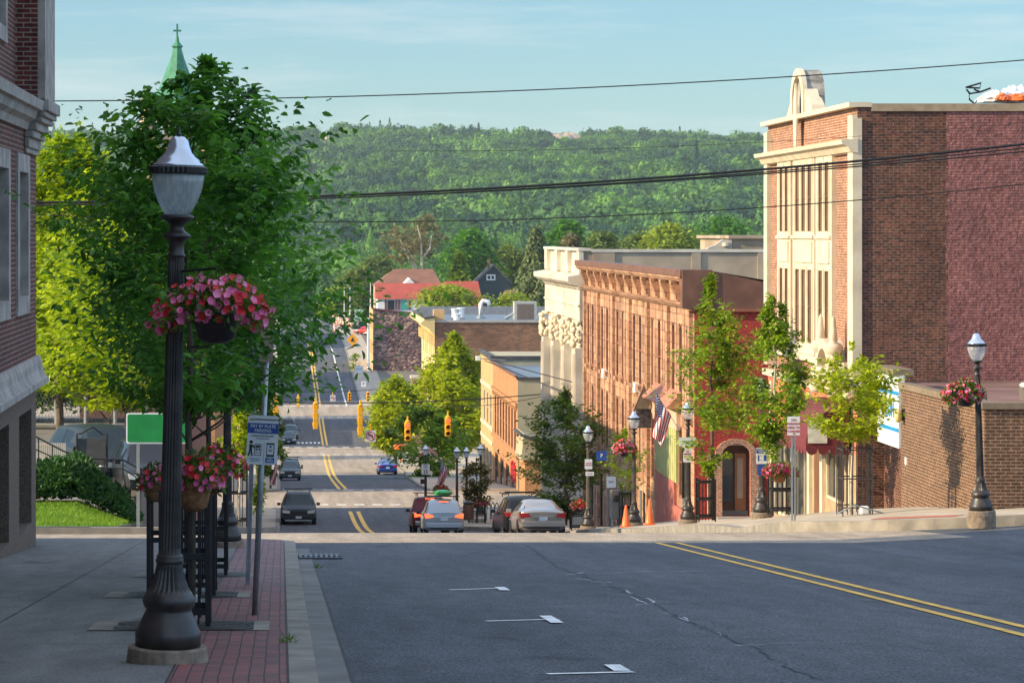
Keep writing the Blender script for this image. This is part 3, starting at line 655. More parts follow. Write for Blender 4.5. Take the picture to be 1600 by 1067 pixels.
tree('street_tree', 'young dark green tree with long drooping shoots directly behind the near lamp', GX[0]+0.04, 24.6, zs(24.6), -1.50, 1.50, 1.08, 600, 15, 0.108, L_dark, 11, 'broad', r0=0.045, nb=26, group='young trees in the near iron guards', rich=True, lean=(0.14, 0), K=80, wd=0.50, jit=0.17, up=0.7, droop=0.5)
tree('street_tree', 'young dark green tree in the second iron guard, leaning out over the curb', GX[1]+0.08, 30.4, zs(30.4), -1.95, 1.25, 1.42, 520, 15, 0.12, L_dark, 24, 'broad', r0=0.05, nb=22, group='young trees in the near iron guards', rich=True, lean=(0.36, 0), K=60, wd=0.50, jit=0.2, up=0.7, droop=0.5)
tree('street_tree', 'young dark green tree in the third iron guard, lowest crown behind the parking sign poles', GX[2]+0.1, 36.0, zs(36.0), -2.25, 0.9, 1.3, 440, 15, 0.13, L_dark, 37, 'round', r0=0.05, nb=20, group='young trees in the near iron guards', rich=True, wd=0.50, jit=0.16, up=0.7, droop=0.5)

# ---- right-hand street trees  (pixel x, distance, crown px: left, right, top, bottom)
def stree(label, px, Y, l, r_, top, bot, m, seed, ns=260, per=12, leaf=0.12, prof='egg', zb=None, r0=0.05, dens=1.0, ls=1.22, bark=None, group='street trees along the right pavement', name='street_tree', **kw):
    kw.setdefault('K', 34)
    X = (px-VX)/F*Y; k = Y/F; rx = (r_-l)/2*k; z1 = (VY-top)*k; z0 = (VY-bot)*k
    zb = zb if zb is not None else (zright(Y) if X > 0 else zs(Y))
    return tree(name, label, X, Y, zb, z0, z1, rx, int(ns*dens), per, leaf*ls, m, seed, prof, group, r0=r0, bark=bark, **kw)
stree('small lime green street tree with a pale slanting trunk beside the blue doorway', 1331, 66.0, 1264, 1392, 548, 688, L_lime, 51, 300, 12, 0.13, 'round', r0=0.045, bark=M_barkpale, nb=14, zb=zrt(14, 66), droop=0.3)
stree('dense green street tree whose crown covers the red arch, behind the no parking sign', 1211, 76.0, 1168, 1262, 462, 716, L_mid, 52, 470, 13, 0.13, 'egg', r0=0.07, bark=M_barkpale)
stree('tall narrow green street tree in front of the arched brick doorway', 1112, 86.0, 1050, 1168, 436, 738, L_mid, 53, 520, 13, 0.14, 'egg', r0=0.075, jit=0.25)
stree('small sapling with yellow green leaves between the two right lamp posts', 977, 101.0, 936, 1003, 672, 772, L_lime, 54, 110, 10, 0.13, 'round', r0=0.045, bark=M_barkpale)
stree('dark green street tree right behind the parked silver saloon', 884, 117.0, 812, 950, 618, 800, L_shadegreen, 55, 620, 13, 0.18, 'round', r0=0.09, droop=0.3, jit=0.22)
stree('small rounded tree with rusty green leaves beside the bike rack', 745, 150.0, 722, 770, 722, 792, L_rust, 56, 200, 10, 0.17, 'round', r0=0.05)
stree('big lime green tree beyond the crossing beside the orange brick building', 708, 262.0, 652, 768, 530, 706, L_lime, 57, 1100, 12, 0.46, 'egg', r0=0.25, zb=zs(262), jit=0.12, K=70)
stree('wide light green tree on the right beyond the crossing, behind the red signal', 618, 272.0, 575, 658, 592, 702, L_lime, 58, 760, 12, 0.44, 'round', r0=0.22, zb=zs(272), jit=0.12, K=60)
stree('darker green tree between the two lime trees, behind the traffic signals', 668, 240.0, 618, 724, 636, 752, L_mid, 59, 480, 12, 0.36, 'round', r0=0.2, zb=zs(240))
stree('small bushy shrub on the far right verge beside the construction barrels', 556, 455.0, 548, 566, 552, 580, L_mid, 60, 60, 8, 0.35, 'round', r0=0.08, zb=zs(455), name='shrub')
# ---- left-hand trees
tree('honey_locust_tree', 'big yellow green honey locust above the lawn and the chain link fence', -9.2, 112.0, zs(112)+0.6, -6.4, 3.95, 3.3, 1300, 17, 0.34, L_locust, 71, 'vase', None, r0=0.22, nb=40, jit=0.2, droop=0.3, lean=(0.4, 0))
tree('honey_locust_tree', 'darker green tree behind the green road sign, lower than the yellow one', -5.6, 98.0, zs(98)+0.5, -6.2, 0.6, 3.2, 760, 14, 0.30, L_locust, 72, 'round', None, r0=0.15, nb=26, jit=0.2)
stree('dark leafy street tree by the left curb, close right of the parking sign', 402, 92.0, 378, 430, 560, 742, L_shadegreen, 73, 330, 12, 0.17, 'egg', group='street trees along the left pavement', zb=zs(92), r0=0.06)
stree('small yellow green street tree at the far left corner, seen between the posts', 374, 76.0, 350, 392, 640, 745, L_lime, 74, 150, 11, 0.14, 'egg', group='street trees along the left pavement', zb=zs(76), r0=0.05, bark=M_barkpale)
stree('street tree by the left curb farther down the hill, above the parked wagons', 423, 190.0, 405, 447, 640, 742, L_shadegreen, 75, 200, 10, 0.30, 'egg', group='street trees along the left pavement', zb=zs(190), r0=0.08)
stree('yellow green shrub by the left pavement beside the striped flag', 405, 88.0, 398, 416, 748, 800, L_lime, 76, 60, 10, 0.13, 'egg', group=None, zb=zs(88), r0=0.03, name='shrub')

# ---- clipped bank of yew on the left, lawn
def blob_plant(name, label, cat, box, n, leaf, m, seed, zf=None):
    r = np.random.RandomState(seed); x0, x1, y0, y1, z0f, h = box
    xs = r.uniform(x0, x1, n); ys = r.uniform(y0, y1, n); u = (xs-x0)/(x1-x0)*2-1; v = (ys-y0)/(y1-y0)*2-1
    top = h*(1-np.abs(u)**4*0.8)*(1-np.abs(v)**3*0.6)*(1+0.15*np.sin(xs*3.1)+0.12*np.sin(ys*2.3+xs*5)); zz = top*np.sqrt(r.uniform(0.05, 1, n))
    P = np.stack([xs, ys, np.array([z0f(a, b) for a, b in zip(xs, ys)])+zz], 1)
    d = np.stack([r.normal(0, 0.8, n), r.normal(-0.3, 0.6, n), r.uniform(0.1, 1.1, n)], 1); nrm = r.normal(0, 1, (n, 3))
    ln = leaf*r.uniform(0.6, 1.4, n); V, Fc = leaf_faces(P, d, nrm, ln, ln*0.45)
    o = np_mesh(name, V, Fc, m); return tag(o, label, cat)
def lawnz(X, Y):
    a = max(0.0, min(1.0, (-3.7-X)/1.6)); b = max(0.0, min(1.0, (Y-64.2)/6.0)); return zs(Y)+0.02+a*b*0.62*(1+0.0*X)
blob_plant('hedge', 'low spreading dark green yew hedge above the lawn', 'hedge', (-8.4, -3.9, 69.9, 74.5, lawnz, 1.08), 26000, 0.16, L_hedge, 5)
lm = MB(); ys_ = rng(64.0, 76, 1.0); xs_ = rng(-14, -3.9, 0.8)
for Y in ys_:
    for X in xs_: lm.v.append((X, Y, lawnz(X, Y)))
nx_ = len(xs_)
for j in range(len(ys_)-1):
    for i in range(nx_-1): lm.f.append((j*nx_+i, j*nx_+i+1, (j+1)*nx_+i+1, (j+1)*nx_+i)); lm.m.append(0)
tag(lm.build('lawn_soil', mat('green_lawn', (0.10, 0.20, 0.015), 0.9, var=0.25, scale=1.5), smooth=True), kind='structure')
r_ = np.random.RandomState(3); n = 30000
xs = r_.uniform(-13, -3.95, n); ys = r_.uniform(64.05, 71.5, n)
P = np.stack([xs, ys, np.array([lawnz(a, b) for a, b in zip(xs, ys)])], 1)
V, Fc = leaf_faces(P, np.stack([r_.normal(0, .4, n), r_.normal(0, .4, n), np.ones(n)], 1), r_.normal(0, 1, (n, 3)), r_.uniform(0.05, 0.11, n), np.full(n, 0.02))
tag(np_mesh('grass', V, Fc, leafmat('lawn_grass', (0.10, 0.20, 0.012), (0.22, 0.34, 0.03), 0.35, 0.8)), 'short bright green lawn grass on the bank below the hedge', 'grass', kind='stuff')

# ---- forested hills: one mass of thousands of crowns
def crown_template(seed, nleaf=70, cone=False):
    r = np.random.RandomState(seed)
    if cone:
        h = r.uniform(0, 1, nleaf)**1.4; a = r.uniform(0, 6.283, nleaf); rr = 0.42*(1-h)+0.03
        P = np.stack([np.cos(a)*rr, np.sin(a)*rr, h*2.0], 1); nr = np.stack([np.cos(a), np.sin(a), np.full(nleaf, 0.5)], 1)
    else:
        a = r.uniform(0, 6.283, nleaf); z = r.uniform(-0.25, 1, nleaf); q = np.sqrt(1-np.clip(z, -1, 1)**2)
        lp = 1+0.2*np.sin(3*a+seed)+0.15*np.sin(5*a+4*z)
        P = np.stack([np.cos(a)*q*lp, np.sin(a)*q*lp, z*0.85+0.1], 1); nr = P*1.0
        P *= (r.uniform(0.8, 1.06, nleaf)*(1+0.16*np.sin(4*a+7*z+seed)))[:, None]
    nr = unit(nr+r.normal(0, 0.28, (nleaf, 3))); d = np.cross(nr, r.normal(0, 1, (nleaf, 3)))
    ln = r.uniform(0.34, 0.62, nleaf)*(0.6 if cone else 1)*(80.0/nleaf)**0.52
    P = P-unit(d)*ln[:, None]*0.5
    return leaf_faces(P, d, nr, ln, ln*0.95, fold=-0.1, rich=False)
def forest(name, label, pts, rad, m, seed, cone=0.12, nleaf=70):
    r = np.random.RandomState(seed); n = len(pts)
    T = [crown_template(seed*7+i, nleaf) for i in range(6)]+[crown_template(99+i, nleaf, True) for i in range(2)]
    rad = rad*(1+0.35*np.sin(pts[:, 0]*0.011+pts[:, 1]*0.007)*np.sin(pts[:, 1]*0.012))
    pick = np.where(r.uniform(0, 1, n) < cone, 6+r.randint(0, 2, n), r.randint(0, 6, n))
    VV = []; FF = []; off = 0
    for k in range(8):
        ii = np.where(pick == k)[0]
        if not len(ii): continue
        V, Fc = T[k]; a = r.uniform(0, 6.283, len(ii)); s = rad[ii]*r.uniform(0.6, 1.4, len(ii)); hz = s*r.uniform(0.8, 1.25, len(ii))
        c_, s_ = np.cos(a)[:, None], np.sin(a)[:, None]
        X = (V[None, :, 0]*c_-V[None, :, 1]*s_)*s[:, None]+pts[ii, 0][:, None]; Y = (V[None, :, 0]*s_+V[None, :, 1]*c_)*s[:, None]+pts[ii, 1][:, None]; Z = V[None, :, 2]*hz[:, None]+pts[ii, 2][:, None]
        A = np.stack([X, Y, Z], 2).reshape(-1, 3); f = (Fc[None]+(np.arange(len(ii))*len(V))[:, None, None]).reshape(-1, 4)+off
        VV.append(A); FF.append(f); off += len(A)
    return tag(np_mesh(name, np.concatenate(VV), np.concatenate(FF), m), label, 'forest', kind='stuff')
r = np.random.RandomState(8); pts = []
Yc = 800.0
while Yc < 3250:
    st = 8.5 if Yc < 1500 else 10.5; row = (st*1.15)*(1.0 if Yc > 1300 else 0.9)
    x0 = (40-VX)/F*Yc; x1 = (1215-VX)/F*Yc
    for X in np.arange(x0, x1, st):
        xx = X+r.uniform(-3.5, 3.5); yy_ = Yc+r.uniform(-5, 5); px = VX+xx/yy_*F; hz = hill(xx, yy_)
        py = VY-hz/yy_*F
        rock = (((px-880)/45.0)**2+((py-226)/7.0)**2 < 1) or (((px-1160)/28.0)**2+((py-243)/6.0)**2 < 1) or (((px-505)/26.0)**2+((py-228)/9.0)**2 < 1)
        if rock: continue
        if 250 < px < 420 and Yc < 2300: continue
        if r.uniform() < 0.02 and Yc < 2000: continue
        pts.append((xx, yy_, hz+r.uniform(0.0, 8.0)+2.5*math.sin(xx*0.02)*math.sin(yy_*0.017)))
    Yc += row
pts = np.array(pts); nearf = pts[:, 1] < 1500
forest('hillside_forest', 'mixed green forest covering the long hill beyond the town', pts[~nearf], 8.0, L_forest, 3, cone=0.02, nleaf=240)
forest('valley_forest', 'nearest belt of mixed green trees at the foot of the long hill', pts[nearf], 6.4, L_forest, 4, cone=0.06, nleaf=620)
M_rock = mat('bare_hill_rock', (0.30, 0.22, 0.16), 0.9, var=0.3, scale=0.05)
def rock(px, py, wpx, hpx, Y, seed, label):
    r = random.Random(seed); k = Y/F; c = PX(px, py, Y); mb = MB(); n = 22; m_ = 6; vs = []; fs = []
    for j in range(m_):
        for i in range(n):
            a = 2*math.pi*i/n; q = math.cos(math.pi/2*j/m_)
            vs.append((c.x+math.cos(a)*wpx*k*q*r.uniform(0.85, 1.1), c.y+math.sin(a)*80*q, c.z-3+(hpx*k+9)*math.sin(math.pi/2*j/m_)*r.uniform(0.85, 1.1)))
    for j in range(m_-1):
        for i in range(n): fs.append((j*n+i, j*n+(i+1) % n, (j+1)*n+(i+1) % n, (j+1)*n+i))
    fs.append(tuple(range((m_-1)*n, m_*n))); mb.add(vs, fs); tag(mb.build('rock_outcrop', M_rock), label, 'rock')
rock(878, 230, 44, 13, 2950, 1, 'bare reddish rock outcrop on the ridge line in the middle of the hill')
rock(1162, 250, 26, 11, 2900, 2, 'bare rock patch high on the right end of the hill by the brick building')
rock(508, 238, 22, 15, 2850, 3, 'pale rock outcrop on the ridge at the left beside the tree crown')
# ---- trees one can tell apart in the town beyond the roofs
def far_tree(label, px, top, bot, wpx, Y, m, seed, prof='round', name='town_tree', ns=260, per=8, leaf=None, group=None, **kw):
    k = Y/F; X = (px-VX)*k; z1 = (VY-top)*k; z0 = (VY-bot)*k; gz = min(z0-0.5, -22)
    return tree(name, label, X, Y, gz, z0, z1, wpx/2*k, ns, per, leaf or 0.9*k*9, m, seed, prof, group, r0=0.3, nb=10, **kw)
far_tree('big round dark green maple behind the red roofs', 736, 361, 470, 82, 660, L_far, 81, ns=620)
far_tree('pointed green conifer in front of the big dark maple', 718, 392, 468, 40, 640, L_mid, 82, 'cone', name='conifer', ns=320)
far_tree('tall ragged blue spruce with drooping boughs beside the cream building', 838, 346, 492, 62, 560, L_spruce, 83, 'cone', name='spruce_tree', ns=700, droop=1.0, up=-0.2, leaf=1.0)
far_tree('grey green round tree between the maple and the tall spruce', 792, 384, 470, 74, 700, L_farolive, 84, ns=420)
far_tree('yellow green tree in front of the long red roof', 700, 446, 482, 92, 520, L_farlime, 85, ns=420, leaf=0.9)
far_tree('bright bushy tree below the dark gabled house', 800, 458, 500, 62, 520, L_farlime, 86, ns=300, leaf=0.9)
far_tree('bright green tree right of the tall spruce, above the cream parapet', 886, 345, 408, 50, 700, L_far, 87, ns=380)
far_tree('reddish brown dead looking tree standing above the cream parapet', 893, 366, 408, 26, 690, L_dry, 88, ns=90)
far_tree('olive trees standing in a row above the long cream parapet', 940, 364, 410, 62, 720, L_farolive, 89, ns=320)
far_tree('yellow green round tree above the middle of the cream parapet', 1048, 351, 412, 84, 690, L_farlime, 90, ns=480)
far_tree('olive green tree left of the yellow green one above the parapet', 1000, 364, 412, 60, 700, L_farolive, 91, ns=300)
far_tree('dark green broad tree at the right end above the stepped parapet', 1130, 340, 410, 92, 720, L_far, 92, ns=480)
far_tree('pale willow like tree on the left beyond the end of the street', 560, 420, 500, 70, 760, L_farolive, 93, ns=420)
far_tree('green tree behind the street light poles at the far end of the street', 590, 400, 470, 66, 800, L_farolive, 94, ns=380)
far_tree('low green bush by the far left end of the street', 524, 452, 502, 46, 740, L_farlime, 97, ns=240)
far_tree('dry leafed tree with a pale forked trunk behind the brown roof', 628, 352, 408, 60, 640, L_dry, 95, ns=70)
far_tree('tall sparse tree with a straight white trunk behind the brown roof', 662, 338, 400, 50, 650, L_dry, 96, ns=80)
for k_, (x0_, x1_, sd_) in enumerate(((612, 650, 1), (659, 662, 2), (668, 676, 3))):
    pass
mb = MB(); k = 640/F
for pts_ in (((650, 424), (636, 398), (624, 372), (620, 356)), ((652, 424), (645, 404), (634, 384), (640, 366)), ((659, 424), (659, 396), (657, 372), (652, 352)), ((661, 402), (672, 388), (674, 368))):
    mb.tube([PX(a, b, 640) for a, b in pts_], 0.28, 6, r1=0.12)
tag(mb.build('bare_tree_trunks', mat('white_birch_trunk', (0.5, 0.44, 0.36), 0.8)), 'bare white forked limbs of two half dead trees behind the brown roof', 'tree')

# a few weeds in the curb joint
r_ = np.random.RandomState(6)
for wx, wy, lb in ((0.04, 22.2, 'small tuft of weeds in the near curb joint beside the brick paving'), (0.55, 41.5, 'flat green weeds in the gutter edge near the storm drain')):
    n = 26; P = np.stack([wx+r_.normal(0, 0.03, n), wy+r_.normal(0, 0.10, n), np.full(n, (zs(wy) if wx < .2 else zr(wy))+0.005)], 1)
    V, Fc = leaf_faces(P, np.stack([r_.normal(0, .8, n), r_.normal(0, .5, n), r_.uniform(0.2, 1, n)], 1), r_.normal(0, 1, (n, 3)), r_.uniform(0.04, 0.09, n), np.full(n, 0.012)); tag(np_mesh('weeds', V, Fc, L_pet0), lb, 'weeds', kind='stuff')
# ------------------------------------------------------------------ buildings
def toX(X0, s=1): return lambda u, v, d: (X0+s*d, u, v)      # wall running along Y; d goes into the wall
def toY(Y0, s=1): return lambda u, v, d: (u, Y0+s*d, v)      # wall running along X
def ubox(mb, to, u0, u1, v0, v1, d0, d1, mi=None):
    c = [to(u, v, d) for d in (d0, d1) for v in (v0, v1) for u in (u0, u1)]
    return mb.add(c, [(0, 1, 3, 2), (4, 6, 7, 5), (0, 4, 5, 1), (2, 3, 7, 6), (0, 2, 6, 4), (1, 5, 7, 3)], mi)
def wall(mb, to, u0, u1, v0, v1, ops=(), depth=0.25, topf=None):
    """a wall face with rectangular openings (u0, u1, v0, v1[, arch height]) and their reveals"""
    us = sorted({u0, u1, *[o[0] for o in ops], *[o[1] for o in ops]}); vs_ = sorted({v0, v1, *[o[2] for o in ops], *[o[3] for o in ops]})
    us = [u for u in us if u0 <= u <= u1]; vs_ = [v for v in vs_ if v0 <= v <= v1]
    for i in range(len(us)-1):
        for j in range(len(vs_)-1):
            cu, cv = (us[i]+us[i+1])/2, (vs_[j]+vs_[j+1])/2
            if any(o[0] < cu < o[1] and o[2] < cv < o[3] for o in ops): continue
            mb.quad(to(us[i], vs_[j], 0), to(us[i+1], vs_[j], 0), to(us[i+1], vs_[j+1], 0), to(us[i], vs_[j+1], 0))
    for o in ops:
        a, b, c, d = o[:4]
        mb.quad(to(a, c, 0), to(a, d, 0), to(a, d, depth), to(a, c, depth)); mb.quad(to(b, c, 0), to(b, d, 0), to(b, d, depth), to(b, c, depth))
        mb.quad(to(a, c, 0), to(b, c, 0), to(b, c, depth), to(a, c, depth)); mb.quad(to(a, d, 0), to(b, d, 0), to(b, d, depth), to(a, d, depth))
        if len(o) > 4:
            h = o[4]; m = (a+b)/2; r = (b-a)/2; n = 6
            for sgn in (-1, 1):
                pts = [(m+sgn*r, d)]+[(m+sgn*r*math.sin(math.pi/2*k/n), d-h+h*math.cos(math.pi/2*k/n)) for k in range(n+1)]
                fr = [to(p[0], p[1], 0.01) for p in pts]; bk = [to(p[0], p[1], depth*0.9) for p in pts]; N = len(pts)
                mb.add(fr+bk, [tuple(range(N)), tuple(reversed(range(N, 2*N)))]+[(i, (i+1) % N, (i+1) % N+N, i+N) for i in range(N)])
    return mb
def window(parent, to, u0, u1, v0, v1, d=0.2, fm=None, pm=None, nu=1, nv=2, fw=0.06, name='window'):
    f = MB(); fm = fm or M_wframe; e = 0.003
    ubox(f, to, u0+e, u0+fw, v0+e, v1-e, d-0.05, d+0.02); ubox(f, to, u1-fw, u1-e, v0+e, v1-e, d-0.05, d+0.02)
    ubox(f, to, u0+fw, u1-fw, v0+e, v0+fw, d-0.05, d+0.02); ubox(f, to, u0+fw, u1-fw, v1-fw, v1-e, d-0.05, d+0.02)
    for i in range(1, nu): u = u0+(u1-u0)*i/nu; ubox(f, to, u-fw/3, u+fw/3, v0+fw, v1-fw, d-0.04, d+0.015)
    for i in range(1, nv): v = v0+(v1-v0)*i/nv; ubox(f, to, u0+fw, u1-fw, v-fw/3, v+fw/3, d-0.042, d+0.013)
    w_ = f.build(name, fm, parent)
    p = MB(); p.quad(to(u0+e, v0+e, d+0.005), to(u1-e, v0+e, d+0.005), to(u1-e, v1-e, d+0.005), to(u0+e, v1-e, d+0.005)); p.build('pane', pm or M_glass, w_)
    return w_
def band(parent, name, m, to, u0, u1, v0, v1, out, d1=0.0, bevel=0): 
    mb = MB(); ubox(mb, to, u0, u1, v0, v1, -out, d1-0.0); return mb.build(name, m, parent, bevel=bevel)
def flat_roof(parent, X0, X1, Y0, Y1, z, m, drop=0.35, name='roof'):
    return MB().quad((X0, Y0, z-drop), (X1, Y0, z-drop), (X1, Y1, z-drop), (X0, Y1, z-drop)).build(name, m, parent)
def parapet_back(parent, X0, X1, Y0, Y1, z, m, t=0.3, drop=0.4):
    mb = MB()
    mb.box(X0+0.01, X0+t, Y0+t, Y1-t, z-drop, z-0.004); mb.box(X1-t, X1-0.01, Y0+t, Y1-t, z-drop, z-0.004); mb.box(X0+0.01, X1-0.01, Y0+0.01, Y0+t, z-drop, z-0.004); mb.box(X0+0.01, X1-0.01, Y1-t, Y1-0.01, z-drop, z-0.004)
    return mb.build('parapet', m, parent)
K_red = brick('orange_red_brick', (0.33, 0.14, 0.085), (0.24, 0.085, 0.055), (0.42, 0.33, 0.24), ms=0.012, soot=0.3)
K_dark = brick('dark_brown_brick', (0.19, 0.066, 0.042), (0.085, 0.036, 0.030), (0.20, 0.145, 0.11), ms=0.012, bump=0.014, soot=0.55, ns=0.5)
K_pink = mat('x', (0.1, 0.1, 0.1)); 
K_pink = brick('plum_painted_brick', (0.33, 0.155, 0.14), (0.29, 0.125, 0.115), (0.21, 0.085, 0.08), ms=0.014, bump=0.03, soot=0.42, bw=0.24)
K_brown = brick('brown_facing_brick', (0.135, 0.066, 0.040), (0.095, 0.048, 0.032), (0.25, 0.18, 0.125), bh=0.082, bw=0.24, ms=0.014, bump=0.006, soot=0.25)
K_scarlet = brick('scarlet_painted_brick', (0.48, 0.07, 0.05), (0.40, 0.05, 0.04), (0.28, 0.045, 0.04), ms=0.012, bump=0.012, soot=0.25)
K_maroon = brick('maroon_brick_pale_joints', (0.15, 0.036, 0.030), (0.085, 0.024, 0.024), (0.28, 0.22, 0.18), bh=0.080, bw=0.24, ms=0.011, soot=0.3)
K_orange = brick('orange_brick', (0.46, 0.23, 0.11), (0.38, 0.18, 0.08), (0.50, 0.30, 0.16), soot=0.25)
K_buff = brick('buff_orange_brick', (0.60, 0.38, 0.17), (0.52, 0.31, 0.13), (0.55, 0.4, 0.25), soot=0.2)
K_longwall = brick('weathered_brown_brick', (0.30, 0.145, 0.085), (0.14, 0.072, 0.055), (0.26, 0.19, 0.14), bw=0.55, bh=0.22, ms=0.03, bump=0.05, soot=0.75, ns=0.25)
K_lbrick = brick('plain_red_brick', (0.26, 0.10, 0.07), (0.20, 0.075, 0.055), (0.3, 0.24, 0.2), soot=0.4)
def rubble():
    m, nt, b = newmat('purple_rubble_stone'); b.inputs['Roughness'].default_value = 0.9
    tc = nt.nodes.new('ShaderNodeTexCoord'); mp = nt.nodes.new('ShaderNodeMapping'); mp.inputs['Scale'].default_value = (1, 1, 1.7)
    v = nt.nodes.new('ShaderNodeTexVoronoi'); v.inputs['Scale'].default_value = 2.0; nt.links.new(tc.outputs['Object'], mp.inputs[0]); nt.links.new(mp.outputs[0], v.inputs[0])
    n = nt.nodes.new('ShaderNodeTexNoise'); n.inputs['Scale'].default_value = 0.4; n.inputs['Detail'].default_value = 6; nt.links.new(tc.outputs['Object'], n.inputs[0])
    hs = nt.nodes.new('ShaderNodeSeparateColor'); nt.links.new(v.outputs['Color'], hs.inputs[0])
    cr = nt.nodes.new('ShaderNodeValToRGB'); e = cr.color_ramp.elements; e[0].color = (0.10, 0.062, 0.062, 1); e[1].color = (0.46, 0.30, 0.22, 1); e.new(0.6).color = (0.19, 0.115, 0.115, 1); nt.links.new(hs.outputs[0], cr.inputs[0])
    c2 = nt.nodes.new('ShaderNodeValToRGB'); c2.color_ramp.elements[0].position = 0.35; c2.color_ramp.elements[1].position = 0.65; c2.color_ramp.elements[0].color = (0.55, 0.55, 0.6, 1); c2.color_ramp.elements[1].color = (1.3, 1.25, 1.2, 1); nt.links.new(n.outputs[0], c2.inputs[0])
    mm = nt.nodes.new('ShaderNodeMixRGB'); mm.blend_type = 'MULTIPLY'; mm.inputs[0].default_value = 1; nt.links.new(cr.outputs[0], mm.inputs[1]); nt.links.new(c2.outputs[0], mm.inputs[2]); nt.links.new(mm.outputs[0], b.inputs['Base Color'])
    bp = nt.nodes.new('ShaderNodeBump'); bp.inputs['Distance'].default_value = 0.12; nt.links.new(v.outputs['Distance'], bp.inputs['Height']); bp.invert = True; nt.links.new(bp.outputs[0], b.inputs['Normal'])
    return m
K_rubble = rubble()
M_terra = mat('cream_terracotta', (0.60, 0.51, 0.37), 0.65, var=0.12, scale=1.6, bump=0.006, bscale=10)
M_cream = mat('cream_glazed_stone', (0.56, 0.50, 0.41), 0.6, var=0.2, scale=0.7, bump=0.004, bscale=8)
M_sand = brick('pink_brown_sandstone', (0.52, 0.32, 0.205), (0.33, 0.175, 0.11), (0.24, 0.13, 0.09), bw=1.1, bh=0.42, ms=0.016, bump=0.012, soot=0.5, ns=0.45)
M_sand2 = mat('red_sandstone_recess', (0.26, 0.095, 0.055), 0.9, var=0.2, scale=1)
M_brownmetal = mat('brown_sheet_metal', (0.16, 0.075, 0.05), 0.55, 0.0, 0.2, 1.5)
M_roofd = mat('dark_roofing_felt', (0.06, 0.06, 0.065), 0.85, var=0.3, scale=0.5)
M_roofb = mat('blue_grey_roofing', (0.13, 0.17, 0.21), 0.6, var=0.25, scale=0.4)
M_roofp = mat('purple_brown_roofing', (0.17, 0.095, 0.085), 0.85, var=0.3, scale=0.5)
M_stucco = mat('beige_stucco', (0.38, 0.33, 0.22), 0.9, var=0.1, scale=0.6, bump=0.01, bscale=3)
M_maroon = mat('maroon_canvas', (0.13, 0.018, 0.026), 0.8, var=0.12, scale=4)
M_orangepaint = mat('salmon_orange_render', (0.52, 0.16, 0.08), 0.8, var=0.1, scale=1.5)
M_redpaint = mat('red_painted_boards', (0.42, 0.13, 0.10), 0.7, var=0.12, scale=2)
M_greenpanel = mat('pale_green_corrugated_panel', (0.42, 0.42, 0.17), 0.6, var=0.12, scale=2)
M_granite = mat('grey_brown_granite', (0.125, 0.088, 0.066), 0.75, var=0.4, scale=26, bump=0.003)
M_mold = mat('weathered_pale_limestone', (0.33, 0.29, 0.26), 0.85, var=0.25, scale=3.0, bump=0.004, bscale=20)
M_bluepaint = mat('bright_blue_paint', (0.01, 0.24, 0.50), 0.5, var=0.08)

# ---- near left building: granite base, moulding, maroon brick, limestone window surrounds, cornice
LX = -4.33
nb = thing('brick_building', 'maroon brick building with grey granite base and pale stone cornice at the left edge', 'building', (-9, 47.6, zs(47.6)))
to = lambda u, v, d: (LX-d, u, v)
ops = [(u, u+2.2, -4.9, -3.02) for u in (41.05-3.6*i for i in range(0, 9))]; ops = [(44.55, 46.75, -5.0, -3.02)]+[(o[0]-0.0, o[1]-0.35, o[2], o[3]) for o in ops]
wall(MB(), to, 5, 47.6, -8, -2.62, ops, 0.5).build('base_wall', M_granite, nb)
MB().quad((LX, 47.6, -8), (-12, 47.6, -8), (-12, 47.6, 9.4), (LX, 47.6, 9.4)).build('end_wall', K_maroon, nb)
for o in ops[:3]: window(nb, to, o[0], o[1], o[2], o[3], 0.42, M_black, M_glass, 2, 1)
pr = [(-LX, -2.62), (-LX, -2.14), (-LX-0.05, -2.14), (-LX-0.10, -2.25), (-LX-0.11, -2.36), (-LX-0.17, -2.5), (-LX-0.22, -2.52), (-LX-0.22, -2.62)]
def lprism(name, pr, y0, y1, m): MB().prism([(-a, b) for a, b in pr], 1, y0, y1).build(name, m, nb)
lprism('base_moulding', pr, 5, 47.72, M_mold)
wins = [(43.95, 46.05), (40.3, 42.75), (36.7, 39.1), (33.0, 35.4), (29.3, 31.7)]
wall(MB(), to, 5, 47.6, -2.14, 1.80, [(a, b, -1.35, 1.32) for a, b in wins], 0.30).build('brick_wall', K_maroon, nb)
for a, b in wins:
    window(nb, to, a+0.30, b-0.30, -1.05, 1.02, 0.20, M_mold, M_glass, 2, 2, 0.12)
    for (p, q, r1_, r2_) in ((a, a+0.30, -1.35, 1.32), (b-0.30, b, -1.35, 1.32), (a+0.301, b-0.301, -1.35, -1.05), (a+0.301, b-0.301, 1.02, 1.32)):
        band(nb, 'window_surround', M_mold, to, p, q, r1_, r2_, 0.045, 0.25)
lprism('cornice', [(-LX, 1.74), (-LX-0.06, 1.74), (-LX-0.10, 1.86), (-LX-0.20, 1.92), (-LX-0.24, 2.04), (-LX-0.32, 2.06), (-LX-0.34, 2.22), (-LX+0.12, 2.28)], 5, 45.4, M_mold)
c_ = MB()
for k_, (z0, z1, o_, ex) in enumerate(((1.36, 1.45, 0.05, 0.0), (1.45, 1.62, 0.09, 0.05), (1.62, 1.74, 0.16, 0.1), (1.74, 1.88, 0.22, .14), (1.88, 1.97, 0.30, .18), (1.97, 2.06, 0.36, .2), (2.06, 2.26, 0.42, .24))):
    c_.box(LX, LX+o_, 45.405-ex*0.0, 47.6+ex*0.5, z0, z1-0.001)
c_.build('cornice_block', M_mold, nb, bevel=0.02)
LU = -4.45; tu = lambda u, v, d: (LU-d, u, v)
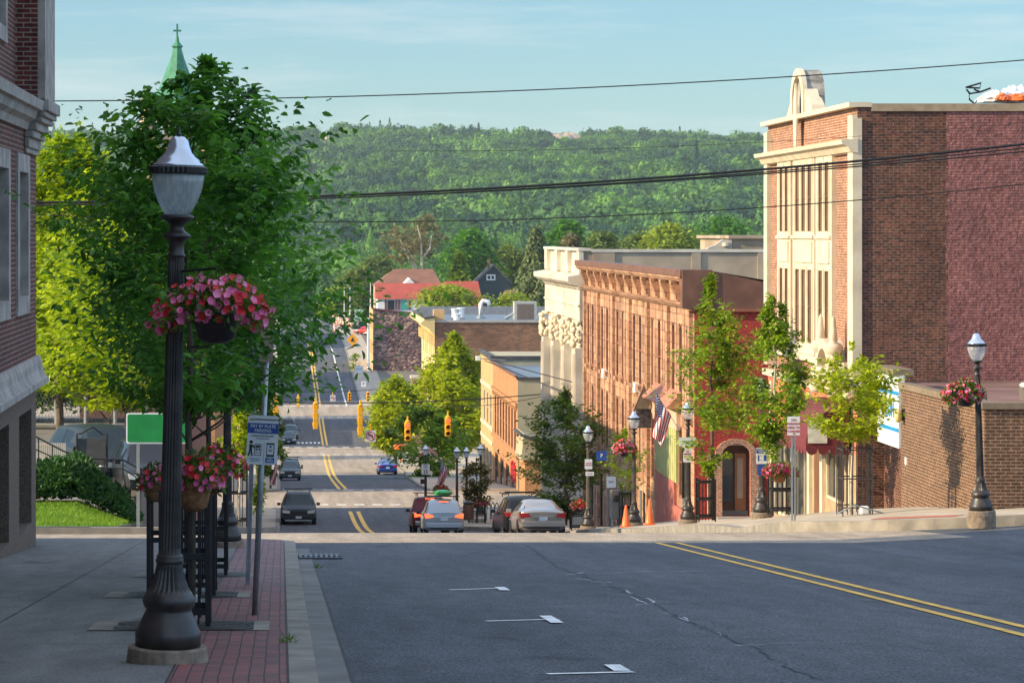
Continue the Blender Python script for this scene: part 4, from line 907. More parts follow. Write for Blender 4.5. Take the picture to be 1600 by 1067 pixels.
upw = [(41.0, 43.4, 3.05, 5.4), (37.2, 39.6, 3.05, 5.4), (33.4, 35.8, 3.05, 5.4)]
wall(MB(), tu, 5, 47.6, 2.26, 9.4, upw, 0.3).build('upper_wall', K_maroon, nb)
for o in upw:
    window(nb, tu, o[0]+.25, o[1]-.25, o[2]+.25, o[3]-.2, 0.2, M_mold, M_glass, 2, 2, 0.1)
    for (p, q, r1_, r2_) in ((o[0], o[0]+0.25, o[2], o[3]), (o[1]-0.25, o[1], o[2], o[3]), (o[0]+.251, o[1]-.251, o[2], o[2]+.25), (o[0]+.251, o[1]-.251, o[3]-.2, o[3])): band(nb, 'window_surround', M_mold, tu, p, q, r1_, r2_, 0.05, 0.25)
MB().box(LU-0.02, -4.09, 45.2, 47.55, 2.262, 9.39).build('corner_pier', K_maroon, nb)
MB().box(-4.089, -3.97, 45.35, 47.3, 2.264, 9.38).build('stone_strip', M_mold, nb)
MB().box(-12, -4.5, 5, 47.5, 9.0, 9.3).build('roof', M_roofd, nb)
MB().box(-11.5, -6.6, 47.62, 52.4, -8, 5.2).build('unseen_shadow_block', K_maroon, nb)  # unseen block added to set the shadow edge across the crossing
MB().quad((-12, 5, -3), (LX, 5, -3), (LX, 5, 9.3), (-12, 5, 9.3)).quad((-12, 5, -6), (-12, 47.6, -6), (-12, 47.6, 9.3), (-12, 5, 9.3)).build('rear_wall', K_maroon, nb)

# ---- low brown brick building on the far right corner
b1 = thing('corner_building', 'low brown brick corner building with pale mortar behind the right lamp post', 'building', (20, 66, zrt(20, 64)))
zt1 = -4.12
m_ = MB(); m_.quad((16.5, 63.4, -7.6), (16.5, 71.9, -8.2), (16.5, 71.9, zt1), (16.5, 63.4, zt1)); m_.build('street_wall', K_brown, b1)
m_ = MB(); m_.quad((16.5, 63.4, -7.6), (40, 63.4, -7.6), (40, 63.4, zt1), (16.5, 63.4, zt1)); m_.build('side_wall', K_brown, b1)
c_ = MB(); c_.box(16.42, 16.75, 63.32, 71.95, zt1, zt1+0.16); c_.box(16.751, 40, 63.32, 63.7, zt1, zt1+0.16); c_.build('coping', mat('brown_metal_coping', (0.20, 0.15, 0.10), 0.6, var=0.15), b1, bevel=0.01)
MB().quad((16.75, 63.7, zt1-0.1), (40, 63.7, zt1-0.1), (40, 77.3, zt1-0.1), (16.75, 77.3, zt1-0.1)).build('roof', M_roofp, b1)
m_ = MB(); m_.box(17.25, 17.33, 71.95, 77.35, -8.6, -4.25); m_.box(16.5, 17.25, 71.905, 71.94, -8.6, -4.4); m_.build('recessed_wall', K_dark, b1)
MB().box(16.44, 16.60, 71.96, 74.5, -5.72, -3.78).build('sign_fascia', mat('white_fascia_board', (0.62, 0.66, 0.70), 0.5, var=0.05), b1)
MB().box(16.30, 16.85, 71.98, 74.6, -3.779, -3.62).build('fascia_coping', MATS['brown_metal_coping'], b1)
# blue lettering on the fascia, mostly hidden behind the small tree
tt = text(b1, 'SALON', 0.62, (16.435, 73.2, -4.75), M_bluepaint, 'lettering', (R(90), 0, R(-90)), 0.02, 0.75)
m_ = MB(); m_.box(16.43, 16.439, 71.97, 74.4, -4.32, -4.22); m_.box(16.43, 16.439, 71.97, 74.4, -5.30, -5.20); m_.build('blue_stripe', M_bluepaint, b1)
d_ = MB().box(17.05, 17.24, 72.15, 72.4, -8.6, -5.75).build('door_frame', M_bluepaint, b1)
MB().box(17.1, 17.20, 72.401, 73.9, -8.6, -5.8).build('door', mat('dark_blue_door', (0.01, 0.04, 0.11), 0.35, var=0.1), b1)
MB().box(16.44, 16.498, 71.5, 71.62, -4.95, -4.65).build('lamp_bracket', M_black, b1); MB().lathe([(0.02, -0.28), (0.09, -0.24), (0.11, 0.0), (0.04, 0.08)], 10, (16.33, 71.55, -4.72)).build('wall_lantern', mat('amber_lantern_glass', (0.7, 0.5, 0.25), 0.3, var=0), b1, smooth=True)
MB().box(16.46, 16.497, 71.2, 71.34, -6.1, -5.9).build('notice_plate', M_signwhite, b1)
v_ = thing('roof_vent', 'pale metal mushroom vent on the flat roof right of the right lamp post', 'vent', (19.3, 68.2, zt1-0.1))
MB().box(18.75, 19.85, 67.7, 68.7, zt1-0.1, zt1+0.22).build('kerb_box', mat('dark_vent_base', (0.12, 0.10, 0.09), 0.7), v_)
MB().lathe([(0.62, 0.0), (0.66, 0.06), (0.60, 0.12), (0.45, 0.14), (0.42, 0.24), (0.36, 0.26), (0.30, 0.36), (0.18, 0.42), (0.02, 0.44)], 18, (19.3, 68.2, zt1+0.23)).build('hood', mat('pale_vent_metal', (0.55, 0.53, 0.48), 0.5, 0.2, 0.1), v_, smooth=True)

# ---- three storey building: terracotta bays, dark brick side, plum painted rear part
b2 = thing('brick_building', 'three storey brick building with cream terracotta bays and an arched roof crest', 'building', (18, 84, -9))
Y0, Y1, zt = 77.4, 91.6, 3.62
to = toX(16.5); zb = -10.2
shop = [(79.2, 81.9, -8.0, -6.5), (84.3, 86.6, -9.1, -6.5), (87.3, 90.4, -9.3, -6.5)]
wall(MB(), to, Y0, Y1, -4.6, zt, [], 0.3).build('front_wall', K_red, b2)
wall(MB(), to, Y0, Y1, zb, -6.35, shop, 0.12).build('shopfront_wall', mat('tan_shopfront_paint', (0.36, 0.26, 0.16), 0.7, var=0.15), b2)
MB().quad((16.5, Y0, -6.35), (16.5, Y1, -6.35), (16.5, Y1, -4.6), (16.5, Y0, -4.6)).build('orange_fascia', M_orangepaint, b2)
for o in shop: window(b2, to, o[0], o[1], o[2], o[3], 0.07, M_terra, M_glass, 2, 1, 0.09, 'shop_window')
for a in (78.0, 82.0, 84.0, 86.75, 90.5): band(b2, 'shopfront_pillar', M_terra, to, a, a+0.35, zb, -4.95, 0.10)
band(b2, 'side_door', mat('brown_door', (0.16, 0.08, 0.045), 0.4, var=0.1), to, 82.5, 83.6, -8.7, -6.2, 0.02)
bt = toX(16.36)
for (a, b, n_) in ((86.85, 89.15, 2), (82.95, 86.45, 3), (80.35, 82.75, 2)):
    op = []
    for (c, d) in ((0.06, 2.15), (-3.4, -1.12)):
        wdt = (b-a-0.5)/n_
        for i in range(n_): op.append((a+0.25+i*wdt+0.14, a+0.25+(i+1)*wdt-0.14, c, d))
    mb = MB(); wall(mb, bt, a, b, -3.75, 2.56, op, 0.10)
    for u in (a, b): mb.quad(bt(u, -3.75, 0), bt(u, 2.56, 0), bt(u, 2.56, 0.15), bt(u, -3.75, 0.15))
    mb.build('terracotta_bay', M_terra, b2)
    for o in op: window(b2, bt, o[0], o[1], o[2], o[3], 0.06, mat('brown_sash', (0.20, 0.12, 0.08), 0.5), mat('dull_tan_blind', (0.20, 0.13, 0.085), 0.35, var=0.2, scale=0.8), 1, 2, 0.03)
    band(b2, 'spandrel_panel', M_terra, bt, a+0.25, b-0.25, -0.9, -0.25, 0.05); band(b2, 'spandrel_moulding', M_terra, bt, a+0.05, b-0.05, -0.16, -0.06, 0.07)
    for k in range(n_+1):
        wdt = (b-a-0.5)/n_; u = a+0.25+k*wdt
        for (c, d) in ((0.06, 2.3), (-3.4, -1.05)): band(b2, 'mullion_rib', M_terra, bt, u-0.07, u+0.07, c, d, 0.025)
band(b2, 'corner_pilaster', M_terra, to, Y0+0.002, Y0+0.62, -4.4, 3.4, 0.15); band(b2, 'corner_pilaster', M_terra, to, Y1-0.62, Y1-0.002, -4.4, 3.4, 0.15)
MB().box(16.352, 16.62, Y0-0.06, Y0-0.001, -4.4, 3.3).build('corner_return', M_terra, b2)
m_ = MB(); m_.prism([(16.5, 2.30), (16.3, 2.34), (16.2, 2.50), (16.05, 2.56), (16.02, 2.68), (16.5, 2.72)], 1, Y0-0.1, Y1+0.1); m_.build('cornice', M_terra, b2)
m_ = MB(); m_.box(16.25, 16.9, Y0-0.06, Y1+0.06, zt, zt+0.14); m_.build('front_coping', M_terra, b2)
MB().box(16.901, 48, Y0-0.06, Y0+0.3, zt-0.12, zt+0.10).build('side_coping', mat('tan_coping', (0.34, 0.25, 0.16), 0.7, var=0.2), b2)
to2 = toY(Y0)
wall(MB(), to2, 16.5, 19.3, -9.5, zt, []).build('side_wall', K_dark, b2)
jr = random.Random(2); ed = []; z_ = zt-0.121
while z_ > -9.5: ed += [(19.04+jr.choice((0, 0, 0.02, -0.03, 0.05)), z_)]; ed += [(ed[-1][0], z_-0.156)]; z_ -= 0.156
pm_ = MB()
for k in range(0, len(ed)-1, 2): pm_.quad((ed[k][0], Y0-0.012, ed[k+1][1]), (20, Y0-0.012, ed[k+1][1]), (20, Y0-0.012, ed[k][1]), (ed[k][0], Y0-0.012, ed[k][1]))
pm_.quad((20, Y0-0.012, -9.5), (48, Y0-0.012, -9.5), (48, Y0-0.012, zt-0.121), (20, Y0-0.012, zt-0.121)).build('painted_side_wall', K_pink, b2)
m_ = MB(); m_.quad((16.5, Y1, zb), (48, Y1, zb), (48, Y1, zt), (16.5, Y1, zt)); m_.quad((16.6, Y0, zt-0.2), (48, Y0, zt-0.2), (48, Y1, zt-0.2), (16.6, Y1, zt-0.2)); m_.build('roof', M_roofd, b2)
band(b2, 'ledge', M_terra, to, Y0+0.7, Y1-0.7, -3.95, -3.76, 0.25); band(b2, 'shopfront_cornice', M_terra, to, Y0+0.3, Y1-0.1, -4.75, -4.55, 0.22)
# arched crest on the parapet, with its weathered grey back
cz = 3.77; cy = 85.5
ar = [(cy-1.0, cz)]+[(cy-1.0*math.cos(math.pi*k/14), cz+0.45+0.95*math.sin(math.pi*k/14)) for k in range(15)]+[(cy+1.0, cz)]
m_ = MB(); m_.prism(ar, 0, 16.45, 17.0); m_.build('roof_crest', mat('weathered_grey_stone', (0.27, 0.25, 0.22), 0.9, var=0.45, scale=3, bump=0.02), b2)
m_ = MB()
for k in range(14):
    a, b = math.pi*k/14, math.pi*(k+1)/14
    for (r0, r1_) in ((0.78, 1.06),):
        q = [(cy-r*math.cos(t), cz+0.45+r*0.95*math.sin(t)) for r, t in ((r0, a), (r1_, a), (r1_, b), (r0, b))]; m_.prism(q, 0, 16.30, 16.449)
m_.box(16.30, 16.449, cy-1.06, cy-0.78, cz, cz+0.45); m_.box(16.30, 16.449, cy+0.78, cy+1.06, cz, cz+0.45)
m_.prism([(cy-0.16, 2.75), (cy+0.16, 2.75), (cy+0.3, 3.7), (cy+0.16, 4.3), (cy, 4.75), (cy-0.16, 4.3), (cy-0.3, 3.7)], 0, 16.24, 16.299)
m_.prism([(cy-2.3, cz), (cy-1.07, cz), (cy-1.07, cz+0.75), (cy-1.35, cz+0.5), (cy-1.75, cz+0.42), (cy-2.2, cz+0.2)], 0, 16.35, 16.75); m_.prism([(cy+2.0, cz), (cy+1.07, cz), (cy+1.07, cz+0.6), (cy+1.5, cz+0.3)], 0, 16.35, 16.75)
m_.build('crest_moulding', M_terra, b2)
# entrance hood and obelisk urns
m_ = MB(); ar = [(80.0-1.05*math.cos(math.pi*k/12), -3.95+0.85*math.sin(math.pi*k/12)) for k in range(13)]; ai = [(80.0-0.72*math.cos(math.pi*k/12), -3.95+0.55*math.sin(math.pi*k/12)) for k in range(13)]
for k in range(12): m_.prism([ar[k], ar[k+1], ai[k+1], ai[k]], 0, 16.0, 16.5)
m_.box(15.95, 16.5, 78.3, 81.4, -4.35, -3.951); m_.build('entrance_hood', M_lime, b2)
for yy_ in (80.75, 78.9):
    MB().lathe([(0.10, 0), (0.16, 0.05), (0.08, 0.12), (0.22, 0.25), (0.30, 0.42), (0.24, 0.52), (0.10, 0.58), (0.13, 0.64), (0.10, 0.9), (0.06, 1.25), (0.0, 1.38)], 10, (16.12, yy_, -3.75)).build('obelisk_urn', M_lime, b2, smooth=True)
for yy_ in (81.2, 78.6): MB().lathe([(0.05, -0.14), (0.20, -0.14), (0.24, 0), (0.20, 0.14), (0.05, 0.14)], 12, (16.1, yy_, -4.62)).build('scroll_bracket', M_lime, b2, smooth=True)
# maroon canvas awning
aw = thing('awning', 'rounded maroon canvas awning with scalloped edge over the shop door', 'awning', (16.5, 80, -6))
pr = [(16.495, -4.95)]+[(16.495-1.35*math.sin(math.pi/2*k/8), -6.05+1.1*math.cos(math.pi/2*k/8)) for k in range(1, 9)]+[(15.145, -6.2), (16.495, -6.2)]
m_ = MB(); m_.prism(pr, 1, 78.0, 82.2); m_.build('canopy', M_maroon, aw)
m_ = MB()
for k in range(9): m_.prism([(78.0+k*0.466, -6.2), (78.466+k*0.466, -6.2), (78.40+k*0.466, -6.36), (78.23+k*0.466, -6.42), (78.06+k*0.466, -6.36)], 0, 15.145, 15.16)
for k in range(4): m_.prism([(15.15+k*0.335, -6.2), (15.485+k*0.335, -6.2), (15.44+k*0.335, -6.34), (15.32+k*0.335, -6.40), (15.19+k*0.335, -6.34)], 1, 78.0, 78.02)
m_.build('valance', M_maroon, aw); MB().box(15.2, 15.75, 77.97, 77.995, -6.05, -5.35).build('sign_panel', mat('pale_awning_sign', (0.6, 0.6, 0.52), 0.6, var=0.15, scale=8), aw)

# ---- red painted side wall, sandstone front with tall arched windows
b3 = thing('sandstone_building', 'long pinkish sandstone building with tall arched windows and a red brick side wall', 'building', (18, 125, -13))
Y0, Y1, zt, zb = 108.0, 147.0, -1.55, -17
to = toX(16.5); ops = []; 
nW = 18; pitch = (Y1-Y0-1.2)/nW
for i in range(nW):
    u = Y0+0.6+i*pitch
    ops.append((u+0.62, u+pitch-0.62, -7.0, -3.75, 0.5)); ops.append((u+0.62, u+pitch-0.62, -10.9, -8.0, 0.5))
grd = [(Y0+0.8, Y0+3.4, -11.3, -8.7)]+[(122.0+i*4.2, 124.6+i*4.2, -15.2, -11.7-0.15*i*1.0) for i in range(6)]
wall(MB(), to, Y0, Y1, zb, zt, ops+[g for g in grd if g[3] < -10.95 or g[0] < 112], 0.12).build('front_wall', M_sand, b3)
for i, o in enumerate(ops): window(b3, to, o[0], o[1], o[2], o[3], 0.06, M_sand2, M_glass if (i*7) % 5 else M_blind, 1, 2, 0.08)
for g in grd: 
    if g[3] < -10.95 or g[0] < 112: window(b3, to, g[0], g[1], g[2], g[3], 0.06, M_wframe, M_glass, 2, 1, 0.08, 'shop_window')
for i in range(nW+1):
    u = Y0+0.6+i*pitch; wd = 0.14 if i % 3 else 0.26; ou = 0.03 if i % 3 else 0.15
    band(b3, 'pilaster', M_sand, to, u-wd, u+wd, -15.5 if i > 5 else -7.7, -3.1, ou)
for i in range(13):
    u = Y0+1.0+i*3.05; m_ = MB(); m_.prism([(16.5, -2.75), (16.32, -2.75), (16.28, -2.5), (16.12, -2.15), (16.10, -1.95), (16.5, -1.95)], 1, u-0.28, u+0.28); m_.build('cornice_bracket', M_sand, b3)
m_ = MB(); m_.prism([(16.5, -3.05), (16.36, -3.03), (16.26, -2.92), (16.22, -2.84), (16.5, -2.80)], 1, Y0, Y1); m_.build('string_course', M_sand, b3)
m_ = MB(); m_.prism([(16.5, -1.95), (16.12, -1.945), (16.0, -1.80), (16.0, -1.72), (16.5, -1.72)], 1, Y0, Y1); m_.build('cornice', M_sand, b3)
band(b3, 'roof_edge_cap', M_brownmetal, to, Y0, Y1, -1.719, -1.44, 0.56)
for i in range(nW): u = Y0+0.6+i*pitch; band(b3, 'sill', M_sand, to, u+0.55, u+pitch-0.55, -7.18, -7.002, 0.16)
tb = toY(Y0)
wall(MB(), tb, 16.5, 60, zb, -3.0, [(17.60, 18.72, -11.28, -8.42, 0.42)], 0.45).build('side_wall', K_scarlet, b3)
MB().box(16.0, 17.2, Y0-0.2, Y0+0.4, -3.0, -1.45).build('corner_cap', M_brownmetal, b3)
MB().prism([(17.201, -3.0), (60, -3.0), (60, -13), (60, -12), (30, -4.9), (17.201, -1.5)][0:1]+[(19.9, -3.0), (26, -3.0), (26, -3.35), (17.201, -1.5)], 1, Y0-0.12, Y0+0.3).build('sloping_parapet', M_brownmetal, b3)
MB().box(17.2, 40, Y0-0.16, Y0-0.121, -3.12, -3.0).build('eaves_strip', M_sand2, b3)
MB().add([(16.6, Y0+0.1, -1.75), (26, Y0+0.1, -3.1), (26, Y1, -3.1), (16.6, Y1, -1.75)], [(0, 1, 2, 3)]).build('roof', M_roofb, b3)
j = MB()
K_arch = brick('pale_red_arch_brick', (0.50, 0.22, 0.13), (0.42, 0.15, 0.09), (0.50, 0.38, 0.28), bw=0.2, bh=0.09, ms=0.016)
for (a, b) in ((17.02, 17.598), (18.722, 19.28)): ubox(j, tb, a, b, -11.28, -8.84, -0.14, -0.002)
for k in range(12):
    t0, t1 = math.pi*k/12, math.pi*(k+1)/12
    q = [(18.16-r*math.cos(t), -8.84+r*0.78*math.sin(t)) for r, t in ((0.565, t0), (0.565, t1), (0.84, t1), (0.84, t0))]; j.prism(q, 1, Y0-0.14, Y0-0.002)
j.build('arch_surround', K_arch, b3)
dd = MB().box(17.62, 18.70, Y0+0.38, Y0+0.43, -11.1, -8.5).build('entrance_backing', mat('dark_brown_timber', (0.10, 0.045, 0.025), 0.5, var=0.2), b3)
dr = MB(); dr.box(18.18, 18.62, Y0+0.30, Y0+0.37, -11.1, -8.8); dr.build('door', mat('varnished_door', (0.30, 0.13, 0.05), 0.4, var=0.15), b3)
MB().box(18.27, 18.50, Y0+0.27, Y0+0.299, -10.6, -9.0).build('door_glass', M_blind, b3); MB().box(17.66, 18.08, Y0+0.30, Y0+0.33, -10.75, -8.8).build('sidelight', M_glass, b3)
st_ = MB(); st_.box(17.3, 19.0, Y0-0.9, Y0-0.15, -11.7, -11.28); st_.box(17.1, 19.3, Y0-1.3, Y0-0.901, -11.9, -11.42); st_.build('steps', M_conc, b3)
# projecting shopfront: pale green boards over red boards, little tiled roof and gable
gp = MB(); y_ = 112.2
while y_ < 118.4: ubox(gp, to, y_, y_+0.42, -10.35, -8.15, -0.12, -0.0); ubox(gp, to, y_+0.421, y_+0.52, -10.35, -8.15, -0.06, -0.0); y_ += 0.521
gp.build('green_boarding', M_greenpanel, b3)
rp = MB(); y_ = 108.3
while y_ < 118.2: ubox(rp, to, y_, y_+1.1, -13.2, -10.36 if y_ > 112 else -11.32, -0.12, 0.0); y_ += 1.12
rp.build('red_boarding', M_redpaint, b3)
band(b3, 'pink_fascia', mat('pale_pink_fascia', (0.58, 0.40, 0.28), 0.7, var=0.1), to, 111.8, 119, -8.14, -7.25, 0.16)
MB().prism([(16.5, -6.55), (16.5, -7.24), (15.95, -7.24), (15.9, -7.18)], 1, 111.5, 119.3).build('tiled_canopy', mat('pinkish_roof_tiles', (0.42, 0.17, 0.11), 0.8, var=0.2, scale=3), b3)
gs = thing('hanging_sign', 'dark hanging sign under a small beige gable on the sandstone front', 'sign', (16.0, 119.6, -8))
MB().prism([(15.62, -7.75), (16.42, -7.75), (16.02, -6.75)], 1, 119.5, 119.75).build('gable', mat('beige_gable', (0.5, 0.37, 0.22), 0.8), gs)
r_ = MB(); r_.tube([(15.55, 119.45, -7.85), (16.02, 119.45, -6.68), (16.47, 119.45, -7.85)], 0.05, 4); r_.build('gable_trim', M_brownmetal, gs)
MB().box(15.68, 16.36, 119.55, 119.7, -8.6, -7.751).build('board', mat('dark_carved_board', (0.10, 0.08, 0.07), 0.7, var=0.5, scale=7), gs)
for i, y_ in enumerate((125.2, 137.5)):
    a = thing('window_air_conditioner', ['small white air conditioner in an upper window near the middle of the sandstone front', 'small white air conditioner farther along the sandstone front'][i], 'air conditioner', (16.3, y_, -7))
    MB().box(16.32, 16.55, y_-0.35, y_+0.35, -7.35, -6.9).build('casing', M_white, a, bevel=0.02)

# ---- cream classical building
b4 = thing('classical_building', 'cream stone building with giant pilasters, carved capitals and a long parapet', 'building', (18, 155, -16))
Y0, Y1, zb = 147.6, 167.0, -19
to = toX(16.5); ops = []
for i in range(3):
    for (c, d) in ((-9.3, -6.9), (-12.6, -10.0), (-16.0, -13.2)):
        for e in (0, 1): ops.append((Y0+2.3+i*6.2+e*2.0, Y0+3.8+i*6.2+e*2.0, c, d))
wall(MB(), to, Y0, Y1, zb, -0.95, ops, 0.15).build('front_wall', M_cream, b4)
for o in ops: window(b4, to, o[0], o[1], o[2], o[3], 0.08, M_wframe, M_glass, 1, 2, 0.08)
m_ = MB(); m_.prism([(16.5, -3.1), (16.25, -3.05), (16.1, -2.85), (15.85, -2.80), (15.62, -2.62), (15.6, -2.35), (16.5, -2.2)], 1, Y0-0.35, Y1+0.3); m_.build('cornice', M_cream, b4)
band(b4, 'entablature', M_cream, to, Y0-0.05, Y1, -4.75, -3.1, 0.22); band(b4, 'architrave', M_cream, to, Y0-0.06, Y1, -4.0, -3.9, 0.30)
for i in range(4):
    u = Y0+0.65+i*6.0
    band(b4, 'pilaster', M_cream, to, u-0.6, u+0.6, -17, -6.3, 0.45); band(b4, 'parapet_pier', M_cream, to, u-0.7, u+0.7, -2.18, -0.95, 0.25)
    m_ = MB(); rr = random.Random(i)
    for k in range(44):
        z = -4.95-rr.random()*1.3; sp_ = 0.08+rr.random()*0.09; f = 1-(-4.95-z)/2.6
        m_.lathe([(0.02, -sp_), (sp_*0.8, -sp_*0.6), (sp_, 0), (sp_*0.8, sp_*0.6), (0.02, sp_)], 6, (16.5-0.45-rr.random()*0.10*f, u+rr.uniform(-0.66, 0.66)*f, z))
    for k in range(12):
        z = -4.95-rr.random()*1.3; m_.lathe([(0.02, -.13), (.1, -.08), (.13, 0), (.1, .08), (0.02, .13)], 6, (16.1+rr.random()*0.4, u-0.68, z))
    m_.box(16.08, 16.5, u-0.72, u+0.72, -4.95, -4.76); m_.build('carved_capital', M_terra, b4, smooth=True)
for i in range(24): band(b4, 'flute', M_cream, to, Y0+0.15+(i % 6)*0.18+(i//6)*6.0, Y0+0.23+(i % 6)*0.18+(i//6)*6.0, -16.5, -6.6, 0.50)
m_ = MB(); m_.quad((16.5, Y0, zb), (60, Y0, zb), (60, Y0, -1.02), (16.5, Y0, -1.02)); m_.build('side_wall', mat('shaded_parapet_tan', (0.36, 0.28, 0.20), 0.85, var=0.25, scale=0.5), b4)  # shade on the camera-facing side is put into this tan
c_ = MB(); c_.box(16.2, 16.9, Y0-0.1, Y1+0.1, -0.95, -0.8); c_.box(16.901, 40.2, Y0-0.1, Y0+0.5, -1.02, -0.86); c_.build('parapet_coping', M_cream, b4)
for a, b in ((17.0, 18.2), (22.4, 22.9), (26.0, 26.6), (28.2, 28.7)): MB().box(a, b, Y0-0.08, Y0-0.002, -2.9, -1.021).build('parapet_panel_rib', MATS['shaded_parapet_tan'], b4)
up = thing('stepped_parapet', None, 'x', (41, 150, -2)); up.parent = b4; up.location = Vector((41, 150, -2))-Vector(b4.location); del up['category']
u_ = MB(); u_.box(24.8, 60, 148.8, 160, -3, -0.28); u_.box(24.6, 60, 148.6, 160.2, -0.279, -0.1); u_.build('upper_block', MATS['shaded_parapet_tan'], b4)
m_ = MB(); m_.prism([(23.3, -1.0), (24.79, -1.0), (24.79, -0.35), (24.3, -0.32), (23.9, -0.62), (23.5, -0.78)], 1, 148.7, 149.1); m_.lathe([(0.05, -0.1), (0.2, -0.1), (0.2, 0.1), (0.05, 0.1)], 10, (24.45, 148.6, -0.6)); m_.build('scroll_ornament', M_cream, b4)
bpy.data.objects.remove(up)
MB().quad((16.9, Y0, -2.6), (60, Y0, -2.6), (60, Y1, -2.6), (16.9, Y1, -2.6)).build('roof', M_roofd, b4)

# ---- orange brick building and its paler neighbour across the first side street
b5 = thing('orange_brick_building', 'two storey orange brick building with beige side wall and blue grey roof', 'building', (18, 200, -18))
to = toX(16.5); Y0, Y1, zt = 188.7, 210.8, -10.05
ops = [(Y0+1.6+i*2.5, Y0+2.9+i*2.5, -15.4, -12.4) for i in range(8)]+[(Y0+2+i*5, Y0+5+i*5, -19.2, -16.8) for i in range(4)]
wall(MB(), to, Y0, Y1, -22, zt, ops, 0.1).build('front_wall', K_orange, b5)
for o in ops: window(b5, to, o[0], o[1], o[2], o[3], 0.055, mat('red_brown_frame', (0.22, 0.07, 0.04), 0.6), M_glass, 1, 2, 0.1)
band(b5, 'cornice', K_orange, to, Y0, Y1, -12.1, -11.85, 0.18); band(b5, 'sill_course', K_orange, to, Y0, Y1, -15.75, -15.5, 0.15); band(b5, 'roof_edge', M_brownmetal, to, Y0-0.1, Y1, zt, zt+0.15, 0.2)
for i in range(26): band(b5, 'dentil', K_orange, to, Y0+0.4+i*0.82, Y0+0.7+i*0.82, -12.4, -12.101, 0.15)
for i in range(6): band(b5, 'red_banner', M_signred, to, Y0+1.2+i*0.75, Y0+1.6+i*0.75, -17.3-0.2*(i % 3), -16.3+0.15*(i % 2), 0.12) if i < 5 else None
MB().quad((16.5, Y0, -22), (50, Y0, -22), (50, Y0, zt-0.15), (16.5, Y0, zt-0.15)).build('side_wall', M_stucco, b5)
MB().box(16.4, 50, Y0-0.1, Y0+0.2, zt-0.149, zt+0.02).build('side_roof_edge', M_roofd, b5)
MB().quad((16.8, Y0+0.2, zt-0.2), (50, Y0+0.2, zt-0.2), (50, Y1, zt-0.2), (16.8, Y1, zt-0.2)).build('roof', M_roofb, b5)
pl = MB(); pl.tube([(22.6, Y0-0.14, -20), (22.6, Y0-0.14, zt-0.2)], 0.09, 6); pl.build('downpipe', M_white, b5)
b5b = thing('pale_brick_building', 'pale buff brick building with narrow windows joined to the orange one', 'building', (18, 217, -19))
Y0, Y1, zt = 210.85, 223.5, -9.55
ops = [(Y0+1.5+i*3.4, Y0+2.9+i*3.4, c, d) for i in range(3) for (c, d) in ((-15.2, -12.6), (-19.9, -17.0))]
wall(MB(), to, Y0, Y1, -23, zt, ops, 0.1).build('front_wall', K_buff, b5b)
for o in ops: window(b5b, to, o[0], o[1], o[2], o[3], 0.055, M_wframe, M_glass, 1, 2, 0.1)
for z in (-12.3, -15.5, -16.6, -20.2): band(b5b, 'stone_band', M_lime, to, Y0, Y1, z, z+0.3, 0.06)
MB().quad((16.5, Y0, -12), (50, Y0, -12), (50, Y0, zt-0.3), (16.5, Y0, zt-0.3)).build('side_wall', M_stucco, b5b)
MB().box(16.3, 50, Y0-0.1, Y0+0.3, zt-0.299, zt).build('roof_edge', M_roofd, b5b); MB().box(16.3, 16.7, Y0+.301, Y1, zt-0.299, zt).build('front_roof_edge', M_roofd, b5b)
MB().quad((16.7, Y0+.3, zt-0.2), (50, Y0+.3, zt-0.2), (50, Y1, zt-0.2), (16.7, Y1, zt-0.2)).build('roof', M_stucco, b5b)
sh = thing('corner_shop', 'small orange corner shop with a sloping shaded awning in front of the beige wall', 'shop', (17, 181, -17.5))
MB().box(16.6, 19.6, 184.2, 188.6, -18.5, -15.4).build('wall', K_orange, sh)
MB().prism([(16.3, -15.4), (19.7, -15.4), (19.7, -14.7), (16.5, -13.6)], 1, 183.8, 188.6).build('sloping_fascia', M_stucco, sh)
MB().prism([(16.2, -13.75), (19.8, -14.85), (19.8, -14.7), (16.2, -13.58)], 1, 183.3, 188.65).build('roof', M_roofd, sh)
MB().box(18.0, 19.2, 184.12, 184.199, -17.6, -16.0).build('window', M_glass, sh)

# ---- long brown brick wall building and the rubble stone building farther down the hill
b6 = thing('long_brick_building', 'tall brown brick building with blank side wall and narrow cream front', 'building', (20, 335, -25))
to = toX(18.4); Y0, Y1, zt, zb = 325.0, 355.0, -10.7, -27
ops = [(Y0+2+i*4.5, Y0+4+i*4.5, c, c+2.6) for i in range(6) for c in (-15.2, -19.2)]
wall(MB(), to, Y0, Y1, zb, zt, ops, 0.4).build('front_wall', mat('yellow_cream_stone', (0.66, 0.50, 0.24), 0.8, var=0.12, scale=0.4), b6)
for o in ops: window(b6, to, *o, 0.3, M_wframe, M_glass, 1, 2, 0.12)
m_ = MB(); m_.prism([(18.4, -12.2), (18.1, -12.0), (17.6, -11.2), (17.0, -11.1), (16.7, -10.75), (17.2, -10.3), (18.4, -10.1)], 1, Y0-0.6, Y1); m_.build('cornice', MATS['yellow_cream_stone'], b6)
m_ = MB(); m_.prism([(17.15, -10.28), (18.41, -10.08), (18.41, -9.9), (17.1, -10.1)], 1, Y0-0.7, Y1); m_.build('cornice_flashing', M_roofd, b6)
for i in range(9): band(b6, 'cornice_bracket', MATS['yellow_cream_stone'], to, Y0+0.3+i*3.4, Y0+1.0+i*3.4, -13.4, -12.2, 0.5)
MB().quad((18.4, Y0, zb), (60, Y0, zb), (60, Y0, zt), (18.4, Y0, zt)).build('side_wall', K_longwall, b6)
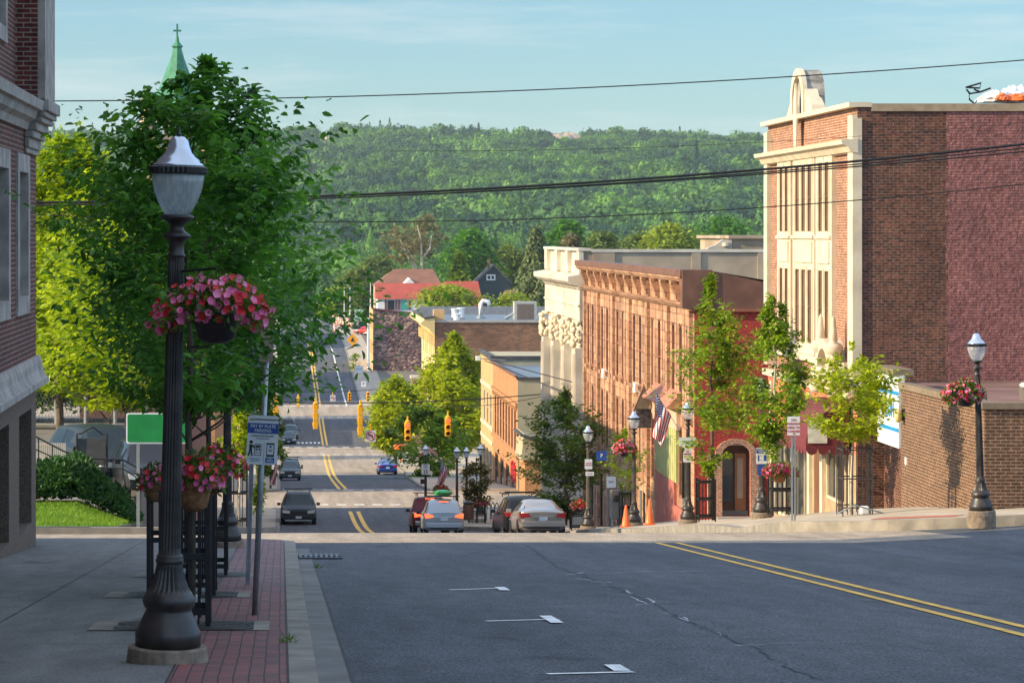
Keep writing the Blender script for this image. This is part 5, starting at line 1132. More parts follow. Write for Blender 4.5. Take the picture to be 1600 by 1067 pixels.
MB().box(18.3, 60, Y0-0.15, Y0+0.3, zt, zt+0.25).build('coping', mat('pale_grey_coping', (0.35, 0.34, 0.33), 0.7, var=0.1), b6)
MB().quad((18.5, Y0+.3, zt-0.1), (60, Y0+.3, zt-0.1), (60, Y1+8, zt-0.1), (18.5, Y1+8, zt-0.1)).build('roof', M_roofb, b6)
MB().box(18.3, 19.6, Y0+0.2, Y0+1.8, zt-0.1, zt+1.55).build('chimney', K_buff, b6)
MB().box(18.401, 60, Y1+7, Y1+8, zt-0.1, zt+0.9).build('rear_parapet', mat('grey_parapet', (0.22, 0.23, 0.25), 0.8, var=0.15), b6)
def vent(label, px, top, Y, kind, zb_):
    X = (px-VX)/F*Y; z1 = (VY-top)/F*Y; t = thing('roof_vent', label, 'vent', (X, Y, zb_))
    if kind == 'pipe':
        MB().tube([(X, Y, zb_), (X, Y, z1-0.4), (X+0.3, Y, z1), (X+1.0, Y, z1-0.1), (X+1.1, Y, z1-0.6)], 0.27, 8).build('pipe', M_white, t, smooth=True); MB().lathe([(0.6, 0), (0.6, 0.15), (0.35, 0.3)], 10, (X, Y, zb_)).build('flashing', M_steel, t)
    elif kind == 'hvac':
        MB().box(X-1.4, X+1.4, Y-1, Y+1, z1-2.6, z1).build('casing', mat('pale_hvac_metal', (0.42, 0.40, 0.36), 0.6, var=0.1), t); MB().box(X-1.05, X+1.05, Y-1.02, Y-1.001, z1-2.3, z1-0.3).build('grille', mat('brown_grille', (0.16, 0.12, 0.1), 0.7), t)
        MB().box(X-1.3, X+1.3, Y-0.9, Y+0.9, zb_, z1-2.601).build('plinth', M_roofd, t); MB().tube([(X-1.4, Y, z1-1.5), (X-2.5, Y, z1-2.2)], 0.22, 6).build('duct', M_steel, t)
    else:
        MB().lathe([(0.42, 0), (0.42, z1-zb_-0.15), (0.55, z1-zb_-0.12), (0.5, z1-zb_)], 10, (X, Y, zb_)).build('drum', M_white, t); MB().box(X-0.5, X+0.5, Y-0.5, Y+0.5, zb_, zb_+0.25).build('kerb_box', M_steel, t)
vent('white drum shaped roof vent on the left of the long roof', 711, 482, 340, 'drum', -10.8); vent('white drum shaped roof vent, right of its twin on the long roof', 720, 481, 340, 'drum', -10.8)
vent('white hooked vent pipe on the long roof', 751, 470, 345, 'pipe', -10.8); vent('boxy air handling unit with brown grille on the long roof', 820, 471, 340, 'hvac', -10.8)
vent('small leaning pipe vent in front of the drum vents', 714, 490, 330, 'drum', -10.8)
b7 = thing('rubble_stone_building', 'building with a rough purple rubble stone side wall beside the far parking lot', 'building', (20, 462, -24))
Y0, Y1 = 455.0, 474.0
m_ = MB(); m_.add([(15.4, Y0, -25), (60, Y0, -25), (60, Y0, -17.0), (24.0, Y0, -13.75), (15.4, Y0, -12.75)], [(0, 1, 2, 3, 4)]); m_.build('side_wall', K_rubble, b7)
wall(MB(), toX(15.4), Y0, Y1, -25, -12.75, [(Y0+2+i*4, Y0+3.6+i*4, c, c+2.2) for i in range(4) for c in (-16.2, -20.5)], 0.3).build('front_wall', K_buff, b7)
m_ = MB(); m_.prism([(15.2, -12.75), (15.2, -12.5), (24.0, -13.5), (60, -16.7), (60, -17.0), (24.0, -13.75)], 1, Y0-0.2, Y0+0.3); m_.build('coping', mat('maroon_coping', (0.17, 0.05, 0.06), 0.6, var=0.1), b7)
m_ = MB(); m_.add([(15.5, Y0+.3, -13.0), (24, Y0+.3, -13.9), (60, Y0+.3, -17.2), (60, Y1, -17.2), (24, Y1, -13.9), (15.5, Y1, -13.0)], [(0, 1, 4, 5), (1, 2, 3, 4)]); m_.build('roof', M_roofd, b7)
MB().tube([(14.6, Y0-0.4, -24.0), (14.6, Y0-0.4, -14.2)], 0.22, 6).build('corner_pipe', M_white, b7)
pm = thing('low_brick_pier', 'low brick wall with a round wreath mark beside the far parking lot', 'wall', (15.9, 321, -25))
MB().box(15.6, 16.8, 322.1, 324.5, -26, -17.3).build('pier', K_lbrick, pm); MB().box(15.4, 17.0, 322.0, 324.6, -17.3, -17.0).build('cap', M_lime, pm)
rg = MB(); rg.tube([(16.2+0.35*math.cos(2*math.pi*k/14), 322.06, -18.9+0.45*math.sin(2*math.pi*k/14)) for k in range(15)], 0.05, 4); rg.build('ring', M_black, pm)
# ---- houses beyond
M_redroof = mat('red_roof_shingles', (0.36, 0.065, 0.045), 0.75, var=0.12, scale=0.5); M_brownroof = mat('brown_roof_shingles', (0.21, 0.095, 0.06), 0.8, var=0.12, scale=0.5)
def house(name, label, Y, x0, x1, yt, ye, yb, wm, rm, hip=0.0, dep=9, gable=False):
    k = Y/F; X0, X1 = (x0-VX)*k, (x1-VX)*k; zr_, ze, zb_ = (VY-yt)*k, (VY-ye)*k, (VY-yb)*k-3
    t = thing(name, label, 'house', ((X0+X1)/2, Y, zb_))
    if gable:
        xm = (X0+X1)/2
        m_ = MB(); m_.box(X0+.3, X1-.3, Y, Y+dep, zb_, ze); m_.add([(X0+.3, Y, ze), (X1-.3, Y, ze), (xm, Y, zr_-.2)], [(0, 1, 2)]); m_.build('wall', wm, t)
        MB().prism([(X0-.2, ze-.2), (xm, zr_), (X1+.2, ze-.2), (X1+.2, ze-.5), (xm, zr_-.4), (X0-.2, ze-.5)], 1, Y-0.5, Y+dep).build('roof', rm, t)
    else:
        MB().box(X0+.4, X1-.4, Y, Y+dep, zb_, ze).build('wall', wm, t)
        h = hip; m_ = MB(); m_.add([(X0, Y-.5, ze), (X1, Y-.5, ze), (X1, Y+dep+.5, ze), (X0, Y+dep+.5, ze), (X0+h, Y+dep/2, zr_), (X1-h*0.4, Y+dep/2, zr_)], [(0, 1, 5, 4), (2, 3, 4, 5), (1, 2, 5), (3, 0, 4), (0, 3, 2, 1)]); m_.build('roof', rm, t)
    return t, X0, X1, zr_, ze, zb_
t, X0, X1, zr_, ze, zb_ = house('long_house', 'long low white house with a bright red roof and shuttered windows', 590, 587, 694, 443, 467, 484, M_white, M_redroof)
for px, gm in ((611, M_glass), (632, mat('teal_door', (0.05, 0.32, 0.28), 0.5))):
    X = (px-VX)/F*590; f_ = MB().box(X-0.75, X+0.75, 589.9, 589.99, ze-2.4, ze-0.3).build('window', gm, t)
    for s_ in (-1.15, 1.15): MB().box(X+s_-0.25, X+s_+0.25, 589.88, 589.99, ze-2.4, ze-0.25).build('shutter', mat('brown_shutter', (0.14, 0.07, 0.07), 0.6), t)
t, X0, X1, zr_, ze, zb_ = house('red_roofed_house', 'second red roofed building, right of the long white house', 600, 683, 755, 440, 478, 490, mat('dark_red_wall', (0.2, 0.03, 0.03), 0.7), M_redroof, 2)
t, X0, X1, zr_, ze, zb_ = house('brown_roofed_house', 'house with a big brown hipped roof behind the red roofs', 625, 584, 692, 421, 447, 470, M_stucco, M_brownroof, 5, 14)
k = 618/F; MB().prism([((628-VX)*k, (VY-447)*k), ((652-VX)*k, (VY-447)*k), ((640-VX)*k, (VY-435)*k)], 1, 617, 628).build('dormer', M_white, t)
t, X0, X1, zr_, ze, zb_ = house('dark_gabled_house', 'dark green gabled house with white attic window and a slim chimney', 640, 742, 800, 413, 442, 475, mat('dark_teal_wall', (0.035, 0.055, 0.055), 0.7), mat('dark_grey_roof', (0.08, 0.085, 0.09), 0.8), 0, 12, True)
k = 640/F; MB().box((762-VX)*k, (766-VX)*k, 640.5, 641.3, (VY-420)*k, (VY-405)*k).build('chimney', K_lbrick, t)
f_ = MB().box((760-VX)*k, (774-VX)*k, 639.85, 639.99, (VY-438)*k, (VY-429)*k).build('attic_window', M_white, t); MB().box((762-VX)*k, (766-VX)*k, 639.8, 639.849, (VY-436)*k, (VY-431)*k).build('pane', M_glass, f_); MB().box((768-VX)*k, (772-VX)*k, 639.8, 639.849, (VY-436)*k, (VY-431)*k).build('pane', M_glass, f_)
house('small_brown_house', 'small house with a pale brown roof half hidden below the tall spruce', 600, 785, 820, 454, 468, 480, M_stucco, M_brownroof, 1)
# ---- left-hand blocks beyond the crossing
def lblock(label, Y0, Y1, zt, dep=9, m=None):
    t = thing('street_building', label, 'building', (-8, Y0, zs(Y0))); m = m or K_lbrick; zb_ = min(zs(Y0), zs(Y1))-2
    to = lambda u, v, d: (-4.6-d, u, v); ops = []
    n = int((Y1-Y0)/3.2); fl = [z for z in np.arange(zt-3.4, zs(Y0)+3.0, -3.6)]
    for i in range(n):
        for z in fl[:3]: ops.append((Y0+1+i*3.2, Y0+2.3+i*3.2, z, z+2.0))
    wall(MB(), to, Y0, Y1, zb_, zt, ops, 0.3).build('front_wall', m, t)
    for o in ops[:30]: window(t, to, *o, 0.22)
    ty = toY(Y0); ops = [(-4.6-2.4-i*3.2, -4.6-1.1-i*3.2, z, z+1.9) for i in range(int(dep/3.4)) for z in fl[:3]]
    wall(MB(), ty, -4.6-dep, -4.6, zb_, zt, ops, 0.3).build('side_wall', m, t)
    for o in ops: window(t, ty, *o, 0.22)
    m_ = MB(); m_.quad((-4.6-dep, Y0, zt-.3), (-4.6, Y0, zt-.3), (-4.6, Y1, zt-.3), (-4.6-dep, Y1, zt-.3)); m_.quad((-4.6-dep, Y1, zb_), (-4.6, Y1, zb_), (-4.6, Y1, zt), (-4.6-dep, Y1, zt)); m_.quad((-4.6-dep, Y0, zb_), (-4.6-dep, Y1, zb_), (-4.6-dep, Y1, zt), (-4.6-dep, Y0, zt)); m_.build('roof', M_roofd, t)
    MB().box(-4.62-dep, -4.35, Y0-0.15, Y1+0.1, zt, zt+0.25).build('coping', M_lime, t)
lblock('brick street building on the left, mostly behind the near trees', 123, 165, -1.0, 4.6)
lblock('farther brick building on the left past the first side street', 186, 247, -8.5, m=K_orange)
lblock('low brick building on the left past the second side street', 321, 347, -20.0)
lblock('taller brick building on the left before the third side street', 348, 374, -14.0, m=K_lbrick)
lblock('brick building on the left beyond the third side street', 404, 450, -14.0, m=K_buff)
lblock('farthest brick building on the left, at the top of the far rise', 500, 548, -13.0)
# ---- church tower with copper spire
ch = thing('church_tower', 'stone church tower with a green copper spire and cross behind the trees', 'church', (-11.1, 290, -24))
k = 290/F; cx, cyy = (277-VX)*k, 290; s_ = 3.1; zt = (VY-178)*k
ops = [(cx-2.2, cx-1.3, zt-3.6, zt-0.9), (cx-0.5, cx+0.5, zt-3.6, zt-0.9), (cx+1.3, cx+2.2, zt-3.6, zt-0.9)]
m_ = MB(); wall(m_, toY(cyy-s_), cx-s_, cx+s_, -26, zt, ops, 0.5); m_.quad((cx-s_, cyy-s_, -26), (cx-s_, cyy+s_, -26), (cx-s_, cyy+s_, zt), (cx-s_, cyy-s_, zt)); m_.quad((cx+s_, cyy-s_, -26), (cx+s_, cyy+s_, -26), (cx+s_, cyy+s_, zt), (cx+s_, cyy-s_, zt)); m_.build('tower', mat('pink_sandstone', (0.52, 0.33, 0.20), 0.85, var=0.2, scale=1), ch)
for z in (zt-4.6, zt-0.5): MB().box(cx-s_-.25, cx+s_+.25, cyy-s_-.25, cyy+s_+.25, z, z+0.35).build('string_course', M_lime, ch)
M_copper = mat('green_copper', (0.035, 0.19, 0.105), 0.6, 0.0, 0.25, 1.2)
MB().lathe([(3.7, zt), (3.3, zt+0.4), (1.75, zt+3.2), (0.75, (VY-92)*k), (0.45, (VY-76)*k), (0.62, (VY-73)*k), (0.22, (VY-66)*k), (0.15, (VY-58)*k)], 8, (cx, cyy, 0)).build('spire', M_copper, ch)
for (a, b) in ((-1, -1), (1, -1)): MB().lathe([(0.7, zt-2), (0.7, zt+0.6), (0.85, zt+0.7), (0.05, zt+2.6)], 8, (cx+a*s_, cyy+b*s_, 0)).build('corner_turret', MATS['pink_sandstone'], ch)
m_ = MB(); m_.box(cx-0.09, cx+0.09, cyy-.09, cyy+.09, (VY-60)*k, (VY-38)*k); m_.box(cx-0.42, cx-.091, cyy-.08, cyy+.08, (VY-50)*k, (VY-47)*k); m_.box(cx+.091, cx+0.42, cyy-.08, cyy+.08, (VY-50)*k, (VY-47)*k); m_.build('cross', M_copper, ch)
ms = thing('radio_mast', 'thin lattice radio mast on the left hilltop', 'mast', tuple(PX(169, 198, 2900)))
m_ = MB(); a = PX(169, 205, 2900); b = PX(169, 163, 2900)
for dx, dy in ((-0.9, 0), (0.9, 0), (0, 1.2)): m_.tube([a+Vector((dx, dy, 0)), b+Vector((dx*.3, dy*.3, 0))], 0.16, 4)
for i in range(12): z = a.z+(b.z-a.z)*i/12; m_.tube([(a.x-0.8, a.y, z), (a.x+0.8, a.y, z+1.6)], 0.10, 3); 
m_.build('lattice', mat('grey_mast', (0.35, 0.35, 0.36), 0.6), ms)
# roof-edge things on the tall building: folded metal stay and a heap of white and orange sheeting
t = thing('bent_metal_frame', 'bent dark metal stay frame sticking up from the tall roof edge', 'frame', tuple(PX(1523, 160, 77.6)))
m_ = MB(); P_ = lambda x, y: PX(x, y, 77.6)
for q in (((1515, 157), (1514, 147), (1532, 144), (1548, 138)), ((1509, 137), (1533, 130), (1531, 138), (1509, 137)), ((1516, 147), (1510, 140)), ((1515, 156), (1523, 163), (1526, 157)), ((1532, 144), (1522, 140))): m_.tube([P_(*p) for p in q], 0.028, 5)
m_.build('stay', M_black, t)
t = thing('sheeting_heap', 'heap of white plastic sheeting with orange netting on the tall building roof', 'sheeting', tuple(PX(1560, 150, 80)))
def lump(name, m, c, sx, sz, seed, par, sy=0.8):
    rr = random.Random(seed); n = 18; mm_ = 7; vs = []; fs = []
    for j in range(mm_):
        for i in range(n):
            a = 2*math.pi*i/n; q = math.cos(math.pi/2*j/mm_); f = rr.uniform(0.8, 1.15); vs.append((c.x+sx*math.cos(a)*q*f, c.y+sy*math.sin(a)*q*f, c.z+sz*math.sin(math.pi/2*j/mm_)*rr.uniform(0.8, 1.2)))
    for j in range(mm_-1):
        for i in range(n): fs.append((j*n+i, j*n+(i+1) % n, (j+1)*n+(i+1) % n, (j+1)*n+i))
    fs.append(tuple(range((mm_-1)*n, mm_*n))); mb = MB(); mb.add(vs, fs); return mb.build(name, m, par)
lump('white_sheet', M_white, PX(1560, 160, 78.6), 0.62, 0.32, 1, t, 0.5); lump('white_sheet', M_white, PX(1590, 160, 79.2), 0.6, 0.46, 2, t); lump('orange_netting', M_orange, PX(1566, 157, 77.9), 0.2, 0.2, 3, t, 0.3); lump('orange_netting', M_orange, PX(1590, 158, 77.9), 0.42, 0.2, 4, t, 0.3)
# ------------------------------------------------------------------ street lamps
def lampglass():
    m, nt, b = newmat('prismatic_lamp_glass'); out = nt.nodes['Material Output']
    tc = nt.nodes.new('ShaderNodeTexCoord'); wv = nt.nodes.new('ShaderNodeTexNoise'); wv.inputs['Scale'].default_value = 1; mpp = nt.nodes.new('ShaderNodeMapping'); mpp.inputs['Scale'].default_value = (38, 38, 5); nt.links.new(tc.outputs['Object'], mpp.inputs[0]); nt.links.new(mpp.outputs[0], wv.inputs[0])
    cr = nt.nodes.new('ShaderNodeValToRGB'); cr.color_ramp.elements[0].position = 0.4; cr.color_ramp.elements[1].position = 0.6; cr.color_ramp.elements[0].color = (0.55, 0.60, 0.68, 1); cr.color_ramp.elements[1].color = (0.95, 0.93, 0.90, 1); nt.links.new(wv.outputs[0], cr.inputs[0]); nt.links.new(cr.outputs[0], b.inputs['Base Color'])
    b.inputs['Roughness'].default_value = 0.12; b.inputs['Specular IOR Level'].default_value = 1.0; b.inputs['Coat Weight'].default_value = 0.6
    tp = nt.nodes.new('ShaderNodeBsdfTransparent'); tp.inputs[0].default_value = (0.85, 0.9, 0.95, 1); tl = nt.nodes.new('ShaderNodeBsdfTranslucent'); tl.inputs[0].default_value = (0.8, 0.82, 0.85, 1)
    a = nt.nodes.new('ShaderNodeMixShader'); a.inputs[0].default_value = 0.45; nt.links.new(b.outputs[0], a.inputs[1]); nt.links.new(tl.outputs[0], a.inputs[2])
    c = nt.nodes.new('ShaderNodeMixShader'); c.inputs[0].default_value = 0.55; nt.links.new(a.outputs[0], c.inputs[1]); nt.links.new(tp.outputs[0], c.inputs[2]); nt.links.new(c.outputs[0], out.inputs[0])
    return m
M_lampg = lampglass(); M_spun = mat('spun_aluminium_dome', (0.60, 0.66, 0.74), 0.22, 0.75, 0.1, 5)
M_pad = mat('brownish_concrete_footing', (0.20, 0.155, 0.115), 0.9, var=0.35, scale=9, bump=0.01, bscale=22)
def make_lamp(label, pole, pad=True, group='acorn street lamps', pm=None):
    pm = pm or M_post
    t = thing('street_lamp', label, 'street lamp', (0, 0, 0), 0, group)
    if pad: MB().lathe([(0.305, -0.25), (0.31, 0.02), (0.30, 0.115), (0.285, 0.125)], 28, (0, 0, 0)).build('concrete_footing', M_pad, t, bevel=0.006)
    MB().lathe([(0.248, 0.126), (0.25, 0.22), (0.245, 0.235), (0.225, 0.27), (0.195, 0.345), (0.175, 0.385), (0.172, 0.405), (0.19, 0.425), (0.200, 0.46), (0.196, 0.49), (0.178, 0.515), (0.172, 0.53)], 40).build('cast_base', pm, t, smooth=True)
    MB().lathe([(0.170, 0.53), (0.150, 0.56), (0.125, 0.62), (0.105, 0.70), (0.098, 0.745)], 48, flute=0.09, fz=(0.54, 0.74)).build('fluted_flare', pm, t)
    MB().lathe([(0.100, 0.745), (0.106, 0.76), (0.106, 0.775), (0.098, 0.79), (0.102, 0.80), (0.090, 0.815)], 32).build('collar', pm, t, smooth=True)
    MB().lathe([(0.084, 0.815), (0.083, 0.86), (0.060, 3.02), (0.060, 3.05)], 40, flute=0.10, fz=(0.83, 3.03)).build('shaft', pole, t)
    MB().lathe([(0.066, 3.05), (0.068, 3.07), (0.056, 3.085), (0.055, 3.16), (0.072, 3.18), (0.104, 3.20), (0.108, 3.215), (0.075, 3.24), (0.052, 3.26), (0.052, 3.29), (0.085, 3.32), (0.125, 3.345), (0.13, 3.36), (0.10, 3.372)], 28).build('capital', pm, t, smooth=True)
    MB().lathe([(0.095, 3.373), (0.118, 3.41), (0.150, 3.47), (0.178, 3.54), (0.192, 3.61), (0.198, 3.675)], 48, flute=0.02, fz=(3.38, 3.66)).build('acorn_globe', M_lampg, t, smooth=True)
    MB().lathe([(0.205, 3.676), (0.222, 3.685), (0.222, 3.728), (0.200, 3.735)], 72, flute=0.05, fz=(3.68, 3.73)).build('louvred_band', M_black, t)
    MB().lathe([(0.198, 3.736), (0.185, 3.755), (0.165, 3.765), (0.158, 3.785), (0.130, 3.805), (0.100, 3.84), (0.085, 3.88), (0.070, 3.93), (0.045, 3.955), (0.02, 3.962)], 32).build('dome', M_spun, t, smooth=True)
    MB().lathe([(0.018, 3.96), (0.024, 3.975), (0.012, 3.99), (0.003, 4.04)], 8).build('finial', M_black, t, smooth=True)
    return t
lampA = make_lamp('black fluted acorn lamp nearest the camera on a round concrete footing', M_post)
lampA.location = (-0.845, 20.0, zs(20)+0.0); lampA.rotation_euler = (0, R(1.25), 0); lampA.scale = (0.98, 0.98, 0.982)
M_postlit = mat('sunlit_lamp_post', (0.10, 0.08, 0.065), 0.5, 0.0, 0.25, 4)  # lit copy of the post paint, sunlight put into its colour
lampB = make_lamp('tall faded black acorn lamp beside the brown brick corner wall at the right', M_post, True)
lampB.location = (15.18, 58.6, -6.12); lampB.rotation_euler = (0, R(-1.6), 0)
copy_tree(lampA, loc=(-0.95, 47.3, zs(47.3)), label='second acorn lamp post on the near left pavement, half hidden behind the tree guards').rotation_euler = (0, 0, 0)
lampC = make_lamp('light brown acorn lamp post carrying the flower ball, nearest the two traffic cones', M_postlit); lampC.location = (12.85, 98.5, zrt(12.85, 98.5)); lampC.scale = (1.05, 1.05, 1.05)
def lamp_at(px, Y, label, z=None, src=lampC):
    X = (px-VX)/F*Y; c = copy_tree(src, loc=(X, Y, z if z is not None else (zrt(X, Y) if Y < 165 else zs(Y))), label=label); c.rotation_euler = (0, 0, 0); return c
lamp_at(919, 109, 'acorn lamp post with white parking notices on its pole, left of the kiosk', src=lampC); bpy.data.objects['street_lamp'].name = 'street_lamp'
lamp_at(1075, 88, 'acorn lamp post beside the iron guard left of the arched brick doorway', src=lampB)
lamp_at(1190, 77.5, 'acorn lamp post carrying the blue parking sign by the arched doorway', src=lampB)
lamp_at(714, 152, 'acorn lamp post with the small flag in front of the orange building', src=lampC)
lamp_at(665, 162, 'acorn lamp post carrying the speed limit sign', src=lampB)
lamp_at(729, 158, 'dark acorn lamp post right of the flag lamp', src=lampB)
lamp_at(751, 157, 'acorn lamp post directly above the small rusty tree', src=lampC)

# ------------------------------------------------------------------ flower baskets
M_pink = mat('pink_petunias', (0.86, 0.10, 0.30), 0.6, var=0.25, scale=9, c2=(0.90, 0.26, 0.46)); M_redf = mat('red_petunias', (0.62, 0.012, 0.02), 0.55, var=0.2, scale=9); M_magenta = mat('dark_magenta_flowers', (0.36, 0.01, 0.06), 0.6, var=0.25, scale=8)
M_coco = mat('coconut_fibre_liner', (0.22, 0.10, 0.04), 0.95, var=0.35, scale=20, bump=0.01, bscale=60); M_bowl = mat('dark_plastic_bowl', (0.018, 0.012, 0.014), 0.4, var=0.1)
L_pet = leafmat('petunia_leaves', (0.05, 0.10, 0.015), (0.17, 0.25, 0.04), 0.35, 6)
def blossoms(P, N, size, r):
    """flat five-petalled flowers"""
    n = len(P); N = unit(N); U = unit(np.cross(N, np.array([[0.3, 0.2, 1.0]]))); W = np.cross(N, U); V = [P-N*0.25*size[:, None]]
    for k in range(10):
        a = 2*np.pi*k/10; q = 1.0 if k % 2 == 0 else 0.86
        V.append(P+(U*np.cos(a)+W*np.sin(a))*(size*q*0.5)[:, None])
    V = np.stack(V, 1).reshape(-1, 3); b = np.arange(n)[:, None]*11; F_ = [b+np.array([[0, 1+k, 1+(k+1) % 10, 1+(k+2) % 10]]) for k in range(0, 10, 2)]
    return V, np.concatenate(F_, 0)
def basket(label, X, Y, Z, rx, rz, seed, nf=160, fs=0.06, bowl='bowl', colors=(0.5, 0.5), group='hanging flower baskets', br=0.17, bh=0.24, sag=0.35, hook=None, name='flower_basket'):
    """ball of petunias of half width rx, half height rz, around (X, Y, Z); bowl below"""
    t = thing(name, label, 'flower basket', (X, Y, Z), 0, group); r = np.random.RandomState(seed)
    def surf(n, rmin):
        a = r.uniform(0, 6.283, n); z = r.uniform(-0.75, 1, n); q = np.sqrt(1-z*z); f = r.uniform(rmin, 1.08, n)*(1+0.12*np.sin(3*a+seed))
        D = np.stack([np.cos(a)*q, np.sin(a)*q, z], 1); P = D*f[:, None]*np.array([[rx, rx*0.9, rz]])
        P[:, 2] -= sag*rz*(np.abs(P[:, 0])/rx)**2
        keep = ~((np.hypot(P[:, 0], P[:, 1]) < br*1.25) & (P[:, 2] < -rz*0.30))
        return (P+np.array([[X, Y, Z]]))[keep], D[keep]
    if bowl:
        m = M_bowl if bowl == 'bowl' else M_coco; zt_ = Z-rz*0.42
        MB().lathe([(br*0.45, zt_-bh), (br*0.8, zt_-bh*0.85), (br*0.97, zt_-bh*0.4), (br*1.02, zt_-0.02), (br*1.08, zt_-0.015), (br*1.08, zt_+0.01), (br*0.95, zt_+0.012)], 22, (X, Y, 0)).build('bowl' if bowl == 'bowl' else 'fibre_liner', m, t, smooth=True)
    P, D = surf(int(nf*5), 0.35); n = len(P); ln = r.uniform(0.6, 1.3, n)*fs*1.0
    V, Fc = leaf_faces(P, D+r.normal(0, 0.6, (n, 3)), r.normal(0, 1, (n, 3)), ln, ln*0.5); np_mesh('foliage', V, Fc, L_pet, t)
    P, D = surf(nf, 0.88); side = (P[:, 0]-X+r.normal(0, rx*0.45, len(P))) < 0; n = len(P); sz = fs*r.uniform(0.75, 1.25, n); N = D+r.normal(0, 0.35, (n, 3))+np.array([[0, -0.35, 0.1]])
    sel = r.uniform(0, 1, n) < colors[0]; mm = (M_pink, M_redf) if colors[1] >= 0 else (M_pink, M_magenta)
    for q, nm, m in ((sel, 'pink_blooms', mm[0]), (~sel, 'red_blooms', mm[1])):
        if q.sum():
            V, Fc = blossoms(P[q], N[q], sz[q], r); o = np_mesh(nm, V, Fc, m, t); o['kind'] = 'stuff'
    return t
zb = lambda px, py, Y: PX(px, py, Y)
p = zb(338, 472, 19.75); bk = basket('big basket of pink and red petunias hanging on the nearest lamp post', p.x, p.y, p.z, 0.42, 0.19, 4, 330, 0.058, 'bowl', (0.52, 0.5), sag=0.55, br=0.165, bh=0.22)
br_ = MB(); q = PX(273, 425, 20.0); br_.tube([(q.x, q.y, q.z), (p.x, p.y, q.z+0.03), (p.x, p.y, p.z)], 0.010, 6); br_.build('hanger', M_black, bk)
p = zb(1508, 612, 58.2); basket('round basket of pink and red flowers on the right hand lamp post', p.x, p.y, p.z, 0.43, 0.24, 5, 240, 0.085, 'bowl', (0.7, 0.5), br=0.2, bh=0.22)
p = zb(303, 742, 24.1); basket('basket of pink and red petunias in a fibre liner on the nearest tree guard', p.x, p.y, p.z, 0.25, 0.19, 6, 120, 0.062, 'fibre', (0.5, 0.5), 'flower baskets clipped to the near tree guards', br=0.15, bh=0.24)
p = zb(242, 748, 29.9); basket('basket of pink petunias clipped to the left side of the second tree guard', p.x, p.y, p.z, 0.20, 0.17, 7, 70, 0.062, 'fibre', (0.75, 0.5), 'flower baskets clipped to the near tree guards', br=0.12, bh=0.18)
p = zb(338, 722, 34.6); basket('basket of red and pink petunias on the farthest near tree guard', p.x, p.y, p.z, 0.36, 0.21, 8, 130, 0.07, 'fibre', (0.45, 0.5), 'flower baskets clipped to the near tree guards', br=0.16, bh=0.22)
p = zb(1217, 734, 73.6); basket('wide basket of dark magenta flowers on the guard beside the blue parking sign', p.x, p.y, p.z, 0.46, 0.20, 9, 260, 0.085, 'fibre', (0.25, -1), br=0.2, bh=0.26)
p = zb(976, 698, 98.2); basket('basket of pink and orange red flowers on the lamp post beside the cones', p.x, p.y, p.z, 0.42, 0.26, 10, 200, 0.09, 'bowl', (0.6, 0.5), br=0.18, bh=0.25)
p = zb(905, 788, 112.0); basket('low basket of yellow and red flowers on the tree guard behind the silver car', p.x, p.y, p.z, 0.34, 0.22, 12, 120, 0.09, 'bowl', (0.3, 0.5), br=0.18, bh=0.25)
p = zb(734, 736, 156.5); basket('dark magenta flower basket between the two lamp posts by the orange building', p.x, p.y, p.z, 0.42, 0.22, 13, 120, 0.12, None, (0.15, -1))
p = zb(750, 785, 149.5); basket('magenta flower basket at the foot of the small rusty tree', p.x, p.y, p.z, 0.45, 0.18, 14, 110, 0.12, None, (0.15, -1))
p = zb(688, 763, 151.0); basket('red flower basket beneath the small flag on its lamp post', p.x, p.y, p.z, 0.40, 0.20, 15, 110, 0.12, None, (0.2, 0.5))
# ------------------------------------------------------------------ tree guards on the right and farther left
def guard_at(px, Y, label, w=0.5, h=1.35, group='iron tree guards on the right pavement', bars=5):
    X = (px-VX)/F*Y; return guard('tree_guard', label, X, Y, zrt(X, Y) if X > 5 else zs(Y), h, w, group, bars)
guard_at(1222, 74.6, 'wide dark tree guard under the magenta basket, left of the no parking sign', 0.62, 1.35); guard_at(1103, 85.6, 'dark iron tree guard left of the arched brick doorway', 0.52, 1.35)
guard_at(977, 101, 'slim dark iron guard round the sapling behind the traffic cones', 0.5, 1.3); guard_at(905, 113, 'dark iron guard below the yellow and red basket', 0.7, 1.2)
guard_at(745, 150, 'dark iron guard round the small rusty tree', 0.9, 1.2)
g_ = guard('tree_guard', 'tall open iron guard leaning round the small lime tree by the blue doorway', 14.0, 66, zrt(14, 66), 1.75, 0.72, None, 6, m=mat('brown_rusty_iron', (0.055, 0.04, 0.035), 0.6), pt=0.012)
guard_at(372, 76, 'sunlit iron guard round the small tree at the far left corner', 0.5, 1.9, 'iron tree guards on the left pavement', 4)

# ------------------------------------------------------------------ signs
def rrect(w, h, r=0.03, n=4):
    pts = []
    for cx_, cy_, a0 in ((w/2-r, h/2-r, 0), (-w/2+r, h/2-r, 90), (-w/2+r, -h/2+r, 180), (w/2-r, -h/2+r, 270)):
        for k in range(n+1): a = R(a0+90*k/n); pts.append((cx_+r*math.cos(a), cy_+r*math.sin(a)))
    return pts
def plate(parent, name, w, h, cz_, m, y=0.0, th=0.004, r=0.03, cx_=0.0): return MB().prism([(a+cx_, b+cz_) for a, b in rrect(w, h, r)], 1, y, y+th).build(name, m, parent)
def rect(parent, name, x0, x1, z0, z1, m, y): return MB().box(x0, x1, y-0.003, y, z0, z1).build(name, m, parent)
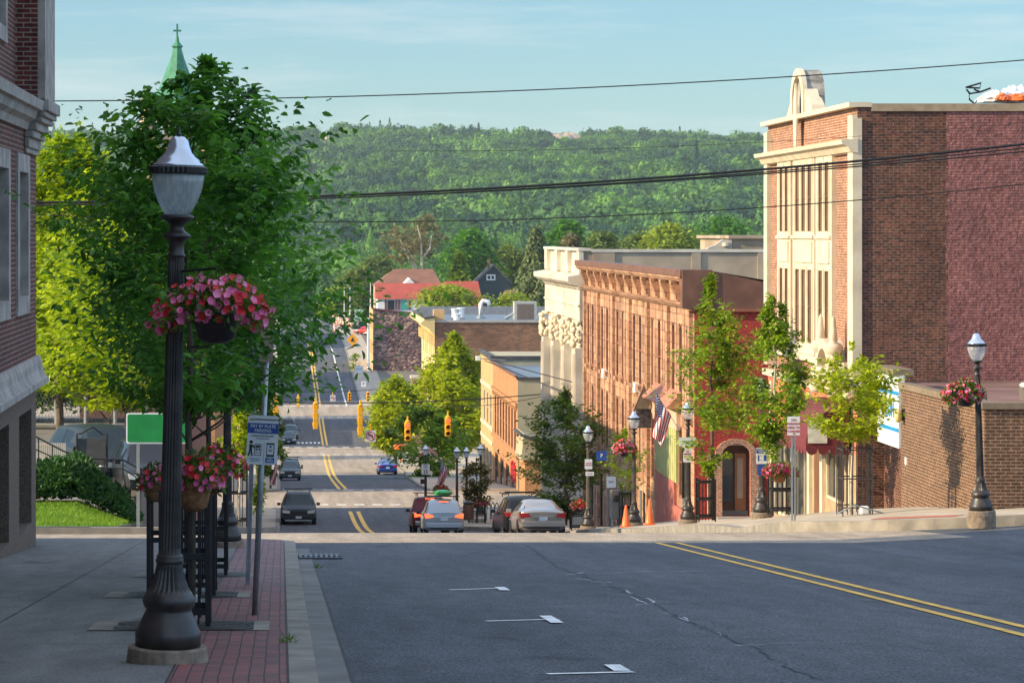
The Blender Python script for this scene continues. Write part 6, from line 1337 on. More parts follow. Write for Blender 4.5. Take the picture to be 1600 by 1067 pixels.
# pay by plate sign
t = thing('parking_sign', 'white and blue pay by plate sign on a round steel pole, near curb', 'sign', (0, 0, 0))
MB().tube([(0, 0, 0), (0, 0, 2.52)], 0.029, 14).build('pole', M_steel, t, smooth=True)
zc = 1.70
pl_ = plate(t, 'sign_plate', 0.30, 0.475, zc, M_signwhite, -0.04)
rect(pl_, 'blue_band', -0.149, 0.149, zc+0.065, zc+0.163, M_signblue, -0.0405)
text(pl_, 'PAY BY PLATE', 0.042, (0, -0.0445, zc+0.133), M_white, sx=0.92); text(pl_, 'PARKING', 0.042, (0, -0.0445, zc+0.091), M_white, sx=0.92)
text(pl_, 'DOWNTOWN MARQUETTE', 0.0235, (0.028, -0.042, zc+0.198), M_signblack, sx=0.82)
lg = MB(); lg.prism([(-0.135, zc+0.188), (-0.12, zc+0.212), (-0.112, zc+0.198), (-0.105, zc+0.205), (-0.095, zc+0.188)], 1, -0.043, -0.0405); lg.build('emblem', mat('olive_emblem', (0.25, 0.22, 0.03), 0.5), pl_)
text(pl_, 'LICENSE PLATE REQUIRED', 0.0185, (0, -0.042, zc+0.040), M_signblack); text(pl_, 'TWO WAYS TO PAY', 0.014, (0, -0.042, zc+0.014), M_signblack)
pc = MB(); pc.lathe([(0.001, -0.001), (0.0165, -0.001), (0.0165, 0.001), (0.001, 0.001)], 14, (0, 0, 0)); pc.v = [(x-0.108, -0.0425+z, zc-0.022+y) for x, y, z in pc.v]
pc.prism([(-0.125, zc-0.045), (-0.095, zc-0.045), (-0.064, zc-0.072), (-0.072, zc-0.082), (-0.096, zc-0.066), (-0.098, zc-0.105), (-0.088, zc-0.155), (-0.103, zc-0.158), (-0.110, zc-0.115), (-0.125, zc-0.158), (-0.140, zc-0.155), (-0.124, zc-0.105)], 1, -0.0435, -0.0415); pc.build('pictogram_person', M_signblack, pl_)
pc = MB(); a, b, c, d = -0.075, -0.008, zc-0.152, zc-0.040
for q in ((a, b, c, c+0.006), (a, b, d-0.006, d), (a, a+0.006, c+.006, d-.006), (b-0.006, b, c+.006, d-.006), (a+0.012, b-0.012, d-0.034, d-0.014), (a+0.012, a+0.032, c+0.052, c+0.068), (b-0.026, b-0.012, c+0.052, c+0.068), (a+0.012, a+0.035, c+0.028, c+0.034), (b-0.024, b-0.016, c+0.024, c+0.034)): pc.box(q[0], q[1], -0.0435, -0.0415, q[2], q[3])
pc.build('pictogram_kiosk', M_signblack, pl_)
pc = MB(); a, b, c, d = 0.042, 0.118, zc-0.158, zc-0.025
for q in ((a, b, c, c+0.02), (a, b, d-0.016, d), (a, a+0.007, c+.02, d-.016), (b-0.007, b, c+.02, d-.016), (a+0.022, b-0.022, c+0.052, c+0.058), (a+0.022, b-0.022, c+0.064, c+0.070)): pc.box(q[0], q[1], -0.0435, -0.0415, q[2], q[3])
pc.build('pictogram_phone', M_signblack, pl_)
rect(pl_, 'pictogram_pin', 0.07, 0.09, zc-0.072, zc-0.052, M_signblue, -0.0412)
rect(pl_, 'divider', 0.0165, 0.0185, zc-0.225, zc-0.015, M_signblack, -0.0412); rect(pl_, 'zone_box', 0.035, 0.122, zc-0.218, zc-0.168, M_signblue, -0.0412)
text(pl_, '0303', 0.032, (0.078, -0.0445, zc-0.199), M_white); text(pl_, 'ZONE', 0.014, (0.078, -0.0445, zc-0.177), M_white)
text(pl_, 'ENTER PLATE AT', 0.0135, (-0.065, -0.042, zc-0.182), M_signblue); text(pl_, 'THE STATION', 0.0135, (-0.065, -0.042, zc-0.202), M_signblue)
plate(t, 'small_upper_sign', 0.13, 0.33, 2.62, mat('tan_sign_back', (0.35, 0.28, 0.2), 0.6), -0.045, 0.004, 0.02)
for zz_ in (2.52, 2.74): MB().box(-0.05, 0.05, -0.035, 0.035, zz_-0.015, zz_+0.015).build('bracket', M_steel, t)
t.location = (-0.262, 26.2, zs(26.2)); t.rotation_euler = (0, R(2.6), 0)
# perforated square post behind
t = thing('sign_post', 'square perforated steel post standing behind the parking sign pole', 'post', (0, 0, 0))
MB().box(-0.028, 0.028, -0.028, 0.028, 0, 2.95).build('post', M_steel, t)
h_ = MB()
for k in range(96): h_.lathe([(0.0055, -0.0012), (0.0055, 0.0012)], 6, (0, 0, 0)); nn = 12; h_.v[-nn:] = [(x, -0.0285+z, 0.05+k*0.03+y) for x, y, z in h_.v[-nn:]]
o = h_.build('perforations', M_signblack, t); o['kind'] = 'stuff'
plate(t, 'sign_back', 0.30, 0.3, 2.55, M_steel, 0.03, 0.003, 0.03)
t.location = (-0.412, 32.8, zs(32.8)); t.rotation_euler = (0, R(1.8), 0)
# no parking here to corner
X = (1243-VX)/F*66.0
t = thing('no_parking_sign', 'white sign with red lettering NO PARKING HERE TO CORNER on a double steel post', 'sign', (0, 0, 0)); pl_ = plate(t, 'sign_plate', 0.31, 0.46, 2.32, M_signwhite, -0.03)
for k, s_ in enumerate(('NO', 'PARKING', 'HERE TO', 'CORNER')): text(pl_, s_, 0.082, (0, -0.034, 2.46-k*0.092), M_signred, sx=0.95)
for dx in (-0.035, 0.035): MB().box(dx-0.02, dx+0.02, -0.02, 0.01, 0, 2.4).build('post', M_steel, t)
MB().prism([(-0.04, 2.125), (0.02, 2.145), (0.02, 2.135), (0.05, 2.125), (0.02, 2.115), (0.02, 2.105)], 1, -0.034, -0.031).build('arrow', M_signred, pl_)
t.location = (X-0.05, 66.0, zrt(X, 66))
# blue parking sign on the lamp at the doorway
p = PX(1190.5, 712, 76.9)
t = thing('parking_sign', 'small blue and white parking sign on the lamp post by the arched doorway', 'sign', tuple(p)); pl_ = plate(t, 'sign_plate', 0.33, 0.46, p.z, M_signwhite, p.y, 0.004, 0.02, p.x)
rect(pl_, 'blue_band', p.x-0.16, p.x+0.16, p.z+0.07, p.z+0.2, M_signblue, p.y-0.001); text(pl_, 'PAY BY PLATE', 0.05, (p.x, p.y-0.006, p.z+0.155), M_white, sx=0.8); text(pl_, 'PARKING', 0.05, (p.x, p.y-0.006, p.z+0.105), M_white, sx=0.8)
for q in ((-0.12, -0.08, -0.15, 0.02), (-0.06, 0.02, -0.13, -0.12), (-0.06, 0.02, 0.0, 0.01), (0.05, 0.13, -0.14, 0.02)): rect(pl_, 'pictogram', p.x+q[0], p.x+q[1], p.z+q[2], p.z+q[3], M_signblue, p.y-0.001)
rect(t, 'blue_backing', p.x-0.13, p.x+0.13, p.z-0.55, p.z-0.235, M_signblue, p.y+0.02)
# white notices on other lamp posts
def small_sign(label, px, py, w, h, Y, words, ink, size, m=None, name='street_sign', sx=0.9):
    p = PX(px, py, Y); t = thing(name, label, 'sign', tuple(p)); pl_ = plate(t, 'sign_plate', w, h, p.z, m or M_signwhite, p.y, 0.004, min(w, h)*0.08, p.x)
    for k, s_ in enumerate(words): text(pl_, s_, size, (p.x, p.y-0.006, p.z+(len(words)-1)*size*0.58-k*size*1.16), ink, sx=sx)
    return t, p, pl_
small_sign('white parking time notice, upper one on the lamp post left of the kiosk', 919.5, 725, 0.30, 0.40, 108.6, ['2 HOUR', 'PARKING'], M_signred, 0.07); small_sign('white notice with arrow, lower one on the lamp post left of the kiosk', 921.5, 733.0+7, 0.34, 0.16, 108.5, ['9AM - 5PM'], M_signred, 0.05)
small_sign('white notice with red lettering on the lamp post beside the green guard tree', 1074, 711, 0.28, 0.46, 87.6, ['NO', 'PARKING', 'AT ANY', 'TIME'], M_signred, 0.07)
t, p, pl_ = small_sign('green and white arrow sign hanging beside the flag', 1074, 690, 0.56, 0.28, 87.5, ['PARKING'], M_signgreen, 0.09)
t, p, pl_ = small_sign('white SPEED LIMIT 25 sign on the lamp post beyond the red pickup', 665, 733, 0.50, 0.62, 161.4, ['SPEED', 'LIMIT'], M_signblack, 0.11); pl_.location.z -= 0; text(pl_, '25', 0.30, (p.x, p.y-0.006, p.z-0.15), M_signblack)
for o in kids(pl_):
    if o.name.startswith('lettering') and o is not kids(pl_)[-1]: pass
def shift_text(pl, dz, n):
    for o in sorted([q for q in kids(pl) if q.name.startswith('lettering')], key=lambda q: q.name)[:n]: o.location.z += dz
shift_text(pl_, 0.165, 2)
small_sign('small dark square sign below the speed limit sign', 662, 752, 0.4, 0.3, 161.3, [], M_signblack, 0.1, M_post)
small_sign('blue parking sign behind the lamp left of the kiosk', 940, 712, 0.45, 0.4, 112, ['P'], M_white, 0.22, M_signblue); small_sign('small blue and white sign above the parking kiosk', 955, 753, 0.34, 0.42, 100.4, ['PAY'], M_signblue, 0.12)
# green road sign on the left, border only showing
t = thing('road_sign', 'large green road sign with white border behind the nearest lamp post', 'sign', tuple(PX(247, 669, 68))); a = PX(197, 645, 68); b = PX(297, 693, 68)
plate(t, 'sign_plate', b.x-a.x, a.z-b.z, (a.z+b.z)/2, M_signwhite, 68, 0.006, 0.06, (a.x+b.x)/2); plate(t, 'green_face', b.x-a.x-0.07, a.z-b.z-0.07, (a.z+b.z)/2, M_signgreen, 67.99, 0.005, 0.05, (a.x+b.x)/2)
for x_ in (a.x+0.3, b.x-0.3): MB().box(x_-0.04, x_+0.04, 68.01, 68.09, zs(68), a.z-0.05).build('post', M_steel, t)
# notice frame and railings in the yard
t = thing('notice_board', 'black framed notice board with a pointed top above the hedge', 'notice board', tuple(PX(143, 700, 77))); k = 77/F
P_ = lambda x, y: PX(x, y, 77)
m_ = MB(); m_.tube([P_(120, 735), P_(120, 678), P_(127, 677), P_(144, 666), P_(160, 678), P_(167, 678), P_(167, 735)], 0.035, 6); m_.build('frame', M_black, t); a = P_(122, 685); b = P_(165, 727)
MB().box(a.x, b.x, 77.02, 77.07, b.z, a.z).build('board', mat('dark_grey_board', (0.06, 0.055, 0.055), 0.6, var=0.2), t)
t = thing('stair_railing', 'black iron stair railing running down behind the hedge', 'railing', tuple(PX(140, 720, 76)))
m_ = MB(); P_ = lambda x, y, Y=76: PX(x, y, Y)
m_.tube([P_(56, 682), P_(100, 705), P_(135, 716), P_(192, 718), P_(232, 740)], 0.025, 5); m_.tube([P_(56, 702), P_(100, 722), P_(135, 730), P_(192, 732), P_(236, 760)], 0.02, 5)
for x_, a, b in ((60, 684, 730), (82, 696, 738), (104, 707, 740), (135, 716, 745), (163, 717, 745), (192, 718, 750), (215, 731, 780), (231, 740, 800)): m_.tube([P_(x_, a), P_(x_, b)], 0.02, 5)
m_.build('rails', M_black, t)
t = thing('picket_fence', 'pale picket fence at the far left behind the railing', 'fence', tuple(PX(75, 710, 80)))
for i in range(16): p = PX(58+i*2.9, 692, 80); MB().box(p.x-0.018, p.x+0.018, 80, 80.03, -8.2, p.z).build('picket', M_lime, t)
p = PX(57, 696, 80); q = PX(103, 696, 80); MB().box(p.x, q.x, 80.031, 80.06, p.z-0.06, p.z).build('rail', M_lime, t)
t = thing('chain_link_fence', 'tall chain link fence with grey posts and rails behind the yard', 'fence', tuple(PX(130, 620, 116)))
for i, x_ in enumerate((40, 88, 134, 180, 228)): a = PX(x_, 567, 116); MB().tube([(a.x, a.y, -8.2), tuple(a)], 0.085, 8).build('post', M_steel, t)
for y_ in (571, 663): a, b = PX(30, y_, 116), PX(262, y_, 116); MB().tube([a, b], 0.05, 6).build('rail', M_steel, t)
m_ = MB(); a, b = PX(30, 571, 116), PX(262, 663, 116)
n_ = 46
for i in range(n_): x_ = a.x+(b.x-a.x)*i/n_; m_.add([(x_, 116.06, b.z), (x_+0.012, 116.06, b.z), (x_+1.012, 116.06, b.z+1.0*2.5), (x_+1.0, 116.06, b.z+1.0*2.5)], [(0, 1, 2, 3)]); m_.add([(x_+1, 116.07, b.z), (x_+1.012, 116.07, b.z), (x_+0.012, 116.07, b.z+2.5), (x_, 116.07, b.z+2.5)], [(0, 1, 2, 3)])
m_.build('wire_mesh', M_steel, t)
t = thing('retaining_wall', 'low pale concrete wall below the chain link fence', 'wall', tuple(PX(120, 680, 114))); a, b = PX(20, 668, 114), PX(205, 690, 114); MB().box(a.x, b.x, 114, 114.4, -8.25, a.z).build('wall', M_lime, t, bevel=0.03)
a, b = PX(20, 668, 114), PX(205, 672, 114); MB().box(a.x-0.05, b.x+0.05, 113.9, 114.5, a.z+0.001, a.z+0.14).build('cap', M_conc, t, bevel=0.02)
blob_plant('shrub_bank', 'dark shrubs behind the chain link fence at the left', 'shrubs', (-13, -4.8, 117.5, 120.5, lambda a, b: -8.3, 4.6), 16000, 0.30, L_shadegreen, 15)
# ------------------------------------------------------------------ overhead wires
def wire(label, pts, Y, r, sag=0.0, group=None, Y1=None):
    P = []; (x0, y0), (x1, y1) = pts[0], pts[-1]
    A = PX(x0, y0, Y); B = PX(x1, y1, Y1 or Y); n = 40
    import numpy as _n
    xs = [p[0] for p in pts]; ys = [p[1] for p in pts]
    c = _n.polyfit(xs, ys, min(2, len(xs)-1))
    for i in range(n+1):
        x = x0+(x1-x0)*i/n; P.append(PX(x, float(_n.polyval(c, x)), Y+((Y1 or Y)-Y)*i/n))
    return tag(MB().tube(P, r, 6).build('overhead_wire', M_wire, smooth=True), label, 'wire', group)
wire('thin single wire highest in the sky, above the tall building', [(-60, 158.5), (490, 152), (850, 140), (1200, 123), (1720, 84)], 54, 0.013)
wire('thick cable bundle crossing in front of the tall brick building, upper line', [(-60, 317), (480, 307), (800, 294), (1200, 263), (1720, 212)], 56, 0.030)
wire('thin cable running just under the upper thick cable', [(-60, 322), (480, 311), (800, 298), (1200, 267), (1720, 219)], 56.3, 0.016)
wire('medium cable, second line below the thick bundle', [(-60, 321), (480, 311), (760, 300), (1200, 272), (1400, 253), (1720, 226)], 57.2, 0.018)
wire('thin lower wire crossing the middle of the tall brick building', [(-60, 331), (510, 341), (820, 345), (1200, 327), (1720, 272)], 58, 0.013)
wire('faint thin wire in front of the parapet of the tall building', [(600, 236), (1200, 222), (1720, 180)], 60, 0.006)
wire('signal span wire crossing the road at the first traffic signals', [(395, 626), (560, 630), (660, 628), (760, 622), (900, 609), (1000, 600)], 170, 0.035, Y1=167.2)
wire('lower slack wire running from the corner building to the cream building', [(636, 632), (760, 632), (850, 620), (905, 603)], 172, 0.02, Y1=167.5)
wire('thick wire slanting down from the small pole camera to the cream building', [(757, 560), (830, 580), (915, 602)], 160, 0.03, Y1=148); wire('second slanting wire just below, ending at the dark coil', [(757, 563), (830, 592), (912, 626)], 161, 0.03, Y1=148)
t = thing('wire_coil', 'black loop of spare cable hanging on the overhead wires', 'cable coil', tuple(PX(885, 619, 150)))
p = PX(885, 619, 150); MB().tube([(p.x+0.27*math.cos(2*math.pi*k/18), p.y, p.z+0.27*math.sin(2*math.pi*k/18)) for k in range(20)], 0.045, 5).build('loop', M_wire, t)
t = thing('wall_camera', 'white box camera on the corner of the buff brick building', 'camera', tuple(PX(747, 560, 165))); p = PX(747, 560, 165); MB().box(p.x-0.14, p.x+0.14, p.y-0.2, p.y+0.2, p.z-0.14, p.z+0.14).build('housing', M_white, t, bevel=0.02); MB().tube([(p.x+.14, p.y, p.z), PX(790, 563, 165)], 0.03, 5).build('arm', M_steel, t)
# ------------------------------------------------------------------ traffic signals
M_red_on = emis('lit_red_signal', (1.0, 0.06, 0.03), 2.2); M_lens = mat('dark_signal_lens', (0.10, 0.03, 0.015), 0.25, var=0.1)
def signal(label, px, ytop, ybot, Y, lit=True, side=False, group='traffic signals on the first span wire', w=0.38):
    a = PX(px, ytop, Y); b = PX(px, ybot, Y); h = a.z-b.z; X = a.x
    t = thing('traffic_signal', label, 'traffic signal', (X, Y, b.z), 0, group)
    n = 3; hh = h/n
    for k in range(n):
        z0 = b.z+k*hh; hs_ = MB().box(X-w/2, X+w/2, Y, Y+0.22, z0+0.01, z0+hh-0.01).build('housing', M_yellow, t, bevel=0.03)
        if side:
            v = MB()
            v.box(X-w/2-0.05, X+w/2+0.05, Y+0.04, Y+0.19, z0+hh*0.42, z0+hh*0.84)
            v.build('visor', M_yellow, hs_)
            continue
        l = MB(); l.lathe([(0.001, -0.02), (0.09, -0.015), (0.125, 0), (0.125, 0.01)], 14); l.v = [(x+X, Y-0.012+z, z0+hh/2+y) for x, y, z in l.v]; l.build('lens', M_red_on if (k == 2 and lit) else M_lens, hs_)
        v = MB(); m_ = 14
        for i in range(m_):
            a0, a1 = R(-20+220*i/m_), R(-20+220*(i+1)/m_); r = 0.15
            v.quad((X+r*math.cos(a0), Y, z0+hh/2+r*math.sin(a0)), (X+r*math.cos(a1), Y, z0+hh/2+r*math.sin(a1)), (X+r*math.cos(a1), Y-0.22, z0+hh/2+r*math.sin(a1)), (X+r*math.cos(a0), Y-0.22, z0+hh/2+r*math.sin(a0)))
        v.build('visor', M_yellow, hs_)
    MB().tube([(X, Y+0.1, a.z), (X, Y+0.1, a.z+0.35)], 0.05, 6).build('hanger', M_yellow, t); MB().lathe([(0.14, 0), (0.16, 0.05), (0.05, 0.12)], 10, (X, Y+0.1, a.z)).build('cap', M_yellow, t)
    return t
signal('traffic signal with red light, left of the pair on the first span wire', 637, 659, 689, 170.5); signal('traffic signal with red light, right of the pair in front of the lime tree', 700, 652, 682, 170)
SW = 0.30
signal('yellow traffic signal seen from behind over the middle of the road', 493, 631, 671, 169, side=True, w=0.30); signal('yellow traffic signal seen from behind, right of the road centre', 563, 634, 681, 168.5, side=True, w=0.30); signal('yellow traffic signal half hidden by the tree beside the parking sign', 431, 624, 664, 169.5, side=True, w=0.30)
gB = 'traffic signals at the second crossing'
signal('small distant traffic signal with dark lenses above the second crossing', 546, 614, 627, 330, False, False, gB, 0.4); signal('small distant traffic signal beside the green tree at the second crossing', 575, 613, 627, 328, False, False, gB, 0.4); signal('small distant yellow signal seen from behind at the left of the second crossing', 466, 620, 636, 326, False, True, gB, 0.3)
wire('second span wire far down the hill carrying the small signals', [(425, 609), (480, 612), (546, 611), (600, 607)], 328, 0.04)
def noleft(label, px, py, s, Y):
    p = PX(px, py, Y); t = thing('no_left_turn_sign', label, 'sign', tuple(p)); pl_ = plate(t, 'sign_plate', s, s*1.1, p.z, M_signwhite, p.y, 0.01, 0.04, p.x); r = s*0.36
    m_ = MB(); n = 24
    for i in range(n):
        a0, a1 = 2*math.pi*i/n, 2*math.pi*(i+1)/n; m_.prism([(p.x+q*math.cos(a), p.z+q*math.sin(a)) for q, a in ((r, a0), (r*1.17, a0), (r*1.17, a1), (r, a1))], 1, p.y-0.02, p.y-0.004)
    c, d = r*0.74, r*0.08; m_.prism([(p.x-c-d, p.z+c-d), (p.x-c+d, p.z+c+d), (p.x+c+d, p.z-c+d), (p.x+c-d, p.z-c-d)], 1, p.y-0.02, p.y-0.012); m_.build('red_ring', M_signred, pl_)
    m_ = MB(); m_.prism([(p.x+r*.35, p.z-r*.6), (p.x+r*.6, p.z-r*.6), (p.x+r*.6, p.z+r*.15), (p.x+r*.3, p.z+r*.4), (p.x-r*.2, p.z+r*.4), (p.x-r*.2, p.z+r*.62), (p.x-r*.7, p.z+r*.28), (p.x-r*.2, p.z-r*.05), (p.x-r*.2, p.z+r*.15), (p.x+r*.2, p.z+r*.15), (p.x+r*.35, p.z)], 1, p.y-0.011, p.y-0.005); m_.build('arrow', M_signblack, pl_)
    MB().tube([(p.x, p.y+0.03, p.z+s*0.5), (p.x, p.y+0.03, p.z+s*1.15)], 0.05, 6).build('hanger', M_yellow, t)
noleft('square no left turn sign hanging below the first span wire', 579, 681, 0.66, 168.6); noleft('small distant no left turn sign over the second crossing', 520, 622, 0.66, 327)
# ------------------------------------------------------------------ flags
M_fw = mat('flag_white', (0.70, 0.68, 0.66), 0.8, var=0.05); M_fr = mat('flag_red', (0.50, 0.02, 0.04), 0.8, var=0.05); M_fb = mat('flag_blue', (0.03, 0.06, 0.25), 0.8, var=0.05)
def flag(label, A, B, C, D, Y, staff, wav=0.06):
    """A,B hoist ends, C,D the matching fly ends (pixels)"""
    A_, B_, C_, D_ = [PX(*q, Y) for q in (A, B, C, D)]; t = thing('flag', label, 'flag', tuple(A_)); nu, nv = 26, 26; vs = []; fs = []; mb = MB()
    def P(u, v):
        p = (A_.lerp(B_, v)).lerp(C_.lerp(D_, v), u); return (p.x+wav*0.35*math.sin(v*9+u*3), p.y-wav*2.0*math.sin(v*11+u*5)*(0.3+u), p.z)
    for i in range(nu):
        for j in range(nv):
            u, v = (i+0.5)/nu, (j+0.5)/nv; st_ = j//2
            mi = 2 if (u < 0.40 and st_ < 7) else (0 if st_ % 2 == 0 else 1)
            mb.add([P(i/nu, j/nv), P((i+1)/nu, j/nv), P((i+1)/nu, (j+1)/nv), P(i/nu, (j+1)/nv)], [(0, 1, 2, 3)], mi)
    cl = mb.build('cloth', [M_fr, M_fw, M_fb], t); sm = MB()
    for i in range(6):
        for j in range(5):
            for (di, dj) in ((0, 0), (0.5, 0.5)):
                if di and (i == 5 or j == 4): continue
                c = Vector(P(0.035+(i+di)*0.065, 0.05+(j+dj)*0.105)); s = 0.018*(A_-B_).length+0.008
                sm.add([c+Vector((-s, -0.012, 0)), c+Vector((0, -0.012, -s)), c+Vector((s, -0.012, 0)), c+Vector((0, -0.012, s))], [(0, 1, 2, 3)])
    o = sm.build('stars', M_fw, cl); o['kind'] = 'stuff'
    MB().tube([PX(*q, Y) for q in staff], 0.014, 6).build('staff', M_steel, t); return t
flag('large striped flag hanging from its staff in front of the green boarded shop', (1024, 614), (1049, 650), (1020, 681), (1035, 699), 96, ((1062, 673), (1022, 609)))
flag('small striped flag on the lamp post beyond the silver crossover', (689, 717), (701, 736), (683, 757), (690, 764), 151, ((711, 746), (686, 713)), 0.08)
flag('faded striped flag hanging at the left curb beside the dark tree', (431, 716), (434, 728), (421, 757), (431, 759), 120, ((436, 735), (429, 712)))
# ------------------------------------------------------------------ kiosk, cones, racks, poles
def cone(label, px, py, Y, h, lean=0.0):
    p = PX(px, py, Y); t = thing('traffic_cone', label, 'traffic cone', (0, 0, 0), 0, 'orange traffic cones'); MB().lathe([(0.17, 0.03), (0.16, 0.05), (0.028, h), (0.0, h)], 16).build('cone', M_orange, t, smooth=True); MB().box(-0.2, 0.2, -0.2, 0.2, 0, 0.03).build('base', M_orange, t)
    t.location = (p.x, Y, zrt(p.x, Y)); t.rotation_euler = (0, lean, 0)
cone('orange traffic cone left of the flower basket lamp post', 978, 815, 97, 0.78); cone('tall orange traffic cone right of the flower basket lamp post, below the flag', 1015, 815, 96, 0.9)
p = PX(962, 785, 101); t = thing('parking_kiosk', 'grey metal parking pay station standing between the two right lamp posts', 'kiosk', (p.x, 101, zrt(p.x, 101)))
z0 = zrt(p.x, 101); MB().box(p.x-0.20, p.x+0.20, 100.8, 101.2, z0+0.3, z0+1.38).build('cabinet', mat('grey_kiosk_paint', (0.20, 0.18, 0.16), 0.5), t, bevel=0.05); MB().box(p.x-0.17, p.x-0.10, 100.9, 101.1, z0-0.3, z0+0.3).build('leg', M_steel, t); MB().box(p.x+0.10, p.x+0.17, 100.9, 101.1, z0-0.3, z0+0.3).build('leg', M_steel, t); MB().box(p.x-0.13, p.x+0.13, 100.78, 100.799, z0+0.95, z0+1.2).build('screen', M_glass, t)
t = thing('bike_rack', 'curved black bike rack and low table beside the small rusty tree', 'bike rack', tuple(PX(772, 800, 148))); m_ = MB()
for x_ in (764, 770, 776): p = PX(x_, 812, 148); m_.tube([(p.x+0.3*math.cos(a)*0.6, 148+0.5*math.cos(a), p.z+0.95*math.sin(a)) for a in [math.pi*k/10 for k in range(11)]], 0.025, 5)
m_.build('hoops', M_black, t)
for i, (px, py, Y, h, lb) in enumerate(((732, 812, 146, 0.9, 'brown litter bin beside the dark lamp post in front of the small tree'), (1000, 700, 0, 0, ''))):
    if not Y: continue
    p = PX(px, py, Y); t = thing('litter_bin', lb, 'bin', tuple(p)); MB().lathe([(0.26, 0), (0.30, 0.1), (0.30, h-0.1), (0.24, h)], 14, tuple(p)).build('barrel', mat('brown_bin', (0.12, 0.06, 0.035), 0.6), t, smooth=True); MB().lathe([(0.31, 0), (0.31, 0.05), (0.1, 0.16)], 14, (p.x, p.y, p.z+h)).build('lid', M_black, t)
t = thing('hydrant_cover', 'small pale plastic bollard by the foot of the tree guard behind the lamp', 'bollard', (0, 0, 0))
p = PX(306, 943, 27.0); MB().lathe([(0.055, 0), (0.06, 0.02), (0.058, 0.11), (0.045, 0.145), (0.02, 0.16), (0, 0.162)], 14, (p.x, 27.0, zs(27))).build('cap', mat('grey_plastic', (0.28, 0.29, 0.30), 0.5), t, smooth=True)
t = thing('litter_scrap', 'small white crate and folded rack at the foot of the leaning iron guard', 'crate', (0, 0, 0)); p = PX(1352, 798, 65.4); z0 = zrt(p.x, 65.4); MB().box(p.x-0.10, p.x+0.10, 65.4, 65.6, z0, z0+0.2).build('crate', M_white, t, bevel=0.03); MB().tube([(p.x-0.75, 65.2, z0+0.03), (p.x-0.3, 65.2, z0+0.25), (p.x+0.4, 65.3, z0+0.05)], 0.02, 5).build('rack', M_steel, t)
# red awning under the far lime trees
t = thing('awning', 'bright red peaked awning under the far lime trees', 'awning', tuple(PX(673, 710, 235)))
P_ = lambda x, y, Y: PX(x, y, Y)
m_ = MB(); m_.add([P_(654, 712, 233), P_(668, 696, 237), P_(684, 709, 233), P_(668, 699, 231)], [(0, 1, 3), (3, 1, 2)]); m_.add([P_(654, 712, 233), P_(668, 699, 231), P_(668, 704, 231), P_(654, 716, 233)], [(0, 1, 2, 3)]); m_.add([P_(668, 699, 231), P_(684, 709, 233), P_(684, 713, 233), P_(668, 704, 231)], [(0, 1, 2, 3)])
m_.build('canopy', M_redpaint, t)
# far end of the street
t0 = None
def barrel(px, py, Y):
    global t0
    p = PX(px, py, Y); z = zs(Y) if p.x > 11.7 else zr(Y)
    if t0 is None:
        t0 = thing('construction_barrel', 'orange and white construction barrel at the far end of the road', 'barrel', (0, 0, 0), 0, 'construction barrels beyond the far crossing')
        MB().lathe([(0.30, 0), (0.30, 0.06), (0.27, 0.07), (0.20, 1.0), (0.08, 1.06)], 10).build('drum', M_orange, t0)
        for z_ in (0.35, 0.7): MB().lathe([(0.30-z_*0.08, z_), (0.295-z_*0.08, z_+0.16)], 10).build('white_band', M_white, t0)
        t0.scale = (1.15, 1.15, 1.1); t0.location = (p.x, Y, z)
    else: copy_tree(t0, loc=(p.x, Y, z))
for px, Y in ((517, 640), (521, 632), (526, 590), (524, 560), (523, 575), (533, 600), (537, 590), (541, 585), (546, 592), (520, 610), (530, 620), (549, 580), (544, 600)): barrel(px, 0, Y)
def pole(label, px, yt, yb, Y, arm=None):
    a = PX(px, yt, Y); b = PX(px, yb, Y); t = thing('light_pole', label, 'light pole', tuple(b)); MB().tube([b, a], 0.16, 6, r1=0.1).build('pole', mat('white_pole', (0.6, 0.6, 0.58), 0.5), t)
    if arm: MB().tube([a, a+Vector((arm, 0, 0.6))], 0.08, 5).build('arm', MATS['white_pole'], t); MB().box(a.x+arm-0.4, a.x+arm+0.4, Y-0.15, Y+0.15, a.z+0.5, a.z+0.7).build('lamp_head', MATS['white_pole'], t)
pole('white light pole, left of the pair at the far end of the street', 538, 449, 498, 700); pole('white light pole, right of the pair at the far end of the street', 547, 447, 505, 680, -1.6); pole('white light pole left of the red roofed house', 579, 436, 482, 640)
small_sign('green and white shop sign on a post at the far right end of the street', 561, 492, 1.9, 2.4, 560, ['OPEN', 'DAILY'], M_signgreen, 0.5, mat('pale_green_sign', (0.45, 0.62, 0.48), 0.5)); small_sign('pale rectangular sign above the far pavement corner', 561, 577, 1.4, 1.1, 440, ['ONE WAY'], M_signblack, 0.25)
small_sign('tiny white and blue square sign beside the far signal', 568, 600, 0.7, 0.8, 400, ['P'], M_signblue, 0.6)
t = thing('warning_sign', 'orange diamond roadworks sign on a post near the far barrels', 'sign', tuple(PX(551, 531, 500))); p = PX(551, 531, 500); s = 1.15
MB().prism([(p.x, p.z-s), (p.x+s, p.z), (p.x, p.z+s), (p.x-s, p.z)], 1, 500, 500.05).build('sign_plate', mat('orange_sign', (0.85, 0.35, 0.02), 0.5), t); MB().box(p.x-0.08, p.x+0.08, 500.06, 500.2, p.z-3.6, p.z).build('post', M_steel, t); MB().prism([(p.x-0.4, p.z-0.3), (p.x+0.3, p.z-0.3), (p.x, p.z+0.5)], 1, 499.95, 499.99).build('symbol', M_signblack, t)
